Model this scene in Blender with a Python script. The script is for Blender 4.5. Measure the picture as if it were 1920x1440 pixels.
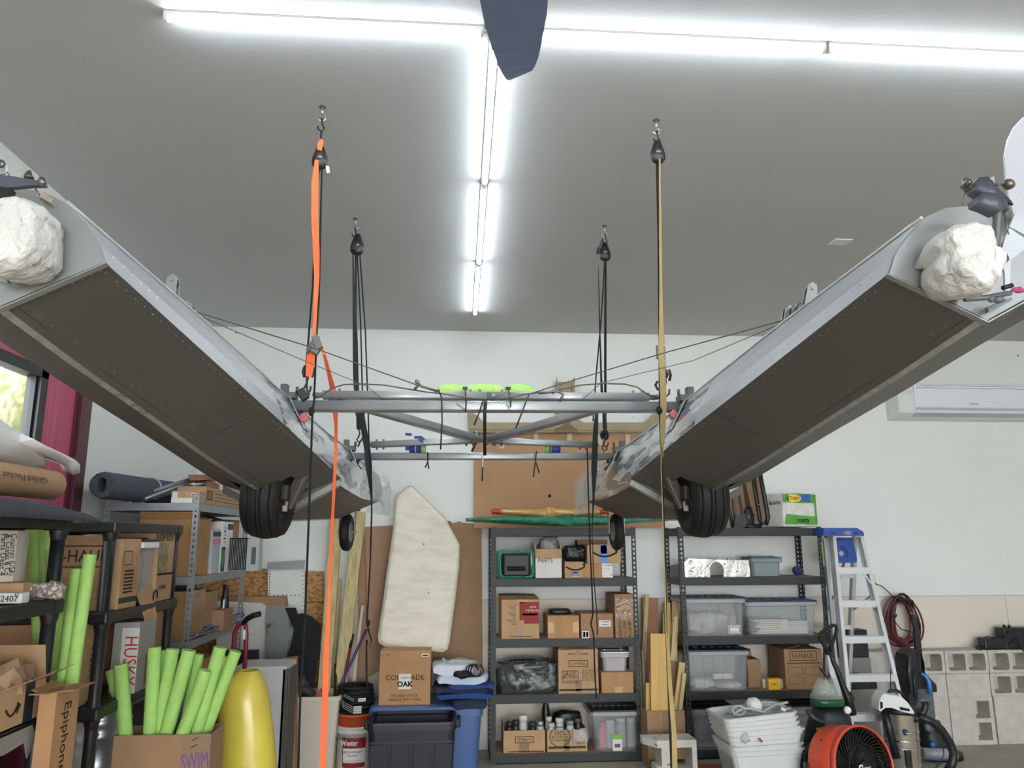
import bpy, bmesh, math, random
from mathutils import Vector, Matrix, noise
random.seed(7)
C = bpy.context.scene.collection
for o in list(bpy.data.objects): bpy.data.objects.remove(o)
PI = math.pi
# ---------------------------------------------------------------- camera
EYE = 1.73; FOC = 1442.0
YAW, PIT, ROL = [math.radians(a) for a in (4.49, 11.55, -0.16)]
fwd = Vector((math.sin(YAW)*math.cos(PIT), math.cos(YAW)*math.cos(PIT), math.sin(PIT)))
rgt = Vector((math.cos(YAW), -math.sin(YAW), 0)); up_ = rgt.cross(fwd)
rgt, up_ = math.cos(ROL)*rgt + math.sin(ROL)*up_, -math.sin(ROL)*rgt + math.cos(ROL)*up_
cam = bpy.data.cameras.new('camera'); camo = bpy.data.objects.new('camera', cam); C.objects.link(camo)
cam.sensor_fit = 'HORIZONTAL'; cam.sensor_width = 36; cam.lens = FOC/1920*36; cam.clip_start = .02; cam.clip_end = 200
camo.matrix_world = Matrix.Translation((0, 0, EYE)) @ Matrix((rgt, up_, -fwd)).transposed().to_4x4()
bpy.context.scene.camera = camo
# ---------------------------------------------------------------- world, exposure
w = bpy.data.worlds.new('world'); bpy.context.scene.world = w; w.use_nodes = True
wb = w.node_tree.nodes['Background']; wb.inputs[0].default_value = (.92, .96, 1, 1); wb.inputs[1].default_value = 5.4
vs = bpy.context.scene.view_settings
bpy.context.scene.display_settings.display_device = 'sRGB'
vs.view_transform = 'Standard'; vs.look = 'None'; vs.gamma = 1; vs.use_curve_mapping = False
vs.exposure = 1.4
TUBE_POWER = 21.0
DX0, DX1, DZ = -1.6, 5.4, 3.1      # opening added in the unseen wall behind the camera for fill daylight
for nm, loc_, rot_, sx_, sy_ in (('added_opening_portal', ((DX0+DX1)/2, -7.55, DZ/2), (math.pi/2, 0, math.pi), DX1-DX0, DZ), ('window_daylight_portal', (-2.4, 3.7, 2.18), (math.pi/2, 0, math.pi/2*-1), 1.7, .95)):
    la = bpy.data.lights.new(nm, 'AREA'); la.shape = 'RECTANGLE'; la.size = sx_; la.size_y = sy_; la.cycles.is_portal = True
    lo_ = bpy.data.objects.new(nm, la); C.objects.link(lo_); lo_.location = loc_; lo_.rotation_euler = rot_
# ---------------------------------------------------------------- helpers: points
def ray(x, y): return fwd + rgt*((x-960)/FOC) - up_*((y-720)/FOC)
def at(x, y, Y=None, X=None, Z=None):
    """the place in the room that stands on the given plane in the direction of an image point"""
    d = ray(x, y)
    t = Y/d.y if Y is not None else X/d.x if X is not None else (Z-EYE)/d.z
    return Vector((0, 0, EYE)) + d*t
def V(*a): return Vector(a)
def lerp(a, b, t): return a+(b-a)*t
# ---------------------------------------------------------------- helpers: materials
MATS = {}
def lin(c):
    c = c/255
    return c/12.92 if c <= .04045 else ((c+.055)/1.055)**2.4
def mat(name, rgb, rough=.6, metal=0, var=.06, scale=6, bump=0, bscale=40, spec=.5, alpha=1, emit=0, second=None, mask=None, coat=0, stretch=None, trans=0):
    if name in MATS: return MATS[name]
    m = bpy.data.materials.new(name); m.use_nodes = True; MATS[name] = m
    nt = m.node_tree; N = nt.nodes; L = nt.links; p = N['Principled BSDF']
    col = tuple(lin(c) for c in rgb)
    p.inputs['Roughness'].default_value = rough; p.inputs['Metallic'].default_value = metal
    p.inputs['Specular IOR Level'].default_value = spec
    p.inputs['Coat Weight'].default_value = coat; p.inputs['Coat Roughness'].default_value = .08
    tc = N.new('ShaderNodeTexCoord'); nz = N.new('ShaderNodeTexNoise'); nz.inputs['Scale'].default_value = scale; nz.inputs['Detail'].default_value = 5
    src = tc.outputs['Object']
    if stretch:
        mp = N.new('ShaderNodeMapping'); mp.inputs['Scale'].default_value = stretch; L.new(src, mp.inputs[0]); src = mp.outputs[0]
    L.new(src, nz.inputs['Vector'])
    rp = N.new('ShaderNodeValToRGB'); L.new(nz.outputs['Fac'], rp.inputs[0])
    if second:
        c2 = tuple(lin(c) for c in second); lo, hi = mask or (.45, .6)
        rp.color_ramp.elements[0].position = lo; rp.color_ramp.elements[1].position = hi
        rp.color_ramp.elements[0].color = (*col, 1); rp.color_ramp.elements[1].color = (*c2, 1)
    else:
        rp.color_ramp.elements[0].position = .3; rp.color_ramp.elements[1].position = .7
        rp.color_ramp.elements[0].color = (*[c*(1-var) for c in col], 1); rp.color_ramp.elements[1].color = (*[min(1, c*(1+var)) for c in col], 1)
    L.new(rp.outputs[0], p.inputs['Base Color'])
    if bump:
        n2 = N.new('ShaderNodeTexNoise'); n2.inputs['Scale'].default_value = bscale; n2.inputs['Detail'].default_value = 4; L.new(src, n2.inputs['Vector'])
        b = N.new('ShaderNodeBump'); b.inputs['Strength'].default_value = bump; b.inputs['Distance'].default_value = .02
        L.new(n2.outputs['Fac'], b.inputs['Height']); L.new(b.outputs[0], p.inputs['Normal'])
    if emit:
        L.new(rp.outputs[0], p.inputs['Emission Color']); p.inputs['Emission Strength'].default_value = emit
    if alpha < 1:
        t = N.new('ShaderNodeBsdfTransparent'); mx = N.new('ShaderNodeMixShader'); mx.inputs[0].default_value = alpha
        L.new(t.outputs[0], mx.inputs[1]); L.new(p.outputs[0], mx.inputs[2]); L.new(mx.outputs[0], N['Material Output'].inputs[0])
    return m
def brickmat(name, rgb, rgb2, sx, sy, mortar, rough=.5):
    pass
KRAFT = mat('kraft_cardboard', (182, 147, 110), .85, var=.1, scale=9, bump=.1, bscale=14)
KRAFT2 = mat('brown_cardboard', (158, 124, 93), .85, var=.1, scale=9, bump=.1, bscale=14)
KRAFT3 = mat('orange_cardboard', (178, 136, 96), .85, var=.08, scale=9, bump=.1, bscale=14)
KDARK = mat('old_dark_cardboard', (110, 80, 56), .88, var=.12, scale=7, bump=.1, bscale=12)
KIN = mat('cardboard_inside', (120, 88, 62), .9, var=.1)
TAPE = mat('brown_packing_tape', (140, 108, 74), .3, var=.05)
BLACKP = mat('black_plastic', (26, 27, 30), .42, var=.15)
BLACKR = mat('black_rubber', (14, 14, 15), .65, var=.2, bump=.2, bscale=60)
SHELFG = mat('charcoal_shelf_steel', (44, 46, 49), .5, var=.08, spec=.4)
GALV = mat('galvanised_steel', (150, 156, 160), .42, metal=.55, var=.08, scale=14)
HOLE = mat('dark_slot', (18, 18, 20), .9, var=0)
SLOT = mat('bright_slot', (196, 198, 194), .8, var=0)
INK = mat('black_ink', (30, 27, 25), .8, var=0)
GINK = mat('green_print', (46, 62, 40), .8, var=.1)
WHITEP = mat('white_plastic', (222, 224, 222), .4, var=.03)
PAPER = mat('white_paper', (226, 224, 218), .7, var=.03)
CLEARP = mat('clear_tub_plastic', (206, 212, 216), .15, var=.05, alpha=.2, scale=12)
CLEARF = mat('clear_film', (214, 218, 220), .12, var=.25, alpha=.4, scale=14, bump=.8, bscale=25)
CHROME = mat('chrome', (210, 210, 212), .12, metal=1, var=.05)
STEEL = mat('bolt_steel', (120, 112, 104), .35, metal=.8, var=.2, scale=30)
ALU = mat('brushed_aluminium', (206, 208, 210), .4, metal=.35, var=.06, scale=10, stretch=(1, 1, 14))
ALUB = mat('anodised_tube', (168, 170, 172), .4, metal=.6, var=.05, scale=5)
ROPE = mat('black_rope', (20, 20, 22), .85, var=.4, scale=160, bump=.4, bscale=200)
WEBK = mat('black_webbing', (26, 30, 32), .8, var=.1, bump=.3, bscale=200)
CONC = mat('cinder_block_concrete', (200, 195, 186), .95, var=.1, scale=11, bump=.5, bscale=120)
# ---------------------------------------------------------------- helpers: mesh building
OFF = {}
SPLIT = {k: v or k for k, v in dict(hinge_bolts='hinge_bolt', packing_tape='', paper_tape='', end_fitting='', studs='stud', bosses='boss', dimples='dimple', holes='hole', chrome_band='', edge_tucks='edge_tuck', stain='', scuff='', vent='', moulded_rings='moulded_ring', step_strip='', panel_seam='', ribs='rib', film_wrinkle='', spreader_brace='', control_wire='', printed_patch='', green_print='', deck_edge_trim='', white_tape='', stern_cleat='', canvas_panel='', side_hose='', leads='lead', string='', lower_hook='', hose='', end_fork='', strap_hook='', top_hook='', wall_hook='', plug='', handle_loop='', brake_caliper='', gear_strut='', rudder_post='', piping='').items()}
class G:
    def __init__(s): s.b = bmesh.new(); s.n = 0
    def face(s, pts, mi=0):
        try:
            f = s.b.faces.new([s.b.verts.new(p) for p in pts]); f.material_index = mi; return f
        except ValueError: return None
    def box(s, x0, x1, y0, y1, z0, z1, mi=0, bev=0, M=None, taper=0):
        c = [V(x, y, z) for z in (z0, z1) for y in (y0, y1) for x in (x0, x1)]
        if taper:
            cx, cy = (x0+x1)/2, (y0+y1)/2
            for p in c[:4]: p.x = cx+(p.x-cx)*(1-taper); p.y = cy+(p.y-cy)*(1-taper)
        if M: c = [M @ p for p in c]
        v = [s.b.verts.new(p) for p in c]; fs = []
        for q in ((0, 2, 3, 1), (4, 5, 7, 6), (0, 1, 5, 4), (1, 3, 7, 5), (3, 2, 6, 7), (2, 0, 4, 6)):
            f = s.b.faces.new([v[i] for i in q]); f.material_index = mi; fs.append(f)
        if bev:
            ed = list({e for f in fs for e in f.edges})
            r = bmesh.ops.bevel(s.b, geom=ed, offset=bev, segments=2, affect='EDGES', profile=.5)
            for f in r['faces']: f.material_index = mi
        return s
    def obox(s, c, size, rot=(0, 0, 0), mi=0, bev=0):
        from mathutils import Euler
        M = Matrix.Translation(c) @ Euler(rot).to_matrix().to_4x4(); a, b, d = [k/2 for k in size]
        return s.box(-a, a, -b, b, -d, d, mi, bev, M)
    def beam(s, p, q, w, h, mi=0, up=V(0, 0, 1), bev=0):
        p, q = Vector(p), Vector(q); d = (q-p); L = d.length; d.normalize(); sd = d.cross(up)
        if sd.length < 1e-4: sd = d.cross(V(0, 1, 0))
        sd.normalize(); u = sd.cross(d)
        M = Matrix.Translation(p) @ Matrix((sd, d, u)).transposed().to_4x4()
        return s.box(-w/2, w/2, 0, L, -h/2, h/2, mi, bev, M)
    def tube(s, pts, r, n=8, mi=0, cap=True, flat=1, ref=None):
        pts = [Vector(p) for p in pts]; rings = []; rr = r if isinstance(r, (list, tuple)) else [r]*len(pts); u = None
        for i, p in enumerate(pts):
            d = (pts[min(i+1, len(pts)-1)]-pts[max(i-1, 0)])
            if d.length < 1e-7: d = V(0, 0, 1)
            d.normalize()
            if u is None:
                u = d.cross(Vector(ref) if ref else V(0, 0, 1))
                if u.length < .05: u = d.cross(V(0, 1, 0))
            else: u = u-d*u.dot(d)
            u.normalize(); v = d.cross(u)
            rings.append([s.b.verts.new(p+(u*math.cos(2*PI*k/n)+v*math.sin(2*PI*k/n)*flat)*rr[i]) for k in range(n)])
        for a, b in zip(rings, rings[1:]):
            for k in range(n):
                f = s.b.faces.new((a[k], a[(k+1) % n], b[(k+1) % n], b[k])); f.smooth = True; f.material_index = mi
        if cap:
            for q in (rings[0][::-1], rings[-1]): s.b.faces.new(q).material_index = mi
        return s
    def lathe(s, prof, c=(0, 0, 0), ax=V(0, 0, 1), n=20, mi=0, sq=None, arc=None):
        ax = Vector(ax).normalized(); c = Vector(c); u = ax.cross(V(0, 1, 0))
        if u.length < .1: u = ax.cross(V(1, 0, 0))
        u.normalize(); v = ax.cross(u); rings = []
        for r, h in prof:
            if r < 1e-6: rings.append([s.b.verts.new(c+ax*h)]); continue
            rings.append([s.b.verts.new(c+ax*h+(u*math.cos(2*PI*k/n)*(sq[0] if sq else 1)+v*math.sin(2*PI*k/n)*(sq[1] if sq else 1))*r) for k in range(n)])
        for a, b in zip(rings, rings[1:]):
            for k in range(n):
                k2 = (k+1) % n
                if len(a) == 1 and len(b) == 1: continue
                q = (a[0], b[k2], b[k]) if len(a) == 1 else (a[k], a[k2], b[0]) if len(b) == 1 else (a[k], a[k2], b[k2], b[k])
                f = s.b.faces.new(q); f.smooth = True; f.material_index = mi
        return s
    def prism(s, poly, d, mi=0, mside=None):
        """poly: list of 3-D points, extruded by vector d"""
        d = Vector(d); a = [s.b.verts.new(p) for p in poly]; b = [s.b.verts.new(Vector(p)+d) for p in poly]; n = len(a)
        s.b.faces.new(a).material_index = mi; s.b.faces.new(b[::-1]).material_index = mi
        for i in range(n):
            f = s.b.faces.new((a[i], b[i], b[(i+1) % n], a[(i+1) % n])); f.material_index = mi if mside is None else mside
        return s
    def loft(s, secs, close=False, mi=0, cap=True, smooth=True, fm=None, skip=None):
        R = [[s.b.verts.new(p) for p in q] for q in secs]; n = len(R[0])
        for i, (a, b) in enumerate(zip(R, R[1:])):
            for k in range(n if close else n-1):
                if skip and skip(i, k): continue
                try: f = s.b.faces.new((a[k], a[(k+1) % n], b[(k+1) % n], b[k]))
                except ValueError: continue
                f.smooth = smooth if not callable(smooth) else smooth(i, k); f.material_index = fm(i, k) if fm else mi
        if cap and close:
            for q in (R[0][::-1], R[-1]):
                try: s.b.faces.new(q).material_index = mi
                except ValueError: pass
        return s
    def ribbon(s, pts, w, t=.002, mi=0):
        """pts: (point, angle) list, flat webbing of width w turned by angle about z"""
        a = []
        for p, th, *ww in pts:
            wv = V(math.cos(th), math.sin(th), 0)*((ww[0] if ww else w)/2); nv = V(-math.sin(th), math.cos(th), 0)*t; p = Vector(p)
            a.append([p-wv-nv, p+wv-nv, p+wv+nv, p-wv+nv])
        return s.loft(a, True, mi, smooth=False)
    def blob(s, c, size, amp=.15, sc=4, seed=0, sub=3, mi=0, pw=1.0, rot=0):
        r = bmesh.ops.create_icosphere(s.b, subdivisions=sub, radius=1)
        for v in r['verts']:
            p = v.co.copy(); q = V(*[math.copysign(abs(k)**pw, k) for k in p])
            nn = noise.noise(p*sc*.5+V(seed, seed*2, 3))*amp+noise.noise(p*sc*1.7+V(seed, 3, seed))*amp*.45
            q = q*(1+nn); q = V(q.x*size[0]/2, q.y*size[1]/2, q.z*size[2]/2); q = Matrix.Rotation(rot, 3, 'Y') @ q
            v.co = q+Vector(c)
            for f in v.link_faces: f.smooth = True; f.material_index = mi
        return s
    def ob(s, name, mats, parent=None, smooth=None, local=False, mod=None):
        if name in SPLIT:       # every separate piece becomes a part of its own
            left = set(s.b.verts); isl = []
            while left:
                st = [left.pop()]; comp = [st[0]]
                while st:
                    for e in st.pop().link_edges:
                        for v in e.verts:
                            if v in left: left.discard(v); st.append(v); comp.append(v)
                isl.append([comp, [min(v.co[i] for v in comp)-.002 for i in range(3)], [max(v.co[i] for v in comp)+.002 for i in range(3)]])
            ch = True
            while ch:
                ch = False
                for i in range(len(isl)):
                    for j in range(len(isl)-1, i, -1):
                        a, b = isl[i], isl[j]
                        if all(a[1][k] <= b[2][k] and b[1][k] <= a[2][k] for k in range(3)):
                            a[0] += b[0]; a[1] = [min(p) for p in zip(a[1], b[1])]; a[2] = [max(p) for p in zip(a[2], b[2])]; isl.pop(j); ch = True
            if len(isl) > 1:
                r = None
                for comp, *_ in isl[1:]:
                    g2 = G(); mp = {v: g2.b.verts.new(v.co) for v in comp}; fs = {f for v in comp for f in v.link_faces}
                    for f in fs: nf = g2.b.faces.new([mp[v] for v in f.verts]); nf.smooth = f.smooth; nf.material_index = f.material_index
                    g2._ob(SPLIT[name], mats, parent, local)
                bmesh.ops.delete(s.b, geom=[v for comp, *_ in isl[1:] for v in comp], context='VERTS')
            name = SPLIT[name]
        return s._ob(name, mats, parent, local)
    def _ob(s, name, mats, parent=None, local=False):
        me = bpy.data.meshes.new(name); bmesh.ops.recalc_face_normals(s.b, faces=s.b.faces[:])
        off = OFF.get(parent.name) if parent else None
        if off is not None and not local: bmesh.ops.translate(s.b, verts=s.b.verts[:], vec=-off)
        s.b.to_mesh(me); s.b.free()
        for m in (mats if isinstance(mats, (list, tuple)) else [mats]): me.materials.append(m)
        o = bpy.data.objects.new(name, me); C.objects.link(o)
        if parent: o.parent = parent
        if off is not None: OFF[o.name] = off
        return o
def T(name, label, cat, loc=(0, 0, 0), group=None, rz=0):
    o = bpy.data.objects.new(name, None); C.objects.link(o); o.empty_display_size = .1
    o.location = loc; o.rotation_euler = (0, 0, rz); OFF[o.name] = Vector(loc)
    o['label'] = label; o['category'] = cat
    if group: o['group'] = group
    return o
def one(g, name, mats, label, cat, loc=None, group=None, kind=None):
    """a thing that is a single mesh, built in room coordinates, its origin moved to its base"""
    vs_ = [v.co for v in g.b.verts]
    if loc is None: loc = V((min(v.x for v in vs_)+max(v.x for v in vs_))/2, (min(v.y for v in vs_)+max(v.y for v in vs_))/2, min(v.z for v in vs_))
    loc = Vector(loc); bmesh.ops.translate(g.b, verts=g.b.verts[:], vec=-loc)
    o = g.ob(name, mats); o.location = loc; OFF[o.name] = loc; o['label'] = label; o['category'] = cat
    if group: o['group'] = group
    if kind: o['kind'] = kind
    return o
def struct(g, name, mats):
    o = g.ob(name, mats); o['kind'] = 'structure'; return o
def dup(root, loc, label=None, group=None, rot=None):
    def cp(o, par):
        c = o.copy(); C.objects.link(c)
        if par: c.parent = par
        for ch in [k for k in list(C.objects) if k.parent == o]: cp(ch, c)
        return c
    r = cp(root, None); r.location = loc
    if rot: r.rotation_euler = rot
    if label: r['label'] = label
    if group: r['group'] = group
    return r
def text(s, size, p, parent, m=INK, xdir=V(1, 0, 0), nrm=V(0, -1, 0), name='lettering', bold=0, xs=1, fit=None, align='CENTER', label=None):
    """flat lettering standing just proud of a surface; p is its middle, xdir its reading direction"""
    cu = bpy.data.curves.new(name, 'FONT'); cu.body = s; cu.size = size; cu.align_x = align; cu.align_y = 'CENTER'; cu.offset = bold; cu.extrude = .0004
    cu.resolution_u = 2
    to = bpy.data.objects.new(name, cu); me = bpy.data.meshes.new_from_object(to); bpy.data.objects.remove(to)
    if fit and len(me.vertices):
        wd = max(v.co.x for v in me.vertices)-min(v.co.x for v in me.vertices); xs = fit/max(wd, 1e-5)
    x = Vector(xdir).normalized(); n = Vector(nrm).normalized(); y = n.cross(x)
    M = Matrix.Translation(Vector(p)+n*.0015) @ Matrix((x, y, n)).transposed().to_4x4() @ Matrix.Diagonal((xs, 1, 1, 1))
    me.transform(M)
    off = OFF.get(parent.name) if parent else None
    if off is not None: me.transform(Matrix.Translation(-off))
    me.materials.clear(); me.materials.append(m); me.name = name
    o = bpy.data.objects.new(name, me); C.objects.link(o); o.parent = parent
    if off is not None: OFF[o.name] = off
    if label: o['label'] = label
    return o
def span(x0, y0, x1, y1, Y):
    a, b = at(x0, y0, Y=Y), at(x1, y1, Y=Y); c, d = at(x0, y1, Y=Y), at(x1, y0, Y=Y)
    return (a.x+c.x)/2, (b.x+d.x)/2, (b.z+c.z)/2, (a.z+d.z)/2     # X0, X1, Zbottom, Ztop
# ---------------------------------------------------------------- the room
XL, XR, YB, YF, ZC = -2.24, 7.6, 7.0, -7.5, 3.667
def wallmat(name, upc, loc_, seam=1.225):
    m = mat(name, upc, .75, var=.025, scale=1.5, bump=.05, bscale=60); nt = m.node_tree; N = nt.nodes; L = nt.links
    p = N['Principled BSDF']; old = p.inputs['Base Color'].links[0].from_socket
    tc = N.new('ShaderNodeNewGeometry'); sx = N.new('ShaderNodeSeparateXYZ'); L.new(tc.outputs['Position'], sx.inputs[0])
    gt = N.new('ShaderNodeMath'); gt.operation = 'LESS_THAN'; gt.inputs[1].default_value = seam; L.new(sx.outputs['Z'], gt.inputs[0])
    mx = N.new('ShaderNodeMix'); mx.data_type = 'RGBA'; L.new(gt.outputs[0], mx.inputs[0]); L.new(old, mx.inputs[6]); mx.inputs[7].default_value = (*[lin(c) for c in loc_], 1)
    # scattered small scuffs
    vo = N.new('ShaderNodeTexVoronoi'); vo.inputs['Scale'].default_value = 2.3; L.new(tc.outputs['Position'], vo.inputs['Vector'])
    lt = N.new('ShaderNodeMath'); lt.operation = 'LESS_THAN'; lt.inputs[1].default_value = .022; L.new(vo.outputs['Distance'], lt.inputs[0])
    m2 = N.new('ShaderNodeMix'); m2.data_type = 'RGBA'; L.new(lt.outputs[0], m2.inputs[0]); L.new(mx.outputs[2], m2.inputs[6]); m2.inputs[7].default_value = (.18, .17, .16, 1)
    L.new(m2.outputs[2], p.inputs['Base Color']); return m
WALL = wallmat('painted_wall_board', (226, 228, 225), (220, 211, 197))
g = G(); g.box(XL-.15, XR+.15, YB, YB+.15, 0, ZC); struct(g, 'wall_back', WALL)
g = G(); g.box(XR, XR+.15, YF, YB, 0, ZC); struct(g, 'wall_right', WALL)
g = G(); g.box(XL-.15, DX0, YF-.15, YF, 0, ZC); g.box(DX1, XR+.15, YF-.15, YF, 0, ZC); g.box(DX0, DX1, YF-.15, YF, DZ, ZC); struct(g, 'wall_front', WALL)
g = G(); g.box(-25, 30, YF-30, YF-.15, -.3, -.02); struct(g, 'floor_driveway', mat('pale_driveway', (190, 186, 176), .9, var=.1))
# left wall with one tall opening for the red timber window bay
OY0, OY1, OZ0, OZ1 = 2.1, 4.88, 0.0, 2.86
g = G()
g.box(XL-.15, XL, OY1, YB, 0, ZC); g.box(XL-.15, XL, YF, OY0, 0, ZC); g.box(XL-.15, XL, OY0, OY1, OZ1, ZC)
struct(g, 'wall_left', WALL)
g = G(); g.box(XL-.15, XR+.15, YF-.15, YB+.15, ZC, ZC+.12)
struct(g, 'ceiling', mat('painted_ceiling_board', (199, 200, 200), .85, var=.03, scale=.8, bump=.04, bscale=50))
g = G(); g.box(XL-.15, XR+.15, YF-.15, YB+.15, -.12, 0)
struct(g, 'floor', mat('bare_concrete_floor', (168, 160, 146), .6, var=.12, scale=2.2, bump=.1, bscale=30))
g = G(); x = 5.13
g.box(x-.003, x+.003, YB-.003, YB, 0, 1.22); g.box(XL, XR, YB-.004, YB, 1.219, 1.231)
struct(g, 'trim_1', mat('seam_strip', (196, 192, 182), .7, var=0))
# the red bay: boards, dark jamb, window, outdoors
RED = mat('red_stained_plywood', (188, 84, 112), .5, var=.16, scale=3, stretch=(1, 6, .6), bump=.05)
MAROON = mat('dark_maroon_timber', (84, 34, 46), .45, var=.15, scale=4)
g = G()
WY0, WY1, WZ0, WZ1 = 3.30, 4.32, 2.25, 2.62     # clear window opening
g.box(XL-.10, XL-.03, WY1+.07, OY1-.09, 0, OZ1); g.box(XL-.10, XL-.03, OY0, WY1+.07, 0, WZ0-.06)
g.box(XL-.10, XL-.03, OY0, WY1+.07, WZ1+.06, OZ1); g.box(XL-.10, XL-.03, OY0, WY0-.45, WZ0-.06, WZ1+.06)
struct(g, 'door_1', RED)
g = G(); g.box(XL-.12, XL+.012, OY1-.11, OY1+.012, 0, OZ1+.08, bev=.004); g.box(XL-.12, XL+.012, OY0-.1, OY1, OZ1, OZ1+.08)
g.box(XL-.12, XL+.01, 3.72, 3.82, WZ0-.06, OZ1, bev=.003)
g.box(XL-.03, XL-.012, OY1-.125, OY1-.118, 0, OZ1)
struct(g, 'trim_2', MAROON)
win = T('window_1', '', '', (XL-.06, WY0, WZ0)); del win['label']; del win['category']; win['kind'] = 'structure'
for a, b in ((2.85, 3.65), (3.84, WY1)):
    g = G(); t = .045
    g.box(XL-.09, XL-.01, a, a+t*.5, WZ0, WZ1); g.box(XL-.09, XL-.01, b, b+.07, WZ0-.06, WZ1+.06)
    g.box(XL-.09, XL-.01, a, b+.07, WZ0-.06, WZ0); g.box(XL-.09, XL-.01, a, b+.07, WZ1, WZ1+.06)
    g.box(XL-.07, XL-.03, a+.035, a+.05, WZ0, WZ1); g.box(XL-.07, XL-.03, b-.02, b-.008, WZ0, WZ1)
    g.ob('window_frame', BLACKP, win)
    g = G(); g.box(XL-.055, XL-.05, a+.02, b, WZ0, WZ1); g.ob('pane', mat('window_glass', (230, 236, 232), .02, var=0, alpha=.08), win)
# outdoors: sunlit gravel and a hedge of shrubs seen through the panes
g = G(); g.box(XL-14, XL-.2, -6, 22, -.3, -.02)
struct(g, 'floor_outdoors', mat('pale_gravel', (92, 90, 76), .9, var=.2, scale=20))
LEAF = mat('spring_leaves', (74, 82, 34), .7, var=.5, scale=5, second=(128, 118, 84), mask=(.42, .6))
for k, (y, h) in enumerate(((.2, 6.6), (4.1, 6.9), (8.0, 6.5), (12.0, 6.4), (16.0, 6.6))):
    g = G(); g.blob((XL-5.6-.5*(k % 2), y, h/2), (2.2, 2.9, h*1.05), .3, 4, k*3.1, 4)
    one(g, 'garden_shrub', LEAF, ['pale yellow-green shrub outside the red bay, nearest of the row', 'pale yellow-green shrub outside, behind the left end of the window', 'tall yellow-green shrub seen through the right pane of the window', 'yellow-green shrub outside beyond the window edge', 'furthest yellow-green shrub of the row outside'][k], 'shrub', group='shrubs outside the window')
# ---------------------------------------------------------------- ceiling tubes
TUBE = bpy.data.materials.new('lit_diffuser'); TUBE.use_nodes = True
tn = TUBE.node_tree; em = tn.nodes.new('ShaderNodeEmission'); em.inputs[0].default_value = (.84, .93, 1, 1); em.inputs[1].default_value = TUBE_POWER
tn.links.new(em.outputs[0], tn.nodes['Material Output'].inputs[0])
def tube_light(L=1.19):
    t = T('tube_light', 'x', 'ceiling light')
    g = G(); g.box(0, L, -.017, .017, -.016, 0, bev=.002); g.box(0, L, -.02, .02, -.003, 0); g.ob('housing', WHITEP, t, local=True)
    g = G(); secs = []
    for x in (.012, L-.012): secs.append([V(x, .015*math.cos(a), -.016-.021*math.sin(a)) for a in [PI*k/10 for k in range(11)]])
    g.loft(secs, True); g.ob('diffuser', TUBE, t, local=True)
    g = G()
    for x in (0, L-.012): g.loft([[V(q, .0165*math.cos(a), -.014-.0235*math.sin(a)) for a in [PI*k/8 for k in range(9)]] for q in (x, x+.012)], True)
    g.ob('end_cap', WHITEP, t, local=True)
    return t
tl = tube_light(); GRP = 'linked tube lights on the ceiling'
tl.location = (-1.09, 2.63, ZC); tl['label'] = 'lit white tube light on the ceiling, left of the fan blade'; tl['group'] = GRP
dup(tl, (.27, 2.63, ZC), 'lit tube light on the ceiling, starting just right of the fan blade', GRP)
dup(tl, (1.47, 2.63, ZC), 'lit tube light on the ceiling running out at the top right edge', GRP)
dup(tl, (2.67, 2.63, ZC), 'lit tube light beyond the top right edge of the picture', GRP)
for k, lb in enumerate(('nearest lit tube light of the row running away to the back wall', 'middle lit tube light of the row running away to the back wall', 'furthest lit tube light of the row, ending near the back wall')):
    dup(tl, (.145+.012*k, 2.70+1.235*k, ZC), lb, GRP, (0, 0, PI/2-.012))
for k, (x, y) in enumerate([(x, y) for y in (-1.2, -4.6) for x in (-1.1, .1, 1.3, 2.5, 3.7, 4.9)]):  # unseen tubes added behind the camera to brighten the room
    dup(tl, (x, y, ZC), 'added unseen tube light behind the camera, %s of the %s row' % (('leftmost', 'second', 'third', 'fourth', 'fifth', 'rightmost')[k % 6], 'nearer' if k < 6 else 'further'), 'added tube lights behind the camera')
g = G(); g.tube([(.1, 2.63, ZC-.008), (.125, 2.64, ZC-.01), (.143, 2.69, ZC-.01)], .004); g.tube([(.16, 2.69, ZC-.01), (.2, 2.64, ZC-.012), (.27, 2.63, ZC-.01)], .004)
one(g, 'link_cable', WHITEP, 'short white cable joining the tube lights behind the fan blade', 'cable', loc=(.15, 2.65, ZC))
g = G(); p = at(1576, 453, Z=ZC); g.box(p.x-.06, p.x+.06, p.y-.05, p.y+.05, ZC-.006, ZC, bev=.002)
one(g, 'blank_cover_plate', WHITEP, 'small blank cover plate on the bare ceiling at right', 'cover plate')
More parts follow.
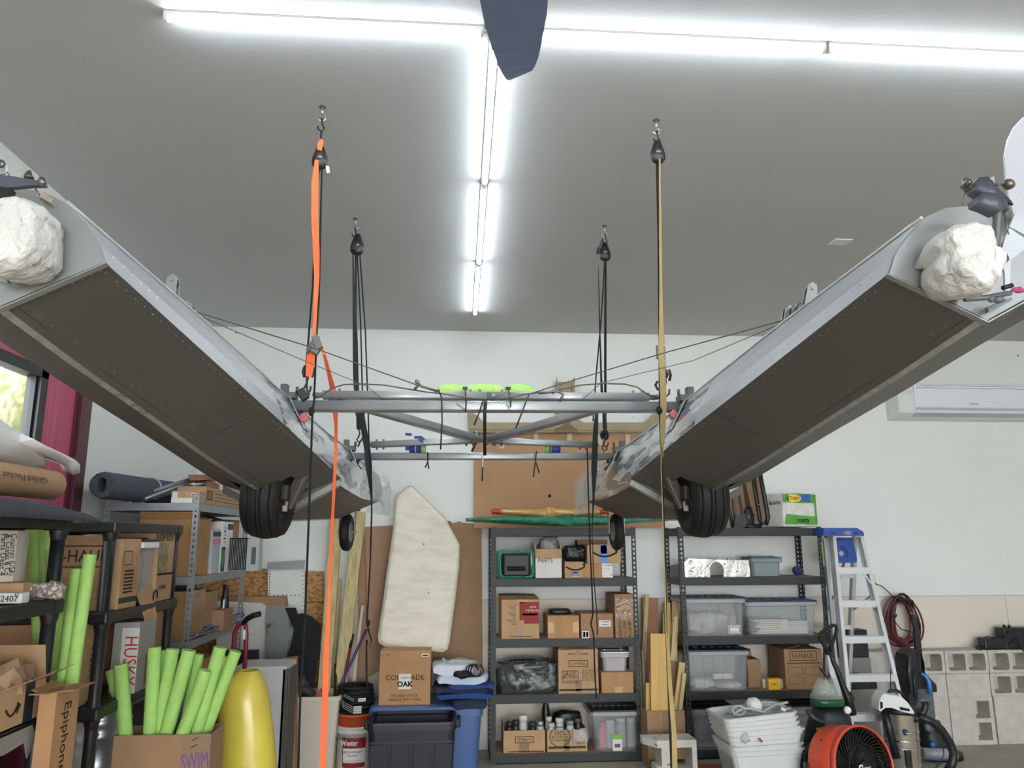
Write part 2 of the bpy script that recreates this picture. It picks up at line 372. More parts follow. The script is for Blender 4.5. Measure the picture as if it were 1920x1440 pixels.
# ceiling fan, hub above and ahead of the camera
f = T('ceiling_fan', 'dark blue-grey ceiling fan blade reaching down from the top edge', 'ceiling fan', (.06, 1.22, ZC))
hub = V(.06, 1.22, 3.27)
g = G(); g.lathe([(0, 0), (.07, 0), (.06, -.05), (.014, -.06), (.014, -.3), (0, -.3)], (.06, 1.22, ZC)); g.ob('downrod', BLACKP, f)
g = G(); g.lathe([(0, .09), (.05, .09), (.11, .05), (.12, 0), (.09, -.06), (0, -.08)], hub); g.ob('motor', BLACKP, f)
FANB = mat('slate_fan_blade', (112, 124, 156), .5, var=.04)
for k in range(3):
    an = math.radians(82.5)-k*2*PI/3; g = G(); d = V(math.cos(an), math.sin(an), 0); sd = V(d.y, -d.x, 0)
    secs = []
    for r, wl, wr in ((.1, .03, .03), (.2, .06, .06), (.4, .092, .102), (.72, .094, .108), (.85, .088, .100), (.97, .074, .084), (1.05, .062, .072), (1.10, .050, .060), (1.13, .040, .048), (1.137, .030, .038)):
        tw = .03
        secs.append([hub+d*r-sd*wl+V(0, 0, -.004), hub+d*r+sd*wr+V(0, 0, tw-.004), hub+d*r+sd*wr*.98+V(0, 0, tw+.006), hub+d*r-sd*wl*.98+V(0, 0, .006)])
    g.loft(secs, True, smooth=False); g.ob('blade', FANB, f)
# air conditioner
a = T('air_conditioner', 'white wall-mounted air conditioner indoor unit still in clear protective film', 'air conditioner', (4.9, 7, 2.84))
x0, x1 = 4.16, 5.62
prof = [(7.0, 3.19), (6.86, 3.19), (6.80, 3.16), (6.785, 3.08), (6.785, 2.935), (6.80, 2.90), (6.89, 2.86), (7.0, 2.85)]
g = G(); g.loft([[V(x, y, z) for y, z in prof] for x in (x0, x0+.01, x1-.01, x1)], True, smooth=False); g.ob('casing', WHITEP, a)
g = G(); g.box(x0+.16, x1-.02, 6.776, 6.785, 2.95, 3.17, bev=.004); g.ob('front_panel', mat('glossy_white', (226, 230, 238), .12, var=.02), a)
g = G(); g.box(x0+.16, x1-.05, 6.782, 6.80, 2.925, 2.945); g.prism([V(x0+.16, 6.80, 2.9), V(x0+.16, 6.86, 2.872), V(x1-.1, 6.86, 2.872), V(x1-.1, 6.80, 2.9)], (0, .002, -.002)); g.ob('air_vane', mat('ac_grey', (176, 182, 192), .4), a)
g = G()
for k in range(2): g.tube([(x0+.18, 6.773, 3.128+k*.02)]+[(x0+.2+.11*i, 6.770, 3.132+k*.022+.004*math.sin(i*1.9+k)) for i in range(12)], .0035)
g.ob('film_wrinkle', CLEARF, a)
text('Hisense', .028, (4.9, 6.776, 2.985), a, mat('grey_print', (90, 92, 96), .6))
# ---------------------------------------------------------------- the pair of aircraft floats
FD = V(.029, 1, -.062).normalized(); RT = FD.cross(V(0, 0, 1)).normalized(); UP = RT.cross(FD); FO = V(.159, 3.26, 2.317)
def FP(s, l, u): return FO+FD*s+RT*l+UP*u
def FH(x, y, s=None, l=None, u=None):
    """room point on a plane of the float frame seen at an image point"""
    d = ray(x, y); n, v = (FD, s) if s is not None else (RT, l) if l is not None else (UP, u)
    return V(0, 0, EYE)+d*((v-(V(0, 0, EYE)-FO).dot(n))/d.dot(n))
def loc3(p): q = p-FO; return q.dot(FD), q.dot(RT), q.dot(UP)
DECKM = mat('riveted_alloy_skin', (160, 163, 165), .42, metal=.2, var=.05, scale=3, bump=.05, bscale=4)
HULLM = mat('dark_grey_hull_bottom', (94, 92, 87), .5, var=.06, spec=.3, scale=4, bump=.03, bscale=3)  # bottom panels set darker than the hull sides
TRANM = mat('transom_alloy', (158, 160, 160), .3, metal=.4, var=.03)
STREAK = mat('alloy_painted_reflections', (206, 210, 212), .2, metal=.4, second=(112, 118, 122), mask=(.50, .545), scale=2.8, stretch=(6, 1.0, 6), bump=.08, bscale=3)  # bright and dark streaks in the colour imitate reflections on the sides
POLISH = mat('worn_bright_keel', (196, 198, 196), .25, metal=.7, var=.2, scale=25)
RIVET = mat('rivet', (190, 190, 188), .35, metal=.5)
RIVD = mat('bottom_rivet', (120, 118, 112), .4)
#      s      deckhw  du    chhw    cu     ku     crown  centre
ST = [(-1.725, .102, .000, .200, -.135, -.236, .030, 1.020), (-1.64, .105, .001, .204, -.138, -.243, .034, 1.020), (-1.4, .113, .006, .212, -.147, -.262, .045, 1.020), (-1.0, .126, .014, .230, -.165, -.286, .055, 1.020),
      (-.4, .150, .012, .253, -.187, -.325, .060, 1.020), (.25, .176, .004, .278, -.217, -.352, .060, 1.020), (.45, .186, .003, .284, -.227, -.358, .060, 1.020),
      (.65, .196, .002, .288, -.237, -.362, .060, 1.018), (.66, .196, .002, .290, -.275, -.445, .060, 1.018), (1.0, .212, .002, .284, -.268, -.415, .060, 1.010),
      (1.4, .222, .001, .272, -.25, -.375, .058, 1.000), (1.8, .232, -.002, .262, -.22, -.335, .050, .985), (2.1, .238, -.010, .254, -.19, -.30, .04, .970),
      (2.3, .232, -.022, .236, -.155, -.25, .02, .962), (2.42, .20, -.04, .20, -.125, -.19, -.005, .958), (2.47, .12, -.06, .12, -.10, -.13, -.04, .955)]
def section(st, sg):
    s, dh, du, ch, cu, ku, cr, c = st; q = []
    b = .014; dr = 0 if s < -1.7 else .036 if s < .655 else .036*max(0, 1-(s-.66)/1.0)      # the outboard chine rail hangs a little lower
    for l, u in ((-dh, du), (-(dh*.67+ch*.33)-b*.8, du*.67+cu*.33), (-(dh*.33+ch*.67)-b, du*.33+cu*.67), (-ch, cu), (-ch*.5, (cu+ku)/2), (-.012, ku+.004), (0, ku-.004), (.012, ku+.004), (ch*.5, (cu-dr+ku)/2), (ch, cu-dr), ((dh*.33+ch*.67)+b, du*.33+cu*.67), ((dh*.67+ch*.33)+b*.8, du*.67+cu*.33), (dh, du), (dh*.5, (du+cr)/2+.01), (0, cr), (-dh*.5, (du+cr)/2+.01)):
        q.append(FP(s, sg*(c+l), u))
    return q
def make_float(sg):
    side = 'right' if sg > 0 else 'left'
    root = T('aircraft_float', ('right' if sg > 0 else 'left')+'-hand dark-bottomed riveted metal aircraft float hung from the ceiling by straps', 'aircraft float', FP(0, sg*1.02, -.2), 'pair of hanging aircraft floats')
    S = [section(st, sg) for st in ST]
    g = G()
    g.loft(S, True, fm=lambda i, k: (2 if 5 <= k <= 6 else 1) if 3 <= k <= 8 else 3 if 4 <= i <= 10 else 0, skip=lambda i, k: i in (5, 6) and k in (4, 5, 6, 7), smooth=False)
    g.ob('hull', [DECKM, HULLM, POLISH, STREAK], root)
    # inside of the wheel well: side frames either side of the opening, and its roof
    g = G()
    for l0 in (-.145, .145):
        g.prism([FP(.25, sg*(1.02+l0), -.28), FP(.65, sg*(1.02+l0), -.29), FP(.65, sg*(1.02+l0), -.06), FP(.25, sg*(1.02+l0), -.06)], RT*.004)
    g.prism([FP(.245, sg*.875, -.06), FP(.655, sg*.875, -.06), FP(.655, sg*1.165, -.06), FP(.245, sg*1.165, -.06)], UP*.004)
    g.prism([FP(.655, sg*.875, -.06), FP(.655, sg*.875, -.3), FP(.655, sg*1.02, -.38), FP(.655, sg*1.165, -.3), FP(.655, sg*1.165, -.06)], FD*-.003)
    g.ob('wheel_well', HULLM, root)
    # transom plate, lipped edge
    s0 = ST[0]; q = section(s0, sg); cen = FP(s0[0], sg*1.02, -.1)
    g = G(); g.prism([cen+(p-cen)*.99-FD*.004 for p in q], -FD*.003)
    fl = [FP(-1.727, sg*(1.02+l), u) for l, u in ((-.204, -.136), (0, -.243), (.204, -.136))]
    for a_, b_ in zip(fl, fl[1:]): g.beam(a_, b_, .016, .003, up=UP)
    g.ob('transom', TRANM, root)
    # flanges along deck edge and the step strip
    g = G()
    g.tube([FP(s[0], sg*(s[7]-s[1]-.001), s[2]+.002) for s in ST[:14]], .0045, 6); g.tube([FP(s[0], sg*(s[7]+s[1]+.001), s[2]+.002) for s in ST[:14]], .0045, 6)
    g.ob('deck_edge_trim', ALU, root)
    g = G()
    for a_, b_ in (((.655, -.288, -.243), (.655, -.005, -.40)), ((.655, .005, -.40), (.655, .288, -.243))):
        g.beam(FP(a_[0], sg*(1.018+a_[1]), a_[2]-.012), FP(b_[0], sg*(1.018+b_[1]), b_[2]-.012), .012, .026, up=UP)
    g.ob('step_strip', mat('pale_riveted_strip', (150, 150, 146), .35, metal=.3, var=.1), root)
    # seams on the bottom panel
    g = G()
    def onb(s, t, side_=-1):       # point on the bottom between chine (t=0) and keel (t=1)
        for a_, b_ in zip(ST, ST[1:]):
            if a_[0] <= s <= b_[0]: break
        k = (s-a_[0])/(b_[0]-a_[0]); st = [lerp(a_[i], b_[i], k) for i in range(8)]
        return FP(s, sg*(st[7]+side_*st[3]*(1-t)), lerp(st[4], st[5], t)-.0015)
    g.tube([onb(-1.7+.1*i, .86) for i in range(20)], .0007, 4)
    for s in (-.62,): g.tube([onb(s, t) for t in (.0, .45, .5, .9)], .0005, 4)
    g.ob('panel_seam', HOLE, root)
    # rivets
    g = G()
    def dome(p, mi=0, r=.0021):
        for v in bmesh.ops.create_icosphere(g.b, subdivisions=1, radius=r)['verts']:
            v.co += p
            for f in v.link_faces: f.material_index = mi
    s = -1.7
    while s < .6:
        dome(onb(s, .06), 1, .002); s += .045
    s = -1.7
    while s < .2: dome(onb(s, .80), 1, .002); s += .05
    for t in [.08+.09*i for i in range(10)]:
        dome(onb(-1.71, t), 1, .0022)
    for i, (a_, b_) in enumerate(zip(ST[:-3], ST[1:-2])):
        n = max(1, int((b_[0]-a_[0])/.035))
        for j in range(n):
            k = j/n; st = [lerp(a_[q_], b_[q_], k) for q_ in range(8)]
            if i == 7: continue
            dome(FP(st[0], sg*(st[7]-st[3]+.004-.016), st[4]+.014), 0)
    for i in range(7):
        p = FP(.655, sg*(1.018-.27+.04*i), -.27-.02*i); dome(p-UP*.002-FD*.012, 0, .004)
    o = g.ob('rivets', [RIVET, RIVD], root); o['kind'] = 'stuff'
    # stiffener plates around the two spreader-bar fittings
    for s in (0, 1.24):
        g = G(); st = ST[5] if s == 0 else ST[10]; dl = .852 if s == 0 else .787
        g.prism([FP(s-.07, sg*(dl-.012), .004), FP(s+.07, sg*(dl-.012), .004), FP(s+.05, sg*(dl-.075), -.125), FP(s-.05, sg*(dl-.08), -.13)], -RT*sg*.004)
        g.ob('fitting_plate', mat('grey_fitting_plate', (150, 156, 160), .35, metal=.4), root)
        g = G(); g.obox(FP(s, sg*(dl+.015), .02), (.09, .07, .028), bev=.003); g.obox(FP(s-.01, sg*(dl+.02), .05), (.03, .04, .04), bev=.004)
        for dx in (-.025, .03): g.tube([FP(s, sg*dl+dx, .03), FP(s, sg*dl+dx, .062)], .007, 6)
        g.ob('deck_fitting', mat('dull_cast_fitting', (96, 96, 94), .5, metal=.5, var=.15), root)
    # main wheel, tilted slightly, with hub, brake and swing strut
    wc = FP(.41, sg*1.012, -.345); ax = (RT+UP*.06*sg).normalized()
    g = G(); R, W = .205, .088
    pr = [(.11, -.062), (.135, -W*.93), (.165, -W)]
    for k in range(9):
        t_ = -1+2*k/8; r = R-.018*t_*t_-.004*abs(t_); pr.append((r, t_*W*.9))
        if k < 8: tt = t_+.125; r = R-.018*tt*tt; pr += [(r-.001, (tt-.035)*W*.9), (r-.010, (tt-.03)*W*.9), (r-.010, (tt+.03)*W*.9), (r-.001, (tt+.035)*W*.9)] if k in (1, 3, 4, 6) else []
    pr += [(.165, W), (.135, W*.93), (.11, .062)]
    g.lathe(pr, wc, ax, 36); tyre = g.ob('tyre', BLACKR, root)
    g = G(); g.lathe([(0, -.035), (.03, -.045), (.04, -.02), (.1, -.03), (.112, -.066), (.118, -.05), (.118, .05), (.112, .066), (.1, .03), (.04, .02), (.03, .045), (0, .045)], wc, ax, 24); g.ob('wheel_rim', mat('dark_wheel_rim', (70, 68, 66), .4, metal=.5), root)
    ins = -sg
    g = G(); hubp = wc+RT*ins*.085
    g.lathe([(0, 0), (.03, 0), (.03, .05), (0, .05)], wc+RT*ins*.05, RT*ins, 12)
    g.obox(hubp+FD*-.05, (.035, .09, .07), bev=.006)
    for k in range(5): g.tube([hubp+FD*(-.08+.02*k)+UP*.03, hubp+FD*(-.08+.02*k)-UP*.06], .006, 6)
    g.ob('brake_caliper', mat('oily_brake_parts', (64, 56, 52), .5, metal=.4, var=.3), root)
    g = G(); top = FP(.36, sg*(1.02-.19), -.2)
    g.beam(top, hubp-UP*.06, .028, .05, bev=.004); g.beam(top+FD*.15, hubp-UP*.02, .02, .03)
    g.tube([top+FD*.03, top+FD*.1-UP*.06, hubp+FD*.02-UP*.04], .009, 8)
    g.ob('gear_strut', mat('grey_gear_strut', (112, 106, 100), .45, metal=.4, var=.2), root)
    g = G()
    for k in range(2): g.tube([top+FD*.02*k, top-UP*.05+FD*.03*k+RT*ins*.02, hubp+UP*.02+RT*ins*.02, hubp-UP*.07+RT*ins*.01], .0045, 6)
    g.ob('brake_hose', mat('dusty_red_hose', (112, 52, 46), .6), root)
    g = G(); g.tube([hubp-UP*.04-FD*.05, hubp-UP*.085-FD*.05], .013, 8); g.ob('white_cap', mat('off_white_tape', (176, 170, 156), .6), root)
    # nose wheel on a fork under the bow
    nc = FP(2.32, sg*.955, -.380); nax = (RT*1+FD*.05*sg).normalized()
    g = G(); g.lathe([(.06, -.022), (.085, -.032), (.108, -.032), (.122, -.024), (.129, -.009), (.129, .009), (.122, .024), (.108, .032), (.085, .032), (.06, .022)], nc, nax, 28); g.ob('nose_tyre', BLACKR, root)
    g = G(); g.lathe([(0, -.02), (.02, -.03), (.05, -.012), (.062, -.033), (.066, -.03), (.066, .03), (.062, .033), (.05, .012), (.02, .03), (0, .02)], nc, nax, 20); g.ob('nose_rim', mat('pale_nose_rim', (170, 166, 156), .4, metal=.3), root)
    g = G(); tf = nc+UP*.147
    for e in (-1, 1): g.prism([tf+nax*e*.052-FD*.04, tf+nax*e*.052+FD*.04, nc+nax*e*.052+FD*.014-UP*.015, nc+nax*e*.052-FD*.014-UP*.015], nax*e*.006)
    g.tube([nc-nax*.064, nc+nax*.064], .009, 8); g.ob('nose_fork', mat('grey_fork', (146, 146, 142), .4, metal=.5), root)
    g = G(); g.obox(tf+UP*.008, (.15, .1, .014), (0, 0, .2*sg)); g.tube([tf, tf+UP*.10], .022, 10); g.obox(tf+UP*.035, (.05, .06, .035), bev=.005); g.ob('caster_head', BLACKP, root)
    g = G(); g.obox(tf+UP*.045+RT*(-.05), (.03, .07, .065), bev=.004); g.ob('red_block', mat('red_orange_block', (196, 78, 56), .5), root)
    # thin plastic film folded over the bow
    g = G(); pts = []
    rows = []
    for i, s in enumerate((1.5, 1.8, 2.1, 2.35, 2.52)):
        c = .99-.02*i; hw = (.245, .252, .256, .25, .19)[i]; rows.append([FP(s, sg*(c-hw-.006*j-.01*math.sin(i*2+j)), .006-.045*j-.03*(i > 3)+.004*math.sin(i*3+j*2)) for j in range(6)])
    rows.append([FP(2.6, sg*(.90-.008*j), -.04-.035*j) for j in range(6)])
    g.loft(rows, False); g.prism([FP(2.52, sg*.74, -.10), FP(2.60, sg*.79, -.06), FP(2.62, sg*.74, -.20), FP(2.55, sg*.71, -.25)], FD*.004)
    g.ob('bow_film', CLEARF, root)
    return root
fl_R = make_float(1); fl_L = make_float(-1)
# rope fairlead pulleys standing on the deck edges, water rudder gear at the sterns
ALUP = mat('machined_bracket', (170, 174, 174), .35, metal=.6, var=.08)
def px_bracket(root, base, top, wpx):
    b, t_ = base, top; g = G(); d = (t_-b); w = wpx
    poly = [b-RT*w*.45, b+RT*w*.45, t_+RT*w*.3, t_+UP*w*.22, t_-RT*w*.3]
    g.prism(poly, FD*.003); g.prism([p+FD*.022 for p in poly], FD*.003); g.tube([lerp(b, t_, .85)-FD*.006, lerp(b, t_, .85)+FD*.034], .006, 8)
    r = g.ob('pulley_bracket', ALUP, root)
    g = G(); g.lathe([(0, 0), (w*.36, 0), (w*.28, .006), (w*.36, .012), (0, .012)], lerp(b, t_, .78)+FD*.006, FD, 16); g.ob('pulley_wheel', mat('black_pulley_wheel', (44, 42, 40), .5), r)
for root, bs in ((fl_R, ((1519, 570, 1524, 534), (1505, 585, 1507, 572), (1482, 598, 1482, 578), (1495, 592, 1495, 576))), (fl_L, ((316, 555, 323, 518), (340, 585, 342, 568), (350, 592, 350, 570)))):
    for k, (x0, y0, x1, y1) in enumerate(bs):
        b = FH(x0, y0, u=.03); s = loc3(b)[0]; t_ = FH(x1, y1, s=s); px_bracket(root, b-UP*.012, t_, .044 if k == 0 else .050)
# ---- right stern gear
R = fl_R
HS = -1.84
def hp(x, y, s=HS): return FH(x, y, s=s)
g = G(); g.prism([hp(1830, 347), hp(1864, 330), hp(1868, 362), hp(1855, 372), hp(1833, 352)], FD*.004); g.ob('hinge_plate', ALUP, R)
g = G()
for x, y in ((1852, 346), (1813, 345), (1820, 352)): g.lathe([(0, -.012), (.0075, -.012), (.0075, .004), (.004, .012), (0, .012)], hp(x, y, HS-.01), -FD, 10)
g.tube([hp(1868, 346), hp(1882, 346)], .0028, 6); g.blob(hp(1891, 346), (.024, .024, .024), .1, 3, 1, 2); g.blob(hp(1811, 343), (.017, .017, .022), .2, 3, 4, 2)
g.blob(hp(1880, 484), (.022, .022, .024), .12, 3, 2, 2); g.tube([hp(1876, 488), hp(1874, 505)], .002, 6)
g.ob('hinge_bolts', STEEL, R)
g = G(); secs = []
for x, y, w_ in ((1812, 362, .012), (1822, 360, .034), (1840, 366, .05), (1858, 384, .042), (1872, 398, .02)): p = hp(x, y); secs.append([p-UP*w_*.5-FD*.03, p-UP*w_*.5, p+UP*w_*.5, p+UP*w_*.5-FD*.03])
g.loft(secs, True, smooth=True)
secs = []
for x, y, w_ in ((1815, 388, .012), (1830, 386, .03), (1850, 392, .04), (1862, 388, .04)): p = hp(x, y, HS-.01); secs.append([p-UP*w_*.5-FD*.03, p-UP*w_*.5, p+UP*w_*.5, p+UP*w_*.5-FD*.03])
g.loft(secs, True); g.ob('tiller_arm', mat('slate_cast_arm', (88, 92, 104), .45, metal=.3), R)
g = G()
g.prism([hp(1868, 362), hp(1890, 384), hp(1897, 386), hp(1892, 378), hp(1874, 362)], -FD*.006)
g.ob('black_link', BLACKP, R)
g = G(); a_, b_ = hp(1871, 392, HS-.02), hp(1867, 462, HS-.02); dd = b_-a_; n = 260
g.tube([a_+dd*(i/n)+RT*.0075*math.cos(i*.9)+FD*.0075*math.sin(i*.9) for i in range(n)], .0016, 4); g.ob('return_spring', mat('dull_spring_steel', (126, 128, 126), .4, metal=.7), R)
g = G(); g.tube([hp(1805, 386), hp(1811, 350)], .0012, 4); g.tube([hp(1878, 396), hp(1888, 430), hp(1876, 470)], .0014, 4); g.tube([hp(1883, 396), hp(1891, 440)], .0014, 4); g.ob('control_wire', STEEL, R)
g = G(); g.prism([hp(1883, 450), hp(1893, 427), hp(1920, 446), hp(1930, 460), hp(1896, 487), hp(1893, 545), hp(1885, 545), hp(1884, 510), hp(1872, 478)], FD*.006)
g.prism([hp(1893, 425, -1.80), hp(1908, 394, -1.80), hp(1940, 404, -1.80), hp(1940, 450, -1.80)], FD*.006); g.ob('rudder_post', mat('pale_grey_rudder_post', (190, 196, 204), .35), R)
g = G(); secs = []
pl = [(1920, 218), (1903, 236), (1890, 262), (1884, 292), (1886, 332), (1892, 372), (1903, 410), (1960, 420), (1990, 320), (1980, 240), (1945, 212)]
g.prism([hp(x, y, -1.77) for x, y in pl], FD*.006); g.ob('rudder_blade', mat('pale_rudder_blade', (186, 190, 198), .35), R)
g = G(); g.prism([hp(1848, 588, -1.75), hp(1893, 566, -1.75), hp(1890, 560, -1.75), hp(1846, 578, -1.75)], -FD*.01); g.tube([hp(1808, 561, -1.78), hp(1850, 558, -1.78), hp(1895, 549, -1.78)], .006, 6)
g.blob(hp(1872, 562, -1.78), (.028, .02, .016), .1, 3, 2, 2); g.blob(hp(1858, 560, -1.78), (.014, .014, .018), .1, 3, 2, 2); g.ob('stern_cleat', mat('grey_cleat', (120, 124, 132), .4, metal=.4), R)
g = G(); g.tube([hp(1880, 540), hp(1898, 535)], .005, 6); g.ob('black_tie', BLACKP, R)
g = G(); g.blob(hp(1909, 544), (.026, .01, .012), .5, 6, 2, 3); g.ob('pink_ribbon', mat('magenta_ribbon', (176, 62, 104), .7), R)
g = G(); g.prism([FH(1739, 409, s=-1.727), FH(1746, 408, s=-1.727), FH(1731, 415, s=-1.727)], -FD*.003)
g.ob('edge_notch', HOLE, R)
# white foam blocks taped over the sterns
FOAM = mat('white_foam_wrap', (220, 218, 214), .75, var=.05, bump=.9, bscale=30)
def foam(poly, s0, s1, root_, label, grp, extra=None):
    g = G(); sm = lerp(s0, s1, .3); mx_, my_ = sum(p[0] for p in poly)/len(poly), sum(p[1] for p in poly)/len(poly); dx_ = -14 if mx_ < 500 else 0; poly = [(mx_+(x-mx_)*.88+dx_, my_+(y-my_)*.90) for x, y in poly]; c = sum((FH(x, y, s=sm) for x, y in poly), V(0, 0, 0))/len(poly); secs = []
    for j, (k, s) in enumerate(((.55, s0), (.86, lerp(s0, s1, .06)), (.99, lerp(s0, s1, .3)), (.95, lerp(s0, s1, .7)), (.84, s1))):
        sec = []
        for i, (x, y) in enumerate(poly):
            p = FH(x, y, s=sm); q = c+(p-c)*k*(1+.02*math.sin(i*2.3+j*1.7)); sec.append(q+FD*(s-sm)+FD*.006*math.sin(i*1.3+j))
        secs.append(sec)
    g.loft(secs, True, cap=True); bmesh.ops.recalc_face_normals(g.b, faces=g.b.faces[:])
    bmesh.ops.subdivide_edges(g.b, edges=g.b.edges[:], cuts=2, use_grid_fill=True)
    for v in g.b.verts: v.co += V(noise.noise(v.co*22), noise.noise(v.co*22+V(5, 0, 0)), noise.noise(v.co*22+V(0, 9, 0)))*.009+V(0, noise.noise(v.co*60), noise.noise(v.co*60+V(3, 0, 0)))*.004
    for f_ in g.b.faces: f_.smooth = True
    return one(g, 'foam_block', FOAM, label, 'foam padding', group=grp)
foam([(1762, 428), (1782, 421), (1812, 419), (1836, 424), (1856, 445), (1868, 470), (1880, 480), (1884, 500), (1874, 520), (1870, 545), (1858, 554), (1835, 555), (1800, 545), (1780, 532), (1762, 515), (1756, 495), (1760, 470), (1747, 458), (1752, 438)], -1.87, -1.74, R, 'crumpled white foam wrapped on the stern of the right float', 'foam on the float sterns')
foam([(5, 374), (30, 366), (60, 366), (85, 372), (104, 384), (109, 400), (103, 410), (106, 430), (104, 458), (103, 478), (92, 495), (75, 502), (45, 518), (12, 521), (-40, 505), (-70, 440), (-40, 385)], -1.87, -1.745, fl_L, 'smooth white foam block wrapped on the stern of the left float', 'foam on the float sterns')
L_ = fl_L
g = G(); g.prism([hp(-20, 330), hp(15, 329), hp(60, 336), hp(84, 342), (hp(84, 347)), hp(60, 347), hp(10, 352), hp(-20, 342)], FD*.012); g.ob('tiller_arm', mat('slate_cast_arm', (88, 92, 104), .45), L_)
g = G(); g.prism([hp(-30, 296), hp(0, 297), hp(12, 306), hp(10, 326), hp(-30, 332)], FD*.004); g.ob('hinge_plate', ALUP, L_)
g = G(); g.lathe([(.018*.5, 0), (.013*.5, .01), (.0, .018)], hp(54, 333, HS), UP, 10); g.lathe([(0, 0), (.009, 0), (.009, .004), (.005, .005), (.003, .014), (0, .014)], hp(54, 334, HS), UP, 10)
g.blob(hp(79, 341), (.018, .016, .02), .2, 4, 3, 2); g.blob(hp(4, 308), (.014, .014, .018), .2, 4, 3, 2); g.tube([hp(64, 350), hp(74, 366)], .002, 6); g.tube([hp(12, 322), hp(20, 331)], .0012, 4); g.ob('hinge_bolts', STEEL, L_)
g = G(); g.prism([hp(-30, 345), hp(20, 352), hp(10, 372), hp(-30, 385)], FD*.02); g.ob('black_link', BLACKP, L_)
g = G(); g.prism([hp(68, 366, -1.75), hp(76, 357, -1.75), hp(100, 374, -1.75), hp(94, 380, -1.75)], FD*.02); g.ob('tan_shim', mat('tan_plastic_shim', (190, 178, 160), .6), L_)
g = G(); g.prism([hp(-10, 524, -1.75), hp(20, 525, -1.75), hp(21, 535, -1.75), hp(-10, 528, -1.75)], FD*-.012); g.ob('stern_cleat', ALUP, L_)
# ---------------------------------------------------------------- spreader bars and folded struts
def flatbar(name, p, q, w_, h_, label, cat, grp=None, m=ALUB):
    g = G(); g.tube([p, lerp(p, q, .5), q], h_/2, 14, flat=w_/h_, ref=V(0, 1, 0) if abs((q-p).normalized().x) > .5 else None)
    return g
def spreader(pl, pr, h, label):
    root = T('spreader_bar', label, 'spreader bar', lerp(pl, pr, .5), 'spreader bars between the floats')
    g = G(); secs = []
    for p in (pl, lerp(pl, pr, .5), pr): secs.append([p+V(0, .032*math.copysign(abs(math.cos(a))**.3, math.cos(a)), 0)+V(0, 0, 1)*(h/2)*math.copysign(abs(math.sin(a))**.3, math.sin(a)) for a in [2*PI*(k+.5)/24 for k in range(24)]])
    g.loft(secs, True); g.ob('tube', ALUB, root)
    g = G()
    for p, s in ((pl, 1), (pr, -1)): g.prism([p+V(0, -.038, h*.5), p+V(0, -.038, -h*.5), p+V(s*.05, -.038, -h*.5), p+V(s*.012, -.038, h*.5)], (0, .003, 0)); g.tube([p+V(s*.06, 0, -h*.5), p+V(s*.06, 0, -h*.5-.02)], .007, 6)
    g.ob('end_fitting', mat('dark_end_fitting', (70, 70, 70), .5, metal=.4), root); return root
b1 = spreader(at(538, 762, Y=3.26), at(1284, 764, Y=3.26), .045, 'nearer and longer silver tube joining the two floats')
b2 = spreader(at(652, 856, Y=4.5), at(1158, 856, Y=4.5), .040, 'further and shorter silver tube joining the two floats')
def strut(name, p, q, w_, label, rub=True):
    root = T(name, label, 'wing strut', lerp(p, q, .5), 'folded struts lying between the floats')
    g = G(); d = (q-p).normalized(); sd = d.cross(V(0, 0, 1)).normalized(); u = sd.cross(d); secs = []
    for k in (.0, .5, 1): c = lerp(p, q, k); secs.append([c+sd*.026*math.copysign(abs(math.cos(a))**.35, math.cos(a))+u*w_/2*math.copysign(abs(math.sin(a))**.35, math.sin(a)) for a in [2*PI*(i+.5)/20 for i in range(20)]])
    g.loft(secs, True); g.ob('tube', ALUB, root)
    g = G()
    for c, s in ((p, -1), (q, 1)):
        g.beam(c-d*s*.05, c+d*s*.045, .03, w_*.55, bev=.004)
        g.tube([c+d*s*.03-sd*.03, c+d*s*.03+sd*.03], .009, 8)
        for e in (-.03, -.07): g.tube([c+d*s*e-u*w_*.5-u*.012, c+d*s*e+u*w_*.5+u*.012], .006, 6)
    g.ob('end_fork', mat('grey_end_fork', (118, 118, 116), .4, metal=.5, var=.15), root); return root
strut('float_strut', at(606, 741, Y=3.36), at(912, 743, Y=3.36), .036, 'upper silver strut lying left of centre above the nearer spreader bar')
strut('float_strut', at(912, 743, Y=3.37), at(1216, 745, Y=3.37), .036, 'upper silver strut lying right of centre above the nearer spreader bar')
cj = at(897, 824, Y=4.35); cj2 = at(918, 825, Y=4.35)
strut('float_strut', at(640, 751, Y=3.42), cj, .042, 'left diagonal silver strut sloping back to the centre joint')
strut('float_strut', at(1150, 757, Y=3.42), cj2, .042, 'right diagonal silver strut sloping back to the centre joint')
strut('float_strut', at(697, 834, Y=4.5), cj+V(0, .03, 0), .036, 'rear left silver strut running from further bar to the centre joint')
strut('float_strut', at(1108, 834, Y=4.5), cj2+V(0, .03, 0), .036, 'rear right silver strut running from further bar to the centre joint')
g = G(); g.blob(at(893, 818, Y=4.33), (.05, .05, .06), .2, 3, 2, 2); g.tube([at(893, 828, Y=4.33), at(885, 846, Y=4.38)], .008, 6)
for k in range(3): g.tube([at(913+14*k, 824, Y=4.33), at(913+14*k, 834, Y=4.33)], .007, 6)
one(g, 'joint_shackle', STEEL, 'small steel shackle at the centre joint of the folded struts', 'shackle')
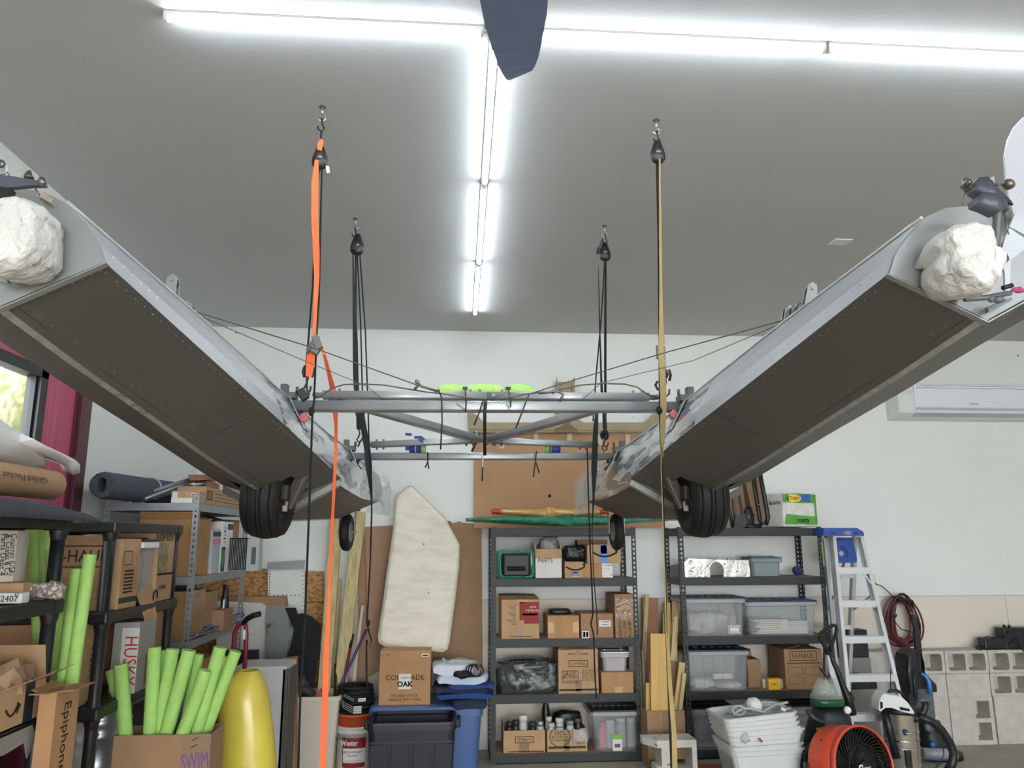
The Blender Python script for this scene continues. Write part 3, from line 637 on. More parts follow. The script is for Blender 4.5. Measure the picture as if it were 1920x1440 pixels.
# blue-taped noodle stubs and blue tape ends on the struts
BLUET = mat('blue_tape', (44, 62, 140), .55, var=.1)
NOOD = mat('green_foam_noodle', (170, 214, 116), .75, var=.05, scale=30, bump=.3, bscale=260)
def stub(x0, x1, y, Y, lab, flip):
    r = T('noodle_stub', lab, 'foam stub', at((x0+x1)/2, y, Y=Y), 'taped foam stubs on the further bar'); a_, b_ = at(x0, y, Y=Y), at(x1, y, Y=Y)
    g = G(); g.tube([a_, b_], .024, 14); g.ob('foam', NOOD, r)
    g = G(); s, e = (.0, .72) if flip else (.28, 1.0); g.tube([lerp(a_, b_, s)-V(.001, 0, 0), lerp(a_, b_, (s+e)/2), lerp(a_, b_, e)], .0255, 14)
    if flip: g.obox(lerp(a_, b_, -.1), (.03, .01, .02))
    g.ob('tape_wrap', BLUET, r)
    g = G(); g.tube([lerp(a_, b_, .34), lerp(a_, b_, .40)], .0265, 14); g.ob('pale_band', mat('pale_blue_band', (170, 190, 200), .5), r)
stub(768, 799, 841, 4.48, 'green foam stub bound in blue tape, on the left half of further bar', True)
stub(1022, 1050, 841, 4.48, 'green foam stub bound in blue tape, on the right half of further bar', False)
for k, (a_, b_, lab) in enumerate((((760, 814), (772, 815), 'tiny blue tape roll end left of centre'), ((777, 820), (790, 820), 'blue tape tag on the rear left strut'), ((787, 822), (800, 832), 'blue tape wrapped on the rear left strut'), ((950, 832), (962, 820), 'blue tape wrapped on the rear right strut'))):
    g = G(); p, q = at(*a_, Y=4.44), at(*b_, Y=4.44); g.beam(p, q, .05 if k > 1 else .012, .030 if k > 1 else .014); one(g, 'tape_tag', BLUET, lab, 'tape', group='blue tape bits on the struts')
# green noodle padding round the upper struts
g = G(); Yp = 3.40
def halfnood(x0, x1, y, seed):
    a_, b_ = at(x0, y, Y=Yp), at(x1, y, Y=Yp); secs = []
    for i in range(9):
        t_ = i/8; c = lerp(a_, b_, t_)+V(0, .0, .004*math.sin(PI*t_)); r = .038*(.78+.22*math.sin(PI*min(1, max(0, t_))))
        secs.append([c+V(0, r*math.cos(k*2*PI/14), r*math.sin(k*2*PI/14)) for k in range(14)])
    g = G(); g.loft(secs, True); return g
pad = []
for k, (x0, x1, lab) in enumerate(((820, 870, 'green foam noodle pad over the upper strut, left piece'), (872, 944, 'green foam noodle pad over the upper strut, middle piece'), (947, 1000, 'green foam noodle pad over the upper strut, right piece'))):
    one(halfnood(x0, x1, 737, k), 'noodle_pad', NOOD, lab, 'foam noodle pad', group='green pads on the upper strut')
g = G(); g.tube([at(818, 748, Y=Yp), at(1000, 749, Y=Yp)], .028, 12); one(g, 'noodle_pad', NOOD, 'long thin green foam pad beneath the upper strut', 'foam noodle pad', group='green pads on the upper strut')
# ---------------------------------------------------------------- control cables and zip ties
CAB = mat('steel_control_cable', (96, 92, 86), .45, metal=.6)
def cable(pts, r, label, m=CAB, name='control_cable', cat='cable', n=6): g = G(); g.tube(pts, r, n); return one(g, name, m, label, cat)
cable([FH(345, 578, u=.05), at(590, 653, Y=2.9), at(785, 723, Y=3.22)], .0022, 'upper steel cable from left float pulley to the centre')
cable([FH(352, 583, u=.04), at(560, 672, Y=2.9), at(690, 725, Y=3.25), at(727, 757, Y=3.3)], .0014, 'thin lower steel cable from left float pulley')
cable([FH(1478, 598, u=.05), at(1237, 664, Y=2.9), at(1045, 722, Y=3.2), at(995, 738, Y=3.22)], .0022, 'upper steel cable from right float pulley to the centre')
cable([FH(1476, 602, u=.04), at(1300, 676, Y=2.9), at(1127, 718, Y=3.25), at(1085, 756, Y=3.3)], .0014, 'thin lower steel cable from right float pulley')
cable([at(*p, Y=3.22) for p in ((590, 747), (603, 742), (622, 728), (645, 721), (680, 720), (720, 722), (775, 731))], .0032, 'stiff grey cable looping up at the left end of nearer bar')
cable([at(*p, Y=3.22) for p in ((1236, 747), (1215, 740), (1195, 726), (1170, 720), (1130, 719), (1090, 722), (1050, 730), (1035, 738))], .0032, 'stiff grey cable looping up at the right end of nearer bar')
cable([at(*p, Y=3.22) for p in ((775, 731), (800, 735), (830, 738), (870, 745), (908, 750))], .0032, 'grey cable sagging into the centre from the left')
cable([at(*p, Y=3.22) for p in ((908, 750), (950, 746), (985, 739), (1015, 735), (1045, 733))], .0032, 'grey cable sagging into the centre from the right')
for pts, lab in ((((777, 730), (785, 722), (782, 716), (790, 724), (822, 734)), 'dark turnbuckle on cable left of the green pads'), (((1010, 737), (1030, 735), (1047, 733), (1056, 740), (1050, 753)), 'dark turnbuckle and hook on cable right of the green pads')):
    g = G(); g.tube([at(*p, Y=3.19) for p in pts], .006, 8); g.blob(at(*pts[2], Y=3.19), (.02, .015, .02), .2, 4, 3, 2); one(g, 'turnbuckle', STEEL, lab, 'turnbuckle', group='turnbuckles on the cables')
cable([at(*p, Y=3.2) for p in ((822, 730), (828, 745), (829, 790), (826, 843))], .0036, 'long black zip tie hanging left of the centre', BLACKP, 'zip_tie', 'zip tie')
cable([at(*p, Y=3.19) for p in ((906, 750), (898, 775), (889, 797))], .0036, 'short black zip tie slanting left at the centre', BLACKP, 'zip_tie', 'zip tie')
cable([at(*p, Y=3.19) for p in ((992, 738), (980, 770), (967, 803))], .0036, 'black zip tie slanting left, right of the centre', BLACKP, 'zip_tie', 'zip tie')
for xs, lab in (((872, 728, 874, 773, 856, 773), 'black zip tie binding the left green pad'), ((953, 728, 958, 748, 949, 773), 'black zip tie binding the right green pad')):
    g = G(); g.tube([at(xs[0], xs[1], Y=3.34), at(xs[0]+1, xs[1]+12, Y=3.30), at(xs[2], 750, Y=3.2), at(xs[2]-1, xs[3] if xs[3] > 760 else 764, Y=3.2)], .003, 6)
    g.obox(at(xs[0], xs[1], Y=3.34), (.022, .012, .012)); g.tube([at(xs[2]-2, 768, Y=3.2), at(xs[4], 757, Y=3.2)], .0016, 4); one(g, 'zip_tie', BLACKP, lab, 'zip tie')
g = G(); g.tube([at(911, 750, Y=3.2), at(909, 772, Y=3.205), at(909, 853, Y=3.3)], .007, 10); one(g, 'black_rod', BLACKP, 'upright black tube hanging at the middle of both bars', 'rod')
for xs, lab in (((802, 848, 802, 866, 797, 877, 804, 879), 'black zip tie with two short tails at left of further bar'), ((1006, 846, 1004, 864, 1000, 894, 1011, 887), 'black zip tie with two long tails at right of further bar'), ((1148, 860, 1141, 872, 1134, 882, 1133, 880), 'curled black zip tie by the right end of further bar'), ((668, 864, 672, 872, 678, 880, 676, 878), 'small black zip tie by the left end of further bar')):
    g = G()
    for k in (4, 6): g.tube([at(xs[0], xs[1], Y=4.45), at(xs[2], xs[3], Y=4.45), at(xs[k], xs[k+1], Y=4.45)], .004, 6)
    one(g, 'zip_tie', BLACKP, lab, 'zip tie')
tie = cable([at(905, 850, Y=4.44), at(905, 876, Y=4.44)], .004, 'half white, half dark tie hanging straight down at middle of further bar', WHITEP, 'zip_tie', 'zip tie')
g = G(); g.tube([at(905, 876, Y=4.44), at(904, 902, Y=4.44)], .004, 6); g.ob('tie_tail', BLACKP, tie)
for sx, lab in ((584, 'left'), (1258, 'right')):
    g = G(); g.blob(at(sx-14 if sx < 900 else sx+5, 783 if sx < 900 else 778, Y=3.22), (.035, .02, .04), .5, 6, sx, 3); one(g, 'red_rag', mat('faded_red_rag', (196, 96, 98), .8, second=(225, 210, 205), mask=(.45, .6)), 'scrap of red and clear tape under the '+lab+' end of nearer bar', 'tape scrap', group='tape scraps under the bar ends')
# ---------------------------------------------------------------- hoists and straps
ORANGE = mat('orange_webbing', (250, 112, 62), .7, var=.05, bump=.2, bscale=200)
TANW = mat('tan_webbing', (172, 150, 98), .7, var=.08, bump=.2, bscale=200)
def hook(g, p, s=1, d=-1):
    """open S of round bar hanging from p"""
    g.tube([p+V(.0, 0, 0), p+V(.002, 0, -.02*s), p+V(d*-.004, 0, -.04*s), p+V(d*-.014, 0, -.055*s), p+V(d*-.002, 0, -.072*s), p+V(d*.014, 0, -.06*s), p+V(d*.016, 0, -.045*s)], .0045, 8)
def eye(p, label):
    r = T('ceiling_hook', label, 'ceiling hook', (p.x, p.y, ZC), 'screw hooks in the ceiling')
    g = G(); g.tube([V(p.x, p.y, ZC), V(p.x, p.y, ZC-.04)], .005, 8); pts = [V(p.x+.016*math.sin(a), p.y, ZC-.056-.016*math.cos(a+PI)) for a in [.3+k*.5 for k in range(11)]]
    g.tube([V(p.x, p.y, ZC-.04)]+[V(p.x+.016*math.sin(a), p.y, ZC-.056+.016*math.cos(a)) for a in [k*.6 for k in range(9)]], .004, 8); g.ob('screw_eye', mat('zinc_hook', (170, 170, 168), .3, metal=.8), r)
    g = G(); g.lathe([(.005, 0), (.016, 0), (.016, -.002), (.005, -.002)], (p.x, p.y, ZC)); g.ob('washer', STEEL, r)
    return V(p.x, p.y, ZC-.07)
def block(p, s, root, tilt=0):
    g = G(); g.lathe([(0, .045*s), (.012*s, .042*s), (.02*s, .02*s), (.031*s, -.015*s), (.03*s, -.04*s), (.018*s, -.055*s), (0, -.058*s)], p, V(tilt, 0, 1), 14, sq=(1, .55)); g.ob('pulley_block', BLACKP, root)
    g = G(); g.lathe([(0, -.02*s), (.012*s, -.02*s), (.012*s, .02*s), (0, .02*s)], p+V(0, 0, -.012*s), V(0, 1, 0), 10); g.ob('axle', STEEL, root)
def pts(Y, *a): return [at(x, y, Y=Y) for x, y in a]
def hoist(h, Y, blk, lines, low, label, tail=None, s=1.15, knot=None):
    p = at(*h, Y=Y); e = eye(p, 'screw hook in the ceiling holding the '+label.split(' hoist')[0]+' hoist')
    root = T('rope_hoist', label, 'rope hoist', e, 'rope hoists holding the floats')
    bp = at(*blk, Y=Y)
    g = G(); hook(g, e+V(0, -.002, .012), .9); g.tube([e+V(0, 0, -.05), lerp(e, bp, .6), bp+V(0, 0, .045*s)], .004, 8); g.ob('top_hook', BLACKP, root)
    block(bp, s, root)
    for k, ln in enumerate(lines):
        g = G(); g.tube([at(x, y, Y=Y+.012*k) for x, y in ln], .0042, 8); g.ob('rope', ROPE, root)
    lp = at(*low, Y=Y); g = G()
    g.blob(lp+V(0, 0, .05), (.03, .025, .05), .25, 4, 2, 2); hook(g, lp+V(.0, 0, .04), 1.3, 1)
    for k in range(2): g.tube([lp+V(-.012+.03*k, 0, .07), lp+V(-.02+.045*k, 0, .045), lp+V(-.012+.03*k, 0, .02)], .006, 8)
    g.ob('lower_hook', BLACKP, root)
    if tail:
        g = G(); g.tube([at(x, y, Y=Y-.03) for x, y in tail], .0045, 8); g.ob('tail_rope', ROPE, root)
    if knot:
        g = G(); g.blob(at(*knot, Y=Y-.03), (.026, .024, .04), .2, 4, 3, 2); g.ob('knot', ROPE, root)
    return root
YF1, YR = 3.23, 4.47
hoist((604, 216), YF1, (600, 292), [[(604, 300), (601, 420), (598, 560), (594, 620), (591, 700), (589, 742)], [(599, 302), (592, 420), (586, 540), (578, 640), (573, 700)]], (576, 716), 'front left black rope hoist beside the orange strap', tail=[(590, 744), (586, 770), (583, 860), (578, 1000), (571, 1180), (563, 1300), (558, 1480)], knot=(584, 772))
hoist((1231, 240), YF1, (1233, 282), [[(1234, 300), (1237, 480), (1240, 560), (1247, 700)], [(1231, 300), (1234, 440), (1236, 620), (1237, 745)], [(1236, 300), (1235, 500), (1237, 700)]], (1248, 722), 'front right black rope hoist beside the tan strap', tail=[(1237, 742), (1238, 800), (1242, 900), (1247, 1050), (1250, 1200), (1255, 1330), (1259, 1440), (1261, 1500)], knot=(1236, 770))
hoist((666, 424), YR, (670, 456), [[(669, 468), (676, 600), (680, 760), (683, 830)], [(674, 468), (685, 620), (690, 760), (692, 838)], [(667, 470), (668, 640), (670, 745)]], (674, 790), 'rear left black rope hoist, four thin ropes', tail=[(692, 838), (696, 870), (697, 960), (694, 1060), (689, 1150), (688, 1170), (696, 1200), (694, 1215), (687, 1200), (687, 1260), (688, 1300)], s=1.35, knot=(690, 1168))
hoist((1134, 434), YR, (1134, 470), [[(1134, 484), (1127, 600), (1118, 700), (1112, 790)], [(1135, 484), (1134, 600), (1134, 770)], [(1136, 484), (1136, 780)]], (1133, 830), 'rear right black rope hoist, three thin ropes', tail=[(1101, 840), (1104, 960), (1108, 1060), (1112, 1150), (1108, 1170), (1113, 1190), (1115, 1250), (1118, 1310)], s=1.2, knot=(1133, 812))
# straps
def strap(label, Y, w_, m, runs, th=.0012, grp='straps holding the floats'):
    first = at(*runs[0][0][:2], Y=Y); r = T('tie_down_strap', label, 'strap', first, grp)
    for run in runs:
        g = G(); g.ribbon([(at(q[0], q[1], Y=Y+(q[4] if len(q) > 4 else 0)), q[2], q[3]) for q in run], w_, th); g.ob('webbing', m, r)
    return r
s1 = strap('orange tie-down strap, its loose end hanging to the floor', 3.21, .03, ORANGE, [
    [(603, 262, .9, .022), (600, 272, .4, .026), (599, 282, .3, .018)],
    [(594, 300, .2, .016), (591, 340, 0, .030), (590, 400, 0, .030), (593, 470, 0, .028), (594, 520, .3, .022), (591, 580, .6, .018), (589, 640, .9, .014)],
    [(584, 655, .2, .034), (582, 680, .2, .034), (579, 706, .2, .026)],
    [(600, 640, 1.2, .02), (608, 665, 1.0, .02), (617, 700, .7, .02, .12), (624, 730, .3, .026, .24), (628, 765, .2, .024, .24), (630, 800, 1.1, .022, .23), (629, 860, .9, .017, .23), (625, 940, .9, .016, .22), (620, 1050, .9, .015, .21), (616, 1150, .3, .015, .2), (612, 1220, 0, .022, .2), (610, 1300, 0, .025, .2), (607, 1380, 0, .025, .2), (604, 1470, 0, .025, .2)]])
g = G(); a_ = at(590, 652, Y=3.2); g.obox(a_, (.05, .03, .05), (0, .5, 0), bev=.004); g.obox(a_+V(.012, -.01, .02), (.03, .03, .06), (0, -.4, 0), bev=.003); g.tube([a_+V(-.03, -.012, -.03), a_+V(.02, -.012, .045)], .005, 8); g.ob('ratchet_buckle', mat('steel_buckle', (116, 114, 112), .35, metal=.7, var=.1), s1)
g = G(); hook(g, at(575, 706, Y=3.2), 1.35, -1); g.obox(at(568, 740, Y=3.2), (.035, .03, .05), (0, -.6, 0), bev=.005); g.ob('strap_hook', BLACKP, s1)
g = G(); p = at(613, 316, Y=3.19); g.prism([p+V(-.006, 0, .014), p+V(.008, 0, .012), p+V(.014, 0, -.018), p+V(.0, 0, -.022)], (0, .001, 0)); g.ob('care_tag', PAPER, s1)
s2 = strap('tan tie-down strap at front right, loose end hanging low', 3.2, .022, TANW, [
    [(1237, 298, .9, .014), (1238, 400, .8, .015), (1239, 520, .7, .019), (1240, 600, .5, .022), (1240, 645, .3, .028)],
    [(1240, 645, .2, .03), (1242, 700, .2, .028), (1244, 745, .2, .030), (1243, 800, .4, .028), (1242, 830, .6, .022), (1240, 880, 1.2, .02), (1243, 960, 1.1, .02), (1247, 1060, .9, .018), (1251, 1180, .7, .02), (1256, 1280, .5, .02), (1264, 1380, .4, .024), (1266, 1480, .4, .024)]])
g = G(); a_ = at(1233, 660, Y=3.21); g.obox(a_, (.01, .02, .06), bev=.002); g.obox(at(1245, 662, Y=3.21), (.01, .02, .06), bev=.002); g.tube([at(1231, 672, Y=3.21), at(1247, 672, Y=3.21)], .004, 6); g.ob('ratchet_buckle', mat('steel_buckle', (140, 138, 136), .35), s2)
g = G(); g.tube([at(1233, 715, Y=3.21), at(1229, 722, Y=3.21), at(1233, 730, Y=3.21), at(1240, 728, Y=3.21)], .006, 8); g.ob('strap_hook', BLACKP, s2)
s3 = strap('black strap at rear left, knotted and hanging behind the orange one', 4.45, .03, WEBK, [
    [(662, 478, 1.3, .018), (664, 560, .9, .024), (666, 640, .2, .030), (667, 700, 0, .032), (669, 745, 0, .030)],
    [(673, 776, .1, .032), (674, 805, .1, .034)], [(678, 776, .3, .03), (684, 815, .2, .036), (689, 845, .2, .036), (690, 870, .1, .034), (694, 900, .5, .026), (697, 938, 1.0, .012)]])
g = G(); g.obox(at(664, 462, Y=4.45), (.03, .02, .05), (0, .2, 0), bev=.005); hook(g, at(674, 808, Y=4.44), .9, 1); g.tube([at(671, 838, Y=4.44), at(677, 825, Y=4.44)], .005, 6); g.ob('strap_hook', BLACKP, s3)
s4 = strap('black strap at rear right, dropping past the small nose wheel', 4.44, .03, WEBK, [
    [(1122, 498, 1.3, .012), (1124, 600, .9, .012), (1127, 700, .8, .018), (1129, 745, .6, .022)],
    [(1133, 775, .3, .026), (1134, 800, .2, .026), (1135, 825, .3, .02)], [(1119, 775, .3, .02), (1117, 800, .2, .03), (1115, 850, .2, .036), (1114, 880, .2, .036), (1113, 930, .8, .02), (1110, 1000, 1.2, .012), (1113, 1080, 1.1, .012), (1119, 1150, 1.0, .012), (1120, 1190, 1.0, .012)]])
g = G(); g.obox(at(1122, 470, Y=4.44), (.022, .018, .04), (0, .25, 0), bev=.004); g.tube([at(1130, 447, Y=4.44), at(1124, 462, Y=4.44)], .004, 6); hook(g, at(1135, 815, Y=4.43), 1.0, 1); g.ob('strap_hook', BLACKP, s4)
# ---------------------------------------------------------------- charcoal shelving units
LEV = [1.835, 1.425, .945, .515, .072]
def ladder(g, a, b, w, z0, z1, pitch=.038, hole=True):
    """upright perforated flange from plan point a towards unit b*w"""
    n = V(-b.y, b.x, 0)*.0016
    def bar(u0, u1, za, zb):
        p, q = a+b*u0, a+b*u1; c = [V(p.x, p.y, za), V(q.x, q.y, za), V(q.x, q.y, zb), V(p.x, p.y, zb)]; g.prism(c, n)
    if not hole: bar(0, w, z0, z1); return
    bar(0, w*.30, z0, z1); bar(w*.66, w, z0, z1); z = z0
    while z < z1: bar(w*.30, w*.66, z, min(z1, z+pitch*.52)); z += pitch
def rack(name, label, x0, x1, yf, yb, levels, lip, m, mboard, plainleft=False, top=None, pw=.04, grp=None):
    r = T(name, label, 'shelving unit', ((x0+x1)/2, (yf+yb)/2, 0), grp); H = top or levels[0]+.01
    for px, sx in ((x0, 1), (x1, -1)):
        for py, sy in ((yf, 1), (yb, -1)):
            g = G(); ladder(g, V(px, py, 0), V(sx, 0, 0), pw, 0, H, hole=not (plainleft and px == x0 and py == yf)); ladder(g, V(px, py, 0), V(0, sy, 0), pw, 0, H); g.ob('post', m, r)
    for z in levels:
        g = G()
        for y in (yf+.003, yb-.005): g.box(x0+.003, x1-.003, y, y+.002, z-lip, z); g.box(x0+.003, x1-.003, y, y+(.02 if y < (yf+yb)/2 else -.02), z-lip, z-lip+.002)
        for x in (x0+.003, x1-.005): g.box(x, x+.002, yf+.003, yb-.003, z-lip, z)
        for x in (x0+.02, (x0+x1)/2, x1-.02): g.tube([V(x, yf+.004, z-lip/2), V(x, yf-.002, z-lip/2)], .005, 6)
        b = g.ob('shelf_beam', m, r)
        g = G(); g.box(x0+.006, x1-.006, yf+.006, yb-.006, z-.013, z-.001); g.ob('shelf_board', mboard, b)
    return r
BOARD = mat('particle_board', (150, 130, 108), .8, var=.15, scale=30)
GS = 'charcoal steel shelving units'
CX0, CX1, SF, SB = .336, 1.56, 6.54, 6.985
rack('shelving_unit', 'charcoal steel five-tier shelving unit under the green-wrapped propeller', CX0, CX1, SF, SB, LEV, .065, SHELFG, BOARD, True, grp=GS)
RX0, RX1 = 1.932, 3.19
rack('shelving_unit', 'charcoal steel five-tier shelving unit beside the stepladder', RX0, RX1, SF, SB, LEV, .065, SHELFG, BOARD, grp=GS)
# ---------------------------------------------------------------- cartons
def carton(name, label, x0, x1, y0, y1, z0, z1, m=KRAFT, tape='v', opened=False, flaps=(), cat='box', rz=0, grp=None):
    c = V((x0+x1)/2, (y0+y1)/2, z0); r = T(name, label, cat, c, grp, rz); a, b, h = (x1-x0)/2, (y1-y0)/2, z1-z0; OFF[r.name] = V(0, 0, 0)
    if opened:
        g = G(); t = .004
        g.box(-a, a, -b, -b+t, 0, h); g.box(-a, a, b-t, b, 0, h); g.box(-a, -a+t, -b+t, b-t, 0, h); g.box(a-t, a, -b+t, b-t, 0, h); g.box(-a, a, -b, b, 0, t); g.ob('box_body', m, r)
    else:
        g = G(); g.box(-a, a, -b, b, 0, h, bev=min(.004, a*.1)); g.ob('box_body', m, r)
        if tape: g = G(); w_ = min(.025, a*.25); g.box(-w_, w_, -b-.0008, b+.0008, h-.03, h+.0008); g.box(-w_, w_, -b-.0008, -b, 0 if tape == 'v' else h-.06, h*.3 if tape == 'v' else h); g.ob('packing_tape', TAPE, r)
    for fl in flaps:       # (side, angle from upright outward, length)
        sd, an, ln = fl; g = G()
        if sd in 'lr':
            s = -1 if sd == 'l' else 1; p = V(s*a, 0, h); q = p+V(s*math.sin(an), 0, math.cos(an))*ln; g.prism([p-V(0, b, 0), p+V(0, b, 0), q+V(0, b*.96, 0), q-V(0, b*.96, 0)], V(math.cos(an)*-s, 0, math.sin(an))*.003)
        else:
            s = -1 if sd == 'f' else 1; p = V(0, s*b, h); q = p+V(0, s*math.sin(an), math.cos(an))*ln; g.prism([p-V(a, 0, 0), p+V(a, 0, 0), q+V(a*.97, 0, 0), q-V(a*.97, 0, 0)], V(0, math.cos(an)*-s, math.sin(an))*.003)
        g.ob('flap', m, r)
    return r, a, b, h
def ftext(bx, s, size, x, z, m=INK, fit=None, name='lettering', face='f', xd=None):
    """lettering on the front (f) or right (r) side of a box, x and z as fractions of it"""
    r, a, b, h = bx
    if face == 'f': return text(s, size, V(lerp(-a, a, x), -b, lerp(0, h, z)), r, m, fit=fit, name=name, xdir=xd or V(1, 0, 0))
    return text(s, size, V(a, lerp(-b, b, x), lerp(0, h, z)), r, m, fit=fit, name=name, xdir=xd or V(0, 1, 0), nrm=V(1, 0, 0))
def fpatch(bx, x0, x1, z0, z1, m, name='printed_patch', face='f', frame=0, lift=.0008):
    r, a, b, h = bx; g = G()
    def P(u, v, d=0): return V(lerp(-a, a, u), -b-d, lerp(0, h, v)) if face == 'f' else V(a+d, lerp(-b, b, u), lerp(0, h, v))
    def rect(u0, u1, v0, v1): g.prism([P(u0, v0), P(u1, v0), P(u1, v1), P(u0, v1)], P(u0, v0, lift)-P(u0, v0))
    if frame:
        fx, fz = frame/(2*(a if face == 'f' else b)), frame/h; rect(x0, x1, z0, z0+fz); rect(x0, x1, z1-fz, z1); rect(x0, x0+fx, z0, z1); rect(x1-fx, x1, z0, z1)
    else: rect(x0, x1, z0, z1)
    return g.ob(name, m, r)
def boxpx(px, Y, lev, depth, name, label, m=KRAFT, **k):
    x0, x1, z0, z1 = span(*px, Y); return carton(name, label, x0, x1, Y, Y+depth, lev, lev+(z1-z0), m, **k)
UH = 'U-HAUL'
L1, L2, L3, L4 = LEV[1:]
# --- centre unit, upper level
g = G(); x0, x1, z0, z1 = span(934, 1031, 1002, 1084, 6.57)
amp = T('bagged_case', 'black ribbed case wrapped in green bubble film at the left of upper shelf', 'case', ((x0+x1)/2, 6.75, L1))
H1 = z1-z0
g = G(); g.box(x0+.045, x1-.04, 6.575, 6.90, L1+.02, L1+H1-.032, bev=.012)
for k in range(5): cxx = lerp(x0+.09, x1-.09, k/4); g.box(cxx-.016, cxx+.016, 6.572, 6.58, L1+.06, L1+.1, mi=1)
g.ob('case', [mat('dark_case_plastic', (38, 40, 44), .5), HOLE], amp)
g = G(); secs = []
for y in (6.56, 6.6, 6.9, 6.93): secs.append([V((x0+x1)/2+(x1-x0)/2*math.copysign(abs(math.cos(t))**.25, math.cos(t))*(1+.01*math.sin(9*t+y*20)), y, L1+.002+H1/2+H1/2*math.copysign(abs(math.sin(t))**.25, math.sin(t))*(1+.012*math.sin(11*t+y*30))) for t in [2*PI*k/48 for k in range(48)]])
secs.insert(0, [V((x0+x1)/2+(p.x-(x0+x1)/2)*.84, 6.555, L1+H1/2+(p.z-L1-H1/2)*.84) for p in secs[0]])
g.loft(secs, True, cap=False); g.ob('bubble_wrap', mat('green_bubble_film', (60, 150, 120), .15, alpha=.85, bump=1, bscale=60, var=.3, scale=20), amp)
g = G(); g.box(x1-.03, x1-.012, 6.56, 6.575, L1+.1, L1+H1-.01); g.ob('white_edge', PAPER, amp)
bx = boxpx((1004, 1030, 1053, 1085), 6.56, L1, .30, 'open_box', 'white open box marked PARTS with a brown flap folded over its front', mat('white_card', (214, 212, 204), .7), opened=True, flaps=(('l', .12, .05), ('r', -.12, .07)))
fpatch(bx, 0, 1, .68, 1.0, KRAFT, 'flap', lift=.004); ftext(bx, 'PARTS', .05, .38, .60, INK, fit=.12)
g = G(); g.blob((at(1030, 1018, Y=6.68).x, 6.68, L1+.27), (.17, .15, .16), .45, 5, 3, 3); one(g, 'crumpled_bag', mat('crumpled_clear_bag', (170, 170, 172), .15, var=.4, scale=20, alpha=.7, bump=1, bscale=30), 'crumpled clear plastic sticking up behind the PARTS box', 'plastic bag')
bx = boxpx((1059, 1054, 1095, 1085), 6.57, L1, .2, 'small_box', 'small brown smile-arrow box under the shiny black packet', KRAFT, tape=None)
BLT = mat('dark_branded_tape', (36, 44, 54), .3)
fpatch(bx, .36, .72, 0, .5, BLT, 'tape_label'); fpatch(bx, .42, .66, .3, .36, mat('pale_print', (120, 160, 190), .5)); ftext(bx, 'prime', .02, .54, .12, PAPER)
def smile(bx, u, v, w_):
    r, a, b, h = bx; g = G(); c = V(lerp(-a, a, u), -b-.002, lerp(0, h, v)); g.tube([c+V(w_*(t-.5), 0, .22*w_*((2*t-1)**2-.6)*.8) for t in [k/10 for k in range(11)]], w_*.035, 4)
    e = c+V(w_*.5, 0, .11*w_); g.prism([e+V(-.14*w_, 0, .10*w_), e+V(.05*w_, 0, .14*w_), e+V(.0, 0, -.10*w_)], (0, -.001, 0)); g.ob('smile_arrow', INK, r)
smile(bx, .55, .62, .16)
r_, a, b, h = bx
g = G(); xa, xb, za, zb = span(1059, 1023, 1101, 1053, 6.58); g.blob(((xa+xb)/2, 6.70, L1+h+(zb-za)/2+.002), (xb-xa, .2, zb-za), .14, 5, 2, 3, pw=.45); one(g, 'wrapped_packet', mat('shiny_black_film', (30, 30, 34), .12, bump=1, bscale=22, var=.5, scale=30), 'packet in shiny crinkled black film on top of the small box', 'packet')
bx = boxpx((1095, 1057, 1150, 1085), 6.57, L1, .25, 'brown_box', 'flat orange-brown box with a white label, under the box with blue tape', KRAFT3, tape=None); fpatch(bx, .62, .98, .02, .98, PAPER, 'white_label'); ftext(bx, 'CE', .02, .92, .2); fpatch(bx, .70, .95, .8, .84, INK); fpatch(bx, .66, .9, .6, .62, INK); fpatch(bx, .66, .84, .42, .44, INK)
h2 = bx[3]; xa, xb, za, zb = span(1101, 1022, 1164, 1057, 6.565)
bx = carton('brown_box', 'smile-arrow brown box crossed by a strip of blue tape', xa, xb, 6.56, 6.80, L1+h2, L1+h2+zb-za, KRAFT, tape=None); fpatch(bx, .36, .61, 0, 1, mat('blue_painter_tape', (70, 120, 196), .4, var=.1), 'blue_tape'); smile(bx, .52, .5, .21); fpatch(bx, .4, .58, .5, .95, mat('shiny_label', (130, 150, 220), .15, var=.5, scale=40), 'label')
carton('brown_box', 'brown box standing behind the blue-taped box at top right', xa-.04, xb-.06, 6.82, 6.96, L1, L1+.315, KRAFT2, tape=None)
# --- second level
bx = boxpx((940, 1122, 1011, 1196), 6.57, L2, .33, 'moving_box', 'tall upside-down moving box with a dark red printed panel', KRAFT, opened=False)
fpatch(bx, .48, 1, .38, .93, mat('dark_red_print', (150, 48, 48), .7), 'red_panel'); fpatch(bx, .48, .6, .38, .47, KRAFT, 'printed_patch', lift=.0016)
fpatch(bx, .56, .96, .59, .64, mat('violet_print', (110, 60, 130), .7)); ftext(bx, 'Wardrobe', .03, .84, .71, PAPER, xd=V(-1, 0, 0)); ftext(bx, 'small', .025, .84, .8, PAPER, xd=V(-1, 0, 0))
for k in range(10): fpatch(bx, .38-.2*((k*37 % 10)/10)-.04, .38, .86-.055*k, .872-.055*k, INK, 'printed_line')
fpatch(bx, .22, .8, .05, .065, INK, 'printed_line')
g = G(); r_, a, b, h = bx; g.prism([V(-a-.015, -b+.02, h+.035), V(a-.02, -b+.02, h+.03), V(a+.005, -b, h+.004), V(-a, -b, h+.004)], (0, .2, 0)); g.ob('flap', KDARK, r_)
bx = boxpx((1027, 1153, 1086, 1196), 6.56, L2, .3, 'brown_box', 'taped brown box with a black pouch lying on top', KRAFT3, tape=None)
g = G()
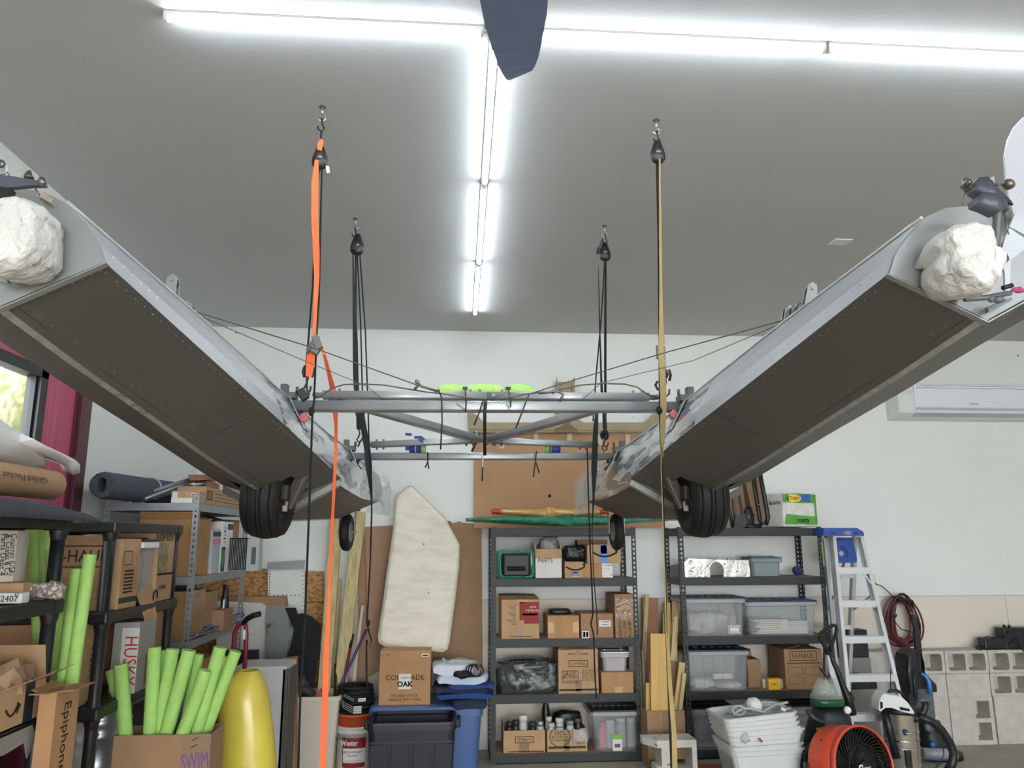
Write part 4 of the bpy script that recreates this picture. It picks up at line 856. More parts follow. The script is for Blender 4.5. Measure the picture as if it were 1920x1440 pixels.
for sx in (-1, 1): g.box(sx*bx[1]*.98-.05*(sx > 0), sx*bx[1]*.98+.05*(sx < 0), -bx[2]-.001, -bx[2], bx[3]*.25, bx[3]*.7)
g.ob('packing_tape', mat('clear_tape', (196, 160, 112), .1, var=.1), bx[0])
xa, xb, za, zb = span(1031, 1137, 1072, 1150, 6.62); g = G(); g.blob(((xa+xb)/2, 6.70, L2+bx[3]+.024), (xb-xa, .16, .045), .1, 3, 5, 3, pw=.5); one(g, 'black_pouch', BLACKP, 'flat black zipped pouch lying on a brown box', 'pouch')
bx = boxpx((1089, 1150, 1150, 1196), 6.56, L2, .32, 'brown_box', 'brown box with two white labels at the rope hanging in front', KRAFT2, tape=None)
fpatch(bx, .56, .92, .46, .72, PAPER, 'white_label'); fpatch(bx, .64, .86, .64, .67, INK); fpatch(bx, .64, .86, .53, .56, INK); fpatch(bx, .04, .25, .0, .3, PAPER, 'white_label'); fpatch(bx, .07, .13, .04, .26, mat('print_grey', (70, 70, 70), .8)); fpatch(bx, .16, .22, .04, .26, mat('print_grey', (70, 70, 70), .8))
bx = boxpx((1153, 1115, 1191, 1197), 6.545, L2, .36, 'tall_box', 'tall narrow brown box with upside-down handwriting wrapped in clear tape', KRAFT2, tape=None)
for k, s in enumerate(('DOMETIC', 'A/C STEP', 'PUMP')): ftext(bx, s, .035, .25+.24*k, .2, INK, xd=V(0, 0, 1), fit=.13)
fpatch(bx, .05, .95, .42, .9, mat('clear_tape_brown', (150, 118, 90), .1, bump=.5, bscale=30), 'packing_tape')
# --- third level
xa, xb, za, zb = span(934, 1246, 1046, 1309, 6.56); bl = T('bedding_bag', 'clear-fronted zipped bag holding dark crumpled material', 'storage bag', ((xa+xb)/2, 6.7, L3))
g = G(); g.blob(((xa+xb)/2+.02, 6.72, L3+.135), (xb-xa-.03, .26, .25), .12, 4, 9, 4, pw=.55); g.ob('contents', mat('dark_contents_painted_glints', (28, 32, 32), .2, var=.9, scale=9, bump=1, bscale=10, second=(170, 176, 176), mask=(.52, .66)), bl)  # pale patches in the colour stand in for highlights on the black contents
g = G(); secs = []
for y, k in ((6.56, .93), (6.60, 1), (6.85, 1), (6.88, .95)): secs.append([V((xa+xb)/2+(xb-xa)/2*k*math.copysign(abs(math.cos(t))**.35, math.cos(t)), y, L3+.002+(zb-za)/2+(zb-za)/2*k*math.copysign(abs(math.sin(t))**.35, math.sin(t))+.008*math.sin(5*t)) for t in [2*PI*j/40 for j in range(40)]])
g.loft(secs, True); g.ob('clear_cover', mat('glossy_bag_film', (90, 96, 96), .06, var=.4, scale=10, alpha=.22, bump=1, bscale=14), bl)
g = G(); g.tube([V(lerp(xa, xb, k/8), 6.565+.005*math.sin(k), L3+(zb-za)*.97-.012*math.sin(k*.8)) for k in range(9)], .009, 8); g.tube([V(xa+.01, 6.57, L3+.012), V(xa+.03, 6.56, L3+.01), V(xb-.02, 6.56, L3+.012), V(xb, 6.57, L3+.03)], .006, 6); g.tube([V(xa+.01, 6.57, L3+.01), V(xa, 6.57, L3+.2)], .02, 8); g.ob('piping', BLACKR, bl)
bx = boxpx((1047, 1224, 1122, 1307), 6.56, L3, .33, 'moving_box', 'square kraft moving box with SAVE! stamp, on the third shelf', KRAFT, flaps=(('l', -1.2, .1), ('r', -1.25, .1)))
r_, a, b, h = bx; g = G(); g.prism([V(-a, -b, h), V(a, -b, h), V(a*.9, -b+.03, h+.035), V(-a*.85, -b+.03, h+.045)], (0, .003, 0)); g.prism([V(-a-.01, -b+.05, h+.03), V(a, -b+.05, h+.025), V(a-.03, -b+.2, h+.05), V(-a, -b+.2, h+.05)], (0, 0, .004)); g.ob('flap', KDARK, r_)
def uhaul(bx, x=.5, z=.66, w_=.46, xd=None, m=GINK, size=None):
    r, a, b, h = bx; wd = w_*2*a; hh = wd*.33/h
    fpatch(bx, x-w_/2, x+w_/2, z-hh/2, z+hh/2, m, 'logo_frame', frame=.005); ftext(bx, UH, wd*.26, x, z, m, fit=wd*.82, xd=xd)
uhaul(bx, .5, .68, .48)
fpatch(bx, .02, .98, .065, .11, GINK, 'green_band'); fpatch(bx, .24, .42, .89, .91, INK); fpatch(bx, .58, .74, .89, .91, INK)
fpatch(bx, .08, .50, .24, .52, GINK, 'save_tag', frame=.004); ftext(bx, 'SAVE!', .07, .28, .45, GINK, fit=.11); ftext(bx, 'BEST PRICE', .03, .28, .36, GINK, fit=.12); ftext(bx, 'GUARANTEE', .022, .28, .285, GINK, fit=.12)
for k, s in enumerate(('Get a refund', 'and save more.', 'Buy as many', 'as you need.', 'Return what', "you don't use!")): ftext(bx, s, .02, .74, .53-.045*k, GINK)
bx = boxpx((1128, 1266, 1188, 1305), 6.56, L3, .3, 'brown_box', 'low plain brown box under the pink-ended clear tub', KRAFT3, tape=None); fpatch(bx, .4, .66, .0, .3, mat('clear_tape', (196, 160, 112), .1), 'packing_tape'); h3 = bx[3]
def tote(label, x0, x1, y0, y1, z0, h, body, lid, lidh=.012, ribs=5, grp=None, rim=None, name='storage_tub', tp=.1, open_=False):
    r = T(name, label, 'storage tub', ((x0+x1)/2, (y0+y1)/2, z0), grp); cx, cy = (x0+x1)/2, (y0+y1)/2
    def ringz(k, z, i=0): a, b = (x1-x0)/2*k-i, (y1-y0)/2*k-i; c = .02; return [V(cx+sx*(a-(c if q == 0 else 0)), cy+sy*(b-(c if q == 1 else 0)), z) for sx, sy, qs in ((-1, -1, (1, 0)), (1, -1, (0, 1)), (1, 1, (1, 0)), (-1, 1, (0, 1))) for q in qs]
    g = G(); g.loft([ringz(1-tp, z0+.002), ringz(1, z0+h), ringz(1, z0+h, .004), ringz(1-tp, z0+.006, .004)], True, smooth=False); g.ob('tub_body', body, r)
    g = G(); rr = 1+.03/(x1-x0)
    g.loft([ringz(1, z0+h-.035), ringz(rr, z0+h-.03), ringz(rr, z0+h-.002), ringz(1, z0+h), ringz(1, z0+h, .004), ringz(1, z0+h-.03, .004)], True, smooth=False, cap=False)
    for k in range(ribs): x = lerp(x0+.05, x1-.05, k/max(1, ribs-1)); d = (1-tp*.5)
    g.ob('rim', rim or body, r)
    if ribs:
        g = G()
        for k in range(ribs):
            t_ = (k+.5)/ribs; kk = lambda z: 1-tp*(1-z)
            g.beam(V(cx+(x1-x0)/2*(2*t_-1)*kk(.05), cy-(y1-y0)/2*kk(.05)-.001, z0+.01), V(cx+(x1-x0)/2*(2*t_-1)*kk(.85), cy-(y1-y0)/2*kk(.85)-.001, z0+h*.86), .007, .003, up=V(0, 1, 0))
        g.ob('ribs', body, r)
    if lid is not None:
        g = G(); g.loft([ringz(rr, z0+h+.001), ringz(rr, z0+h+lidh), ringz(.93, z0+h+lidh*1.15)], True, smooth=False)
        n = 7
        for k in range(n): x = lerp(x0+.04, x1-.04, k/(n-1)); g.box(x-.018, x+.018, cy-.03, cy+.03, z0+h+lidh, z0+h+lidh+.008)
        g.ob('lid', lid, r)
    return r
PINK = mat('pink_goods', (214, 92, 130), .6, var=.2)
xa, xb, za, zb = span(1129, 1226, 1178, 1263, 6.58); bz = L3+h3
t = tote('small frosted tub with a domed white rim on the low brown box', xa+.01, xb, 6.6, 6.84, bz, zb-za-.012, mat('frosted_tub', (190, 186, 190), .4, alpha=.85), WHITEP, ribs=0); g = G(); g.blob(((xa+xb)/2, 6.72, bz+.06), (.09, .16, .09), .2, 4, 3, 2, pw=.6); one(g, 'pink_cloth', PINK, 'pink cloth showing at the end of the small frosted tub', 'cloth')
# --- bottles
CAPW = mat('white_cap', (214, 212, 206), .5); CAPK = mat('dark_cap', (44, 46, 50), .5)
def bottle(x, y, z, r, h, body, cap, label, grp, capr=.6, caph=.03, name='bottle'):
    o = T(name, label, 'bottle', (x, y, z), grp)
    g = G(); g.lathe([(0, .002), (r*.95, .002), (r, .012), (r, h*.72), (r*.85, h*.82), (r*capr*.75, h*.87), (r*capr*.75, h-caph*.6), (0, h-caph*.6)], (x, y, z), n=16); g.ob('bottle_body', body, o)
    g = G(); g.lathe([(0, h-caph-.002), (r*capr, h-caph-.002), (r*capr, h-.004), (r*capr*.86, h), (0, h)], (x, y, z), n=16); g.ob('cap', cap, o); return o
BWH = mat('bottle_grey_white', (186, 188, 188), .4, var=.06); BBK = mat('bottle_black', (30, 30, 32), .4)
bx = boxpx((944, 1381, 1022, 1424), 6.57, L4, .24, 'open_box', 'low open box of bottles, its logo printed upside down', KRAFT, opened=True, flaps=(('l', .1, .05),))
uhaul(bx, .51, .60, .46, xd=V(-1, 0, 0)); fpatch(bx, .38, .62, 0, .45, TAPE, 'packing_tape'); fpatch(bx, .1, .98, .06, .10, INK, 'printed_line'); r_, a, b, h = bx; bb = r_.location
for k, (px, r, hh, bm_, cm, cr, lab) in enumerate(((955, .032, h+.05, BBK, CAPK, .9, 'dark bottle at far left of the upside-down logo box'), (967, .032, h+.06, BBK, CAPK, .9, 'second dark bottle from the left in the upside-down logo box'), (981, .034, h+.10, BWH, CAPW, 1.05, 'bottle with big white cap rising highest from the low box'), (999, .034, h+.045, BBK, CAPK, .9, 'black bottle right of the white-capped one'), (1013, .032, h+.05, BWH, mat('silver_cap', (170, 172, 174), .25, metal=.5), .9, 'silver-topped bottle at the right end of the low box'))):
    p = at(px, 1375, Y=6.62); bottle(p.x, 6.63, L4+.006, r, hh, bm_, cm, lab, 'bottles in the low open box', cr, .05 if k == 2 else .035)
bx = boxpx((1026, 1371, 1101, 1413), 6.57, L4, .26, 'open_box', 'open box of bottles printed 100% in a green circle', KRAFT, opened=True)
fpatch(bx, .03, .96, .17, .27, GINK, 'green_band'); r_, a, b, h = bx
g = G(); c = V(lerp(-a, a, .32), -b-.001, h*.70); n = 28
g.loft([[c+V(math.cos(q)*rr_*.085, 0, math.sin(q)*rr_*.078) for rr_ in (.92, 1)] for q in [2*PI*k/n for k in range(n+1)]], False, cap=False); g.ob('round_stamp', GINK, r_)
ftext(bx, '100%', .05, .32, .86, GINK, fit=.09); ftext(bx, 'BUY BACK', .026, .32, .68, GINK, fit=.13); ftext(bx, 'GUARANTEE', .024, .32, .54, GINK, fit=.12)
for k, s in enumerate(('Return all', 'your unused', 'boxes for a', 'full refund')): ftext(bx, s, .02, .62, .92-.115*k, GINK)
fpatch(bx, .42, .56, 0, .6, TAPE, 'packing_tape'); g = G(); g.blob((lerp(-a, a, .82), -b-.004, h*.72), (.13, .02, .11), .3, 5, 2, 3, pw=.6); g.ob('clear_wrap_scrap', CLEARF, r_)
for k, (px, yy, r, hh, bm_, cm, cr, lab) in enumerate(((1030, 6.60, .03, h+.045, BWH, mat('cream_cap', (196, 190, 170), .5), .95, 'cream-capped bottle at the front left of the 100% box'), (1026+3, 6.68, .03, h+.075, BWH, CAPW, .9, 'pale-capped bottle behind the cream-capped one'), (1049, 6.62, .034, h+.075, BWH, CAPW, .95, 'ribbed white-capped bottle in the 100% box'), (1069, 6.62, .032, h+.055, BWH, mat('grey_cap', (140, 140, 136), .5), .95, 'grey-capped bottle in the middle right of the 100% box'), (1084, 6.63, .032, h+.07, BBK, mat('slate_cap', (70, 72, 76), .5), .95, 'slate-capped bottle at the right of the 100% box'))):
    p = at(px+(4 if k == 0 else 0), 1375, Y=yy); bottle(p.x, yy, L4+.006, r, hh, bm_, cm, lab, 'bottles in the 100% box', cr)
p = at(1064, 1350, Y=6.75); g = G(); g.blob((p.x, 6.76, L4+h+.03), (.25, .1, .16), .25, 4, 6, 3, pw=.7); one(g, 'black_bag', BLACKP, 'black bag bunched behind the bottles of the 100% box', 'bag')
p = at(1025, 1350, Y=6.70); bottle(p.x, 6.76, L4+.004, .034, .37, BBK, CAPK, 'tall black-capped bottle standing behind the two low boxes', None, .9)
# clear tote with lid, bottles inside
xa, xb, za, zb = span(1112, 1339, 1203, 1417, 6.56)
tote('tall clear tub with a black lid, white and pink bottles inside', xa, xb, 6.57, 6.93, L4, zb-za-.014, CLEARP, mat('black_lid', (34, 34, 38), .35), ribs=0, tp=.14, rim=mat('clear_rim', (186, 190, 196), .25, alpha=.6))
for k, (px, r, hh, bm_, cm, lab) in enumerate(((1130, .032, .19, PINK, PINK, 'pink bottle inside the tall clear tub'), (1145, .036, .21, BWH, CAPW, 'left white bottle inside the tall clear tub'), (1165, .038, .22, BWH, CAPW, 'middle white bottle inside the tall clear tub'), (1184, .036, .22, BWH, CAPW, 'right white bottle inside the tall clear tub'))):
    p = at(px, 1385, Y=6.66); bottle(p.x, 6.67, L4+.008, r, hh, bm_, cm, lab, 'bottles in the tall clear tub', .9)
g = G(); x0, x1, z0, z1 = span(1149, 1378, 1167, 1412, 6.575); yq = 6.582; g.box(x0, x1, yq, yq+.003, z0+.005, z1); g.box(x0, x1, yq-.0015, yq+.003, lerp(z0, z1, .74), z1, 1); g.box(lerp(x0, x1, .2), lerp(x0, x1, .8), yq-.002, yq, lerp(z0, z1, .3), lerp(z0, z1, .5), 2); one(g, 'tub_label', [PAPER, mat('lime_label', (120, 196, 60), .5), mat('grey_picture', (90, 92, 96), .6)], 'white and lime-green product label on the tall clear tub', 'label')
# ---------------------------------------------------------------- on top of the centre unit
TOPZ = LEV[0]+.012
def propeller(name, label, xa, xb, y, z, wmax, m, tipm, thick, hubr, yb=0, tap=.78):
    r = T(name, label, 'propeller', ((xa+xb)/2, y, z)); cx = (xa+xb)/2; hl = (xb-xa)/2
    def sec(t):
        w_ = wmax*(.35+.65*math.sin(PI*min(1, abs(t)/.62)**.8*.5) if abs(t) < .62 else 1-.55*((abs(t)-.62)/.38)**1.6)
        th = thick*(1-tap*abs(t)); tw = .75*(1-abs(t)**.6)*(1 if t > 0 else -1); c = V(cx+hl*t, y, z+thick*.5+.012*abs(t)); q = []
        for k in range(14):
            a = 2*PI*k/14; p = V(0, math.cos(a)*w_/2, math.sin(a)*th/2); q.append(c+V(0, p.y*math.cos(tw)-p.z*math.sin(tw), p.y*math.sin(tw)*.35+p.z*math.cos(tw)))
        return q
    ts = [-1+.05*k for k in range(41)]; tip = .86
    g = G(); g.loft([sec(t) for t in ts if abs(t) <= tip+.001], True); g.ob('blades', m, r)
    for s in (-1, 1): g = G(); g.loft([sec(s*t) for t in (tip-.01, .9, .95, .98, 1.0)], True); g.ob('tip', tipm, r)
    g = G(); g.lathe([(0, -thick*.45), (hubr, -thick*.45), (hubr, thick*.5), (hubr*.25, thick*.5), (hubr*.25, thick*.52), (0, thick*.3)], (cx, y, z+thick*.52), n=24); g.ob('hub', m, r); return r
GRB = mat('green_bubble_wrap', (38, 138, 108), .2, var=.35, scale=14, bump=1, bscale=55, spec=.7)
propeller('wrapped_propeller', 'long propeller wrapped in green bubble film on the centre shelving unit', at(874, 984, Y=6.52).x, at(1262, 981, Y=6.52).x, 6.70, TOPZ, .22, GRB, GRB, .105, .05, tap=.72)
propeller('wooden_propeller', 'varnished wooden propeller with red tips lying on the green one', at(922, 970, Y=6.7).x, at(1140, 965, Y=6.7).x, 6.72, TOPZ+.080, .13, mat('varnished_wood', (206, 164, 98), .2, var=.15, scale=3, stretch=(1, 9, 1), coat=.6), mat('red_tip', (190, 62, 48), .3), .085, .05, tap=.5)
# big flattened carton leaning on the wall
x0, x1, z0, z1 = span(889, 812, 1200, 975, 6.93); g = G(); g.prism([V(x0, 6.90, TOPZ-.005), V(x1+.2, 6.90, TOPZ-.005), V(x1+.2, 6.975, z1), V(x0, 6.975, z1)], (0, .012, 0))
b = one(g, 'flattened_carton', mat('big_flat_carton', (174, 137, 102), .85, var=.06, scale=3, bump=.1, bscale=8), 'huge flat brown carton leaning on the wall above the centre shelves', 'flattened carton'); OFF[b.name] = b.location.copy()
g = G()
for px in (1005, 1068, 1124, 1177):
    p = at(px, 820, Y=6.955); g.prism([V(p.x-.022, 6.952, p.z-.07), V(p.x+.022, 6.952, p.z-.07), V(p.x+.022, 6.964, p.z+.05), V(p.x-.022, 6.964, p.z+.05)], (0, -.001, 0))
p = at(941, 837, Y=6.95); g.prism([V(p.x-.02, 6.945, p.z-.02), V(p.x+.02, 6.945, p.z-.02), V(p.x+.02, 6.95, p.z+.02), V(p.x-.02, 6.95, p.z+.02)], (0, -.001, 0)); g.ob('paper_tape', mat('pale_paper_tape', (200, 182, 160), .6, var=.1), b)
g = G(); p = at(1030, 930, Y=6.93); g.lathe([(0, .0), (.012, 0), (.014, .002), (0, .003)], (p.x, 6.91, p.z), V(0, -1, 0)); g.ob('punched_hole', HOLE, b)
# plywood-coloured pulp edge tray and channel post above it
MF = mat('moulded_kraft', (158, 144, 116), .8, var=.08, scale=5)
out = [(877, 774), (888, 775), (897, 780), (904, 789), (912, 792), (1052, 792), (1060, 790), (1063, 772), (1080, 772), (1083, 786), (1096, 792), (1206, 792), (1216, 786), (1228, 774), (1240, 772), (1240, 811), (880, 811)]
g = G(); g.prism([at(x, y, Y=6.90) for x, y in out], (0, .05, 0)); g.prism([at(x, y, Y=6.895) for x, y in ((1040, 811), (1040, 803), (1050, 801), (1057, 797), (1058, 776), (1068, 776), (1069, 797), (1076, 801), (1083, 803), (1083, 811))], (0, -.01, 0), 1)
g.box(at(881, 800, Y=6.9).x, at(1225, 800, Y=6.9).x, 6.885, 6.90, at(960, 806, Y=6.9).z, at(960, 797, Y=6.9).z)
one(g, 'kraft_edge_tray', [MF, mat('moulded_kraft_dark', (128, 108, 80), .8)], 'long moulded kraft tray resting along the top of the huge flat carton', 'packing tray')
g = G(); g.prism([at(x, y, Y=6.93) for x, y in ((1044, 716), (1074, 716), (1074, 790), (1044, 790))], (0, .005, 0)); g.prism([at(1041, 790, Y=6.93), at(1041, 718, Y=6.93), at(1044, 708, Y=6.93), at(1045, 790, Y=6.93)], (0, -.03, 0)); g.prism([at(1073, 790, Y=6.93), at(1072, 716, Y=6.93), at(1077, 707, Y=6.93), at(1077, 790, Y=6.93)], (0, -.03, 0))
one(g, 'kraft_channel', MF, 'short upright kraft channel standing above the packing tray', 'packing channel')
# ---------------------------------------------------------------- right unit
# top: padded folding seat, paper towels
r = T('folding_stool', 'brown and black padded folding stool standing on the right shelving unit', 'folding stool', (at(1405, 985, Y=6.6).x, 6.7, TOPZ))
BRN = mat('brown_canvas', (120, 96, 74), .8, var=.12, scale=20)
def q4(a, Y): return [at(x, y, Y=Y) for x, y in a]
g = G(); g.prism(q4(((1362, 932), (1392, 905), (1402, 990), (1374, 988)), 6.62), (0, .06, 0)); g.prism(q4(((1398, 905), (1412, 885), (1428, 980), (1416, 986)), 6.60), (0, .12, 0)); g.prism(q4(((1416, 890), (1421, 888), (1438, 975), (1430, 982)), 6.60), (0, .12, 0)); g.ob('canvas_panel', BRN, r)
g = G(); g.tube(q4(((1411, 890), (1416, 925), (1424, 975), (1430, 984)), 6.59), .013, 8); g.tube(q4(((1424, 882), (1432, 925), (1440, 970), (1436, 984)), 6.60), .02, 8); g.tube(q4(((1364, 935), (1370, 965), (1374, 990)), 6.61), .010, 8); g.tube(q4(((1398, 985), (1410, 988), (1426, 986)), 6.59), .02, 8)
g.prism(q4(((1377, 966), (1399, 963), (1402, 988), (1375, 988)), 6.60), (0, -.02, 0)); g.prism(q4(((1371, 930), (1374, 929), (1380, 965), (1376, 966)), 6.61), (0, -.01, 0)); g.prism(q4(((1384, 925), (1387, 925), (1394, 963), (1390, 964)), 6.61), (0, -.01, 0)); g.blob(at(1404, 970, Y=6.6), (.09, .06, .17), .3, 4, 3, 3); g.ob('frame', BLACKP, r)
g = G()
for x, y in ((1415, 904), (1423, 946), (1414, 970)): g.lathe([(0, 0), (.006, 0), (.004, .004), (0, .005)], at(x, y, Y=6.575), V(0, -1, 0), 8)
g.ob('studs', CHROME, r)
xa, xb, za, zb = span(1468, 932, 1536, 993, 6.56); pz = TOPZ
r = T('paper_towel_pack', 'large green, yellow and white plastic-wrapped pack of paper towels on the right unit', 'paper towels', ((xa+xb)/2, 6.72, pz)); hh = zb-za+.01
g = G(); secs = []
for z, k in ((0, .96), (.012, 1), (hh*.5, 1.0), (hh-.012, 1), (hh, .96)): secs.append([V(xa, 6.56, 0), V(xb, 6.60, 0), V(xb+.0, 6.94, 0), V(xa-.13, 6.90, 0), V(xa-.13, 6.84, 0)]); c = V((xa+xb)/2-.03, 6.75, 0); secs[-1] = [c+(p-c)*k+V(0, 0, pz+z) for p in secs[-1]]
g.loft(secs, True, smooth=False); g.ob('wrapped_rolls', mat('white_towel_rolls', (214, 214, 208), .35, var=.1, scale=14, bump=.6, bscale=14), r)
GRN = mat('towel_pack_green', (88, 160, 62), .3, var=.12, bump=.4, bscale=20)
def fp(u, v, d=.002): return V(lerp(xa, xb, u), lerp(6.56, 6.60, u)-d-.003, pz+hh*v)
g = G(); g.prism([fp(.02, .72), fp(.5, .70), fp(.98, .70), fp(.98, .95), fp(.5, .99), fp(.0, .97)], (0, -.001, 0)); g.prism([fp(.03, .07), fp(.98, .06), fp(.98, .30), fp(.5, .33), fp(.08, .38)], (0, -.001, 0)); g.prism([fp(.93, .1), fp(.985, .1), fp(.985, .95), fp(.93, .95)], (0, -.001, 0)); g.ob('green_print', GRN, r)
g = G(); c = fp(.28, .84, .005); g.prism([c+V(.085*math.cos(k*PI/10), 0, .036*math.sin(k*PI/10)) for k in range(20)], (0, -.001, 0)); g.ob('yellow_flash', mat('yellow_flash', (240, 205, 70), .3), r)
g = G(); g.prism([fp(.52, .74, .004), fp(.82, .74, .004), fp(.84, .97, .004), fp(.56, .95, .004)], (0, -.001, 0)); g.ob('blue_print', mat('towel_pack_blue', (52, 96, 176), .3, second=(130, 180, 220), mask=(.55, .65)), r)
text('18 Triple', .05, c+V(0, -.004, 0), r, INK, fit=.13, xdir=V(1, 0, .1)); text('Bounty', .06, fp(.52, .19, .006), r, INK, fit=.14, bold=.001)
g = G(); sdn = V(-.13, .28, 0).normalized(); nrm = V(-sdn.y, sdn.x, 0)*-1
def sp(u, v): return V(xa, 6.56, pz)+V(-.13, .28, 0)*u+V(0, 0, hh*v)+V(-.9, -.42, 0)*.004
g.prism([sp(.72+.16*math.cos(k*PI/8), .76+.14*math.sin(k*PI/8)) for k in range(16)], V(-.9, -.42, 0)*.001); g.ob('blue_print', mat('towel_pack_navy', (44, 64, 140), .3), r); text('Bounty', .05, sp(.25, .72), r, INK, xdir=V(.13, -.28, .03), nrm=V(-.9, -.42, 0), fit=.12)
# upper level: metal valley plate, blue-lid tub, tape reel
xa, xb, za, zb = span(1283, 1042, 1406, 1077, 6.60)
r = T('engine_plate', 'shiny pressed aluminium cover with an arched cut-out', 'engine part', ((xa+xb)/2, 6.62, L1)); hh = zb-za
PRS = mat('bright_pressed_alloy', (205, 206, 204), .22, metal=.8, var=.2, scale=9, bump=.4, bscale=10)
ar = [(xa+(xb-xa)*(.49+.105*math.cos(a)), L1+hh*.42+hh*.42*math.sin(a)*.95) for a in [PI-PI*k/10 for k in range(11)]]
poly = [(xa-.01, L1), (xa, L1+hh*.8), (xa+.04, L1+hh), (xa+(xb-xa)*.4, L1+hh*.95), (xa+(xb-xa)*.75, L1+hh*.9), (xb-.01, L1+hh*.88), (xb, L1), (ar[-1][0], L1)]+[(x, z) for x, z in ar[::-1]]+[(ar[0][0], L1)]
g = G(); g.prism([V(x, 6.60, z) for x, z in poly], (0, .02, 0)); g.loft([[V(xa-.02, 6.60, L1), V(xa-.10, 6.72, L1)], [V(xa-.02, 6.60, L1+hh*.78), V(xa-.09, 6.72, L1+hh*.6)]], False, cap=False)
g.box(xa+.02, xb-.01, 6.62, 6.72, L1+hh*.86, L1+hh*.90); g.ob('pressed_cover', PRS, r)
g = G()
for u, v in ((.1, .78), (.66, .24)): g.lathe([(.006, -.004), (.016, -.004), (.018, .012), (.010, .014), (.006, 0)], (lerp(xa, xb, u), 6.60, L1+hh*v), V(0, -1, 0), 14)
for u in (.02, .38, .5, .68): g.lathe([(0, 0), (.014, 0), (.014, .02), (0, .02)], (lerp(xa, xb, u+.03), 6.64, L1+hh*.9), V(0, 0, 1), 10)
g.ob('bosses', PRS, r)
g = G(); g.tube([V(lerp(xa, xb, .08+.013*k), 6.598, L1+hh*(.32+.03*math.sin(k))) for k in range(5)], .003, 5)
for u, v in ((.35, .6), (.62, .7), (.8, .3), (.25, .2)): g.lathe([(0, 0), (.006, 0), (0, .004)], (lerp(xa, xb, u), 6.599, L1+hh*v), V(0, -1, 0), 8)
g.ob('dimples', STEEL, r)
xa, xb, za, zb = span(1409, 1041, 1464, 1077, 6.66); tote('frosted food tub with a teal-blue lid beside the shiny cover', xa, xb, 6.66, 6.86, L1, zb-za-.01, mat('frosted_grey_tub', (140, 152, 156), .35, alpha=.75), mat('teal_lid', (54, 92, 110), .4), ribs=0, tp=.06)
r = T('tape_reel', 'small dark blue tape reel with a string on the upper right shelf', 'tape reel', (at(1492, 1075, Y=6.8).x, 6.8, L1)); p = at(1494, 1062, Y=6.8); p.z = L1+.042
g = G(); g.lathe([(.016, -.02), (.04, -.02), (.04, .02), (.016, .02), (.016, -.02)], p, V(.5, -1, .1), 20); g.ob('reel', mat('dark_blue_reel', (40, 44, 110), .4, var=.2), r); g = G(); g.tube([p+V(.03, -.02, -.03), V(p.x+.09, 6.75, L1+.03), V(p.x+.15, 6.72, L1+.01)], .003, 5); g.tube([p+V(-.03, 0, -.03), V(p.x-.14, 6.8, L1+.018)], .004, 5); g.ob('string', PAPER, r)
# clear totes
BLID = mat('black_tub_lid', (34, 36, 46), .4)
def ctote(px, lev, label, lid, depth=.36, Y=6.57, ribs=6): xa, xb, za, zb = span(*px, Y); return tote(label, xa, xb, Y, Y+depth, lev, zb-za-.012, CLEARP, lid, ribs=ribs, tp=.08, rim=mat('clear_rim', (186, 190, 196), .25, alpha=.6)), xa, xb
t, xa, xb = ctote((1283, 1118, 1398, 1191), L2, 'ribbed clear tub with a toothed black lid, second shelf of right unit', BLID)
g = G(); g.box(xb-.15, xb-.05, 6.580, 6.583, L2+.02, L2+.085); g.box(xb-.145, xb-.055, 6.579, 6.58, L2+.03, L2+.075, 1); g.box(xb-.14, xb-.06, 6.578, 6.5785, L2+.034, L2+.071); one(g, 'tub_label', [PAPER, INK], 'white framed label on the ribbed tub of the second shelf', 'label')
g = G(); g.blob(((xa+xb)/2, 6.75, L2+.10), (.42, .26, .18), .25, 4, 4, 3, pw=.6); one(g, 'folded_clothes', mat('pale_clothes', (196, 186, 182), .8, second=(160, 140, 150), mask=(.45, .6)), 'pale clothes folded inside the ribbed tub on the second shelf', 'clothes')
t, xa, xb = ctote((1402, 1124, 1532, 1190), L2, 'wide clear tub of white papers, second shelf of right unit', mat('navy_lid', (36, 50, 96), .4, second=(24, 26, 34), mask=(.45, .55)), ribs=0)
for k in range(7):
    g = G(); o_ = .04+(k*31 % 7)*.006; g.box(xa+.07+(k % 3)*.02, xa+.30+o_, 6.60, 6.86, L2+.012+.017*k, L2+.026+.017*k, bev=.003); one(g, 'paper_stack', PAPER if k % 2 else mat('cream_paper', (220, 206, 184), .7), 'layer %s of folded paper in left half of the wide clear tub' % ('bottom', 'second', 'third', 'fourth', 'fifth', 'sixth', 'top')[k], 'paper', group='paper stacked in the wide clear tub')
    g = G(); g.box(xb-.29-o_*.3, xb-.07, 6.60, 6.86, L2+.012+.015*k, L2+.024+.015*k, bev=.003); one(g, 'paper_stack', PAPER, 'layer %s of white folded paper in right half of the wide clear tub' % ('bottom', 'second', 'third', 'fourth', 'fifth', 'sixth', 'top')[k], 'paper', group='paper stacked in the wide clear tub')
t, xa, xb = ctote((1290, 1214, 1405, 1291), L3, 'ribbed clear tub with a toothed black lid, third shelf of right unit', BLID)
g = G(); g.blob((xa+.36, 6.70, L3+.03), (.24, .2, .05), .1, 4, 5, 3, pw=.6); one(g, 'folded_towel', mat('peach_towel', (226, 190, 164), .85, second=(230, 226, 220), mask=(.5, .6)), 'peach and white folded towel low in the third-shelf ribbed tub', 'towel')
g = G(); g.blob((xa+.14, 6.72, L3+.045), (.22, .22, .08), .3, 4, 6, 3, pw=.7); one(g, 'folded_towel', mat('white_towel', (222, 220, 220), .85), 'white towel at the left in the third-shelf ribbed tub', 'towel')
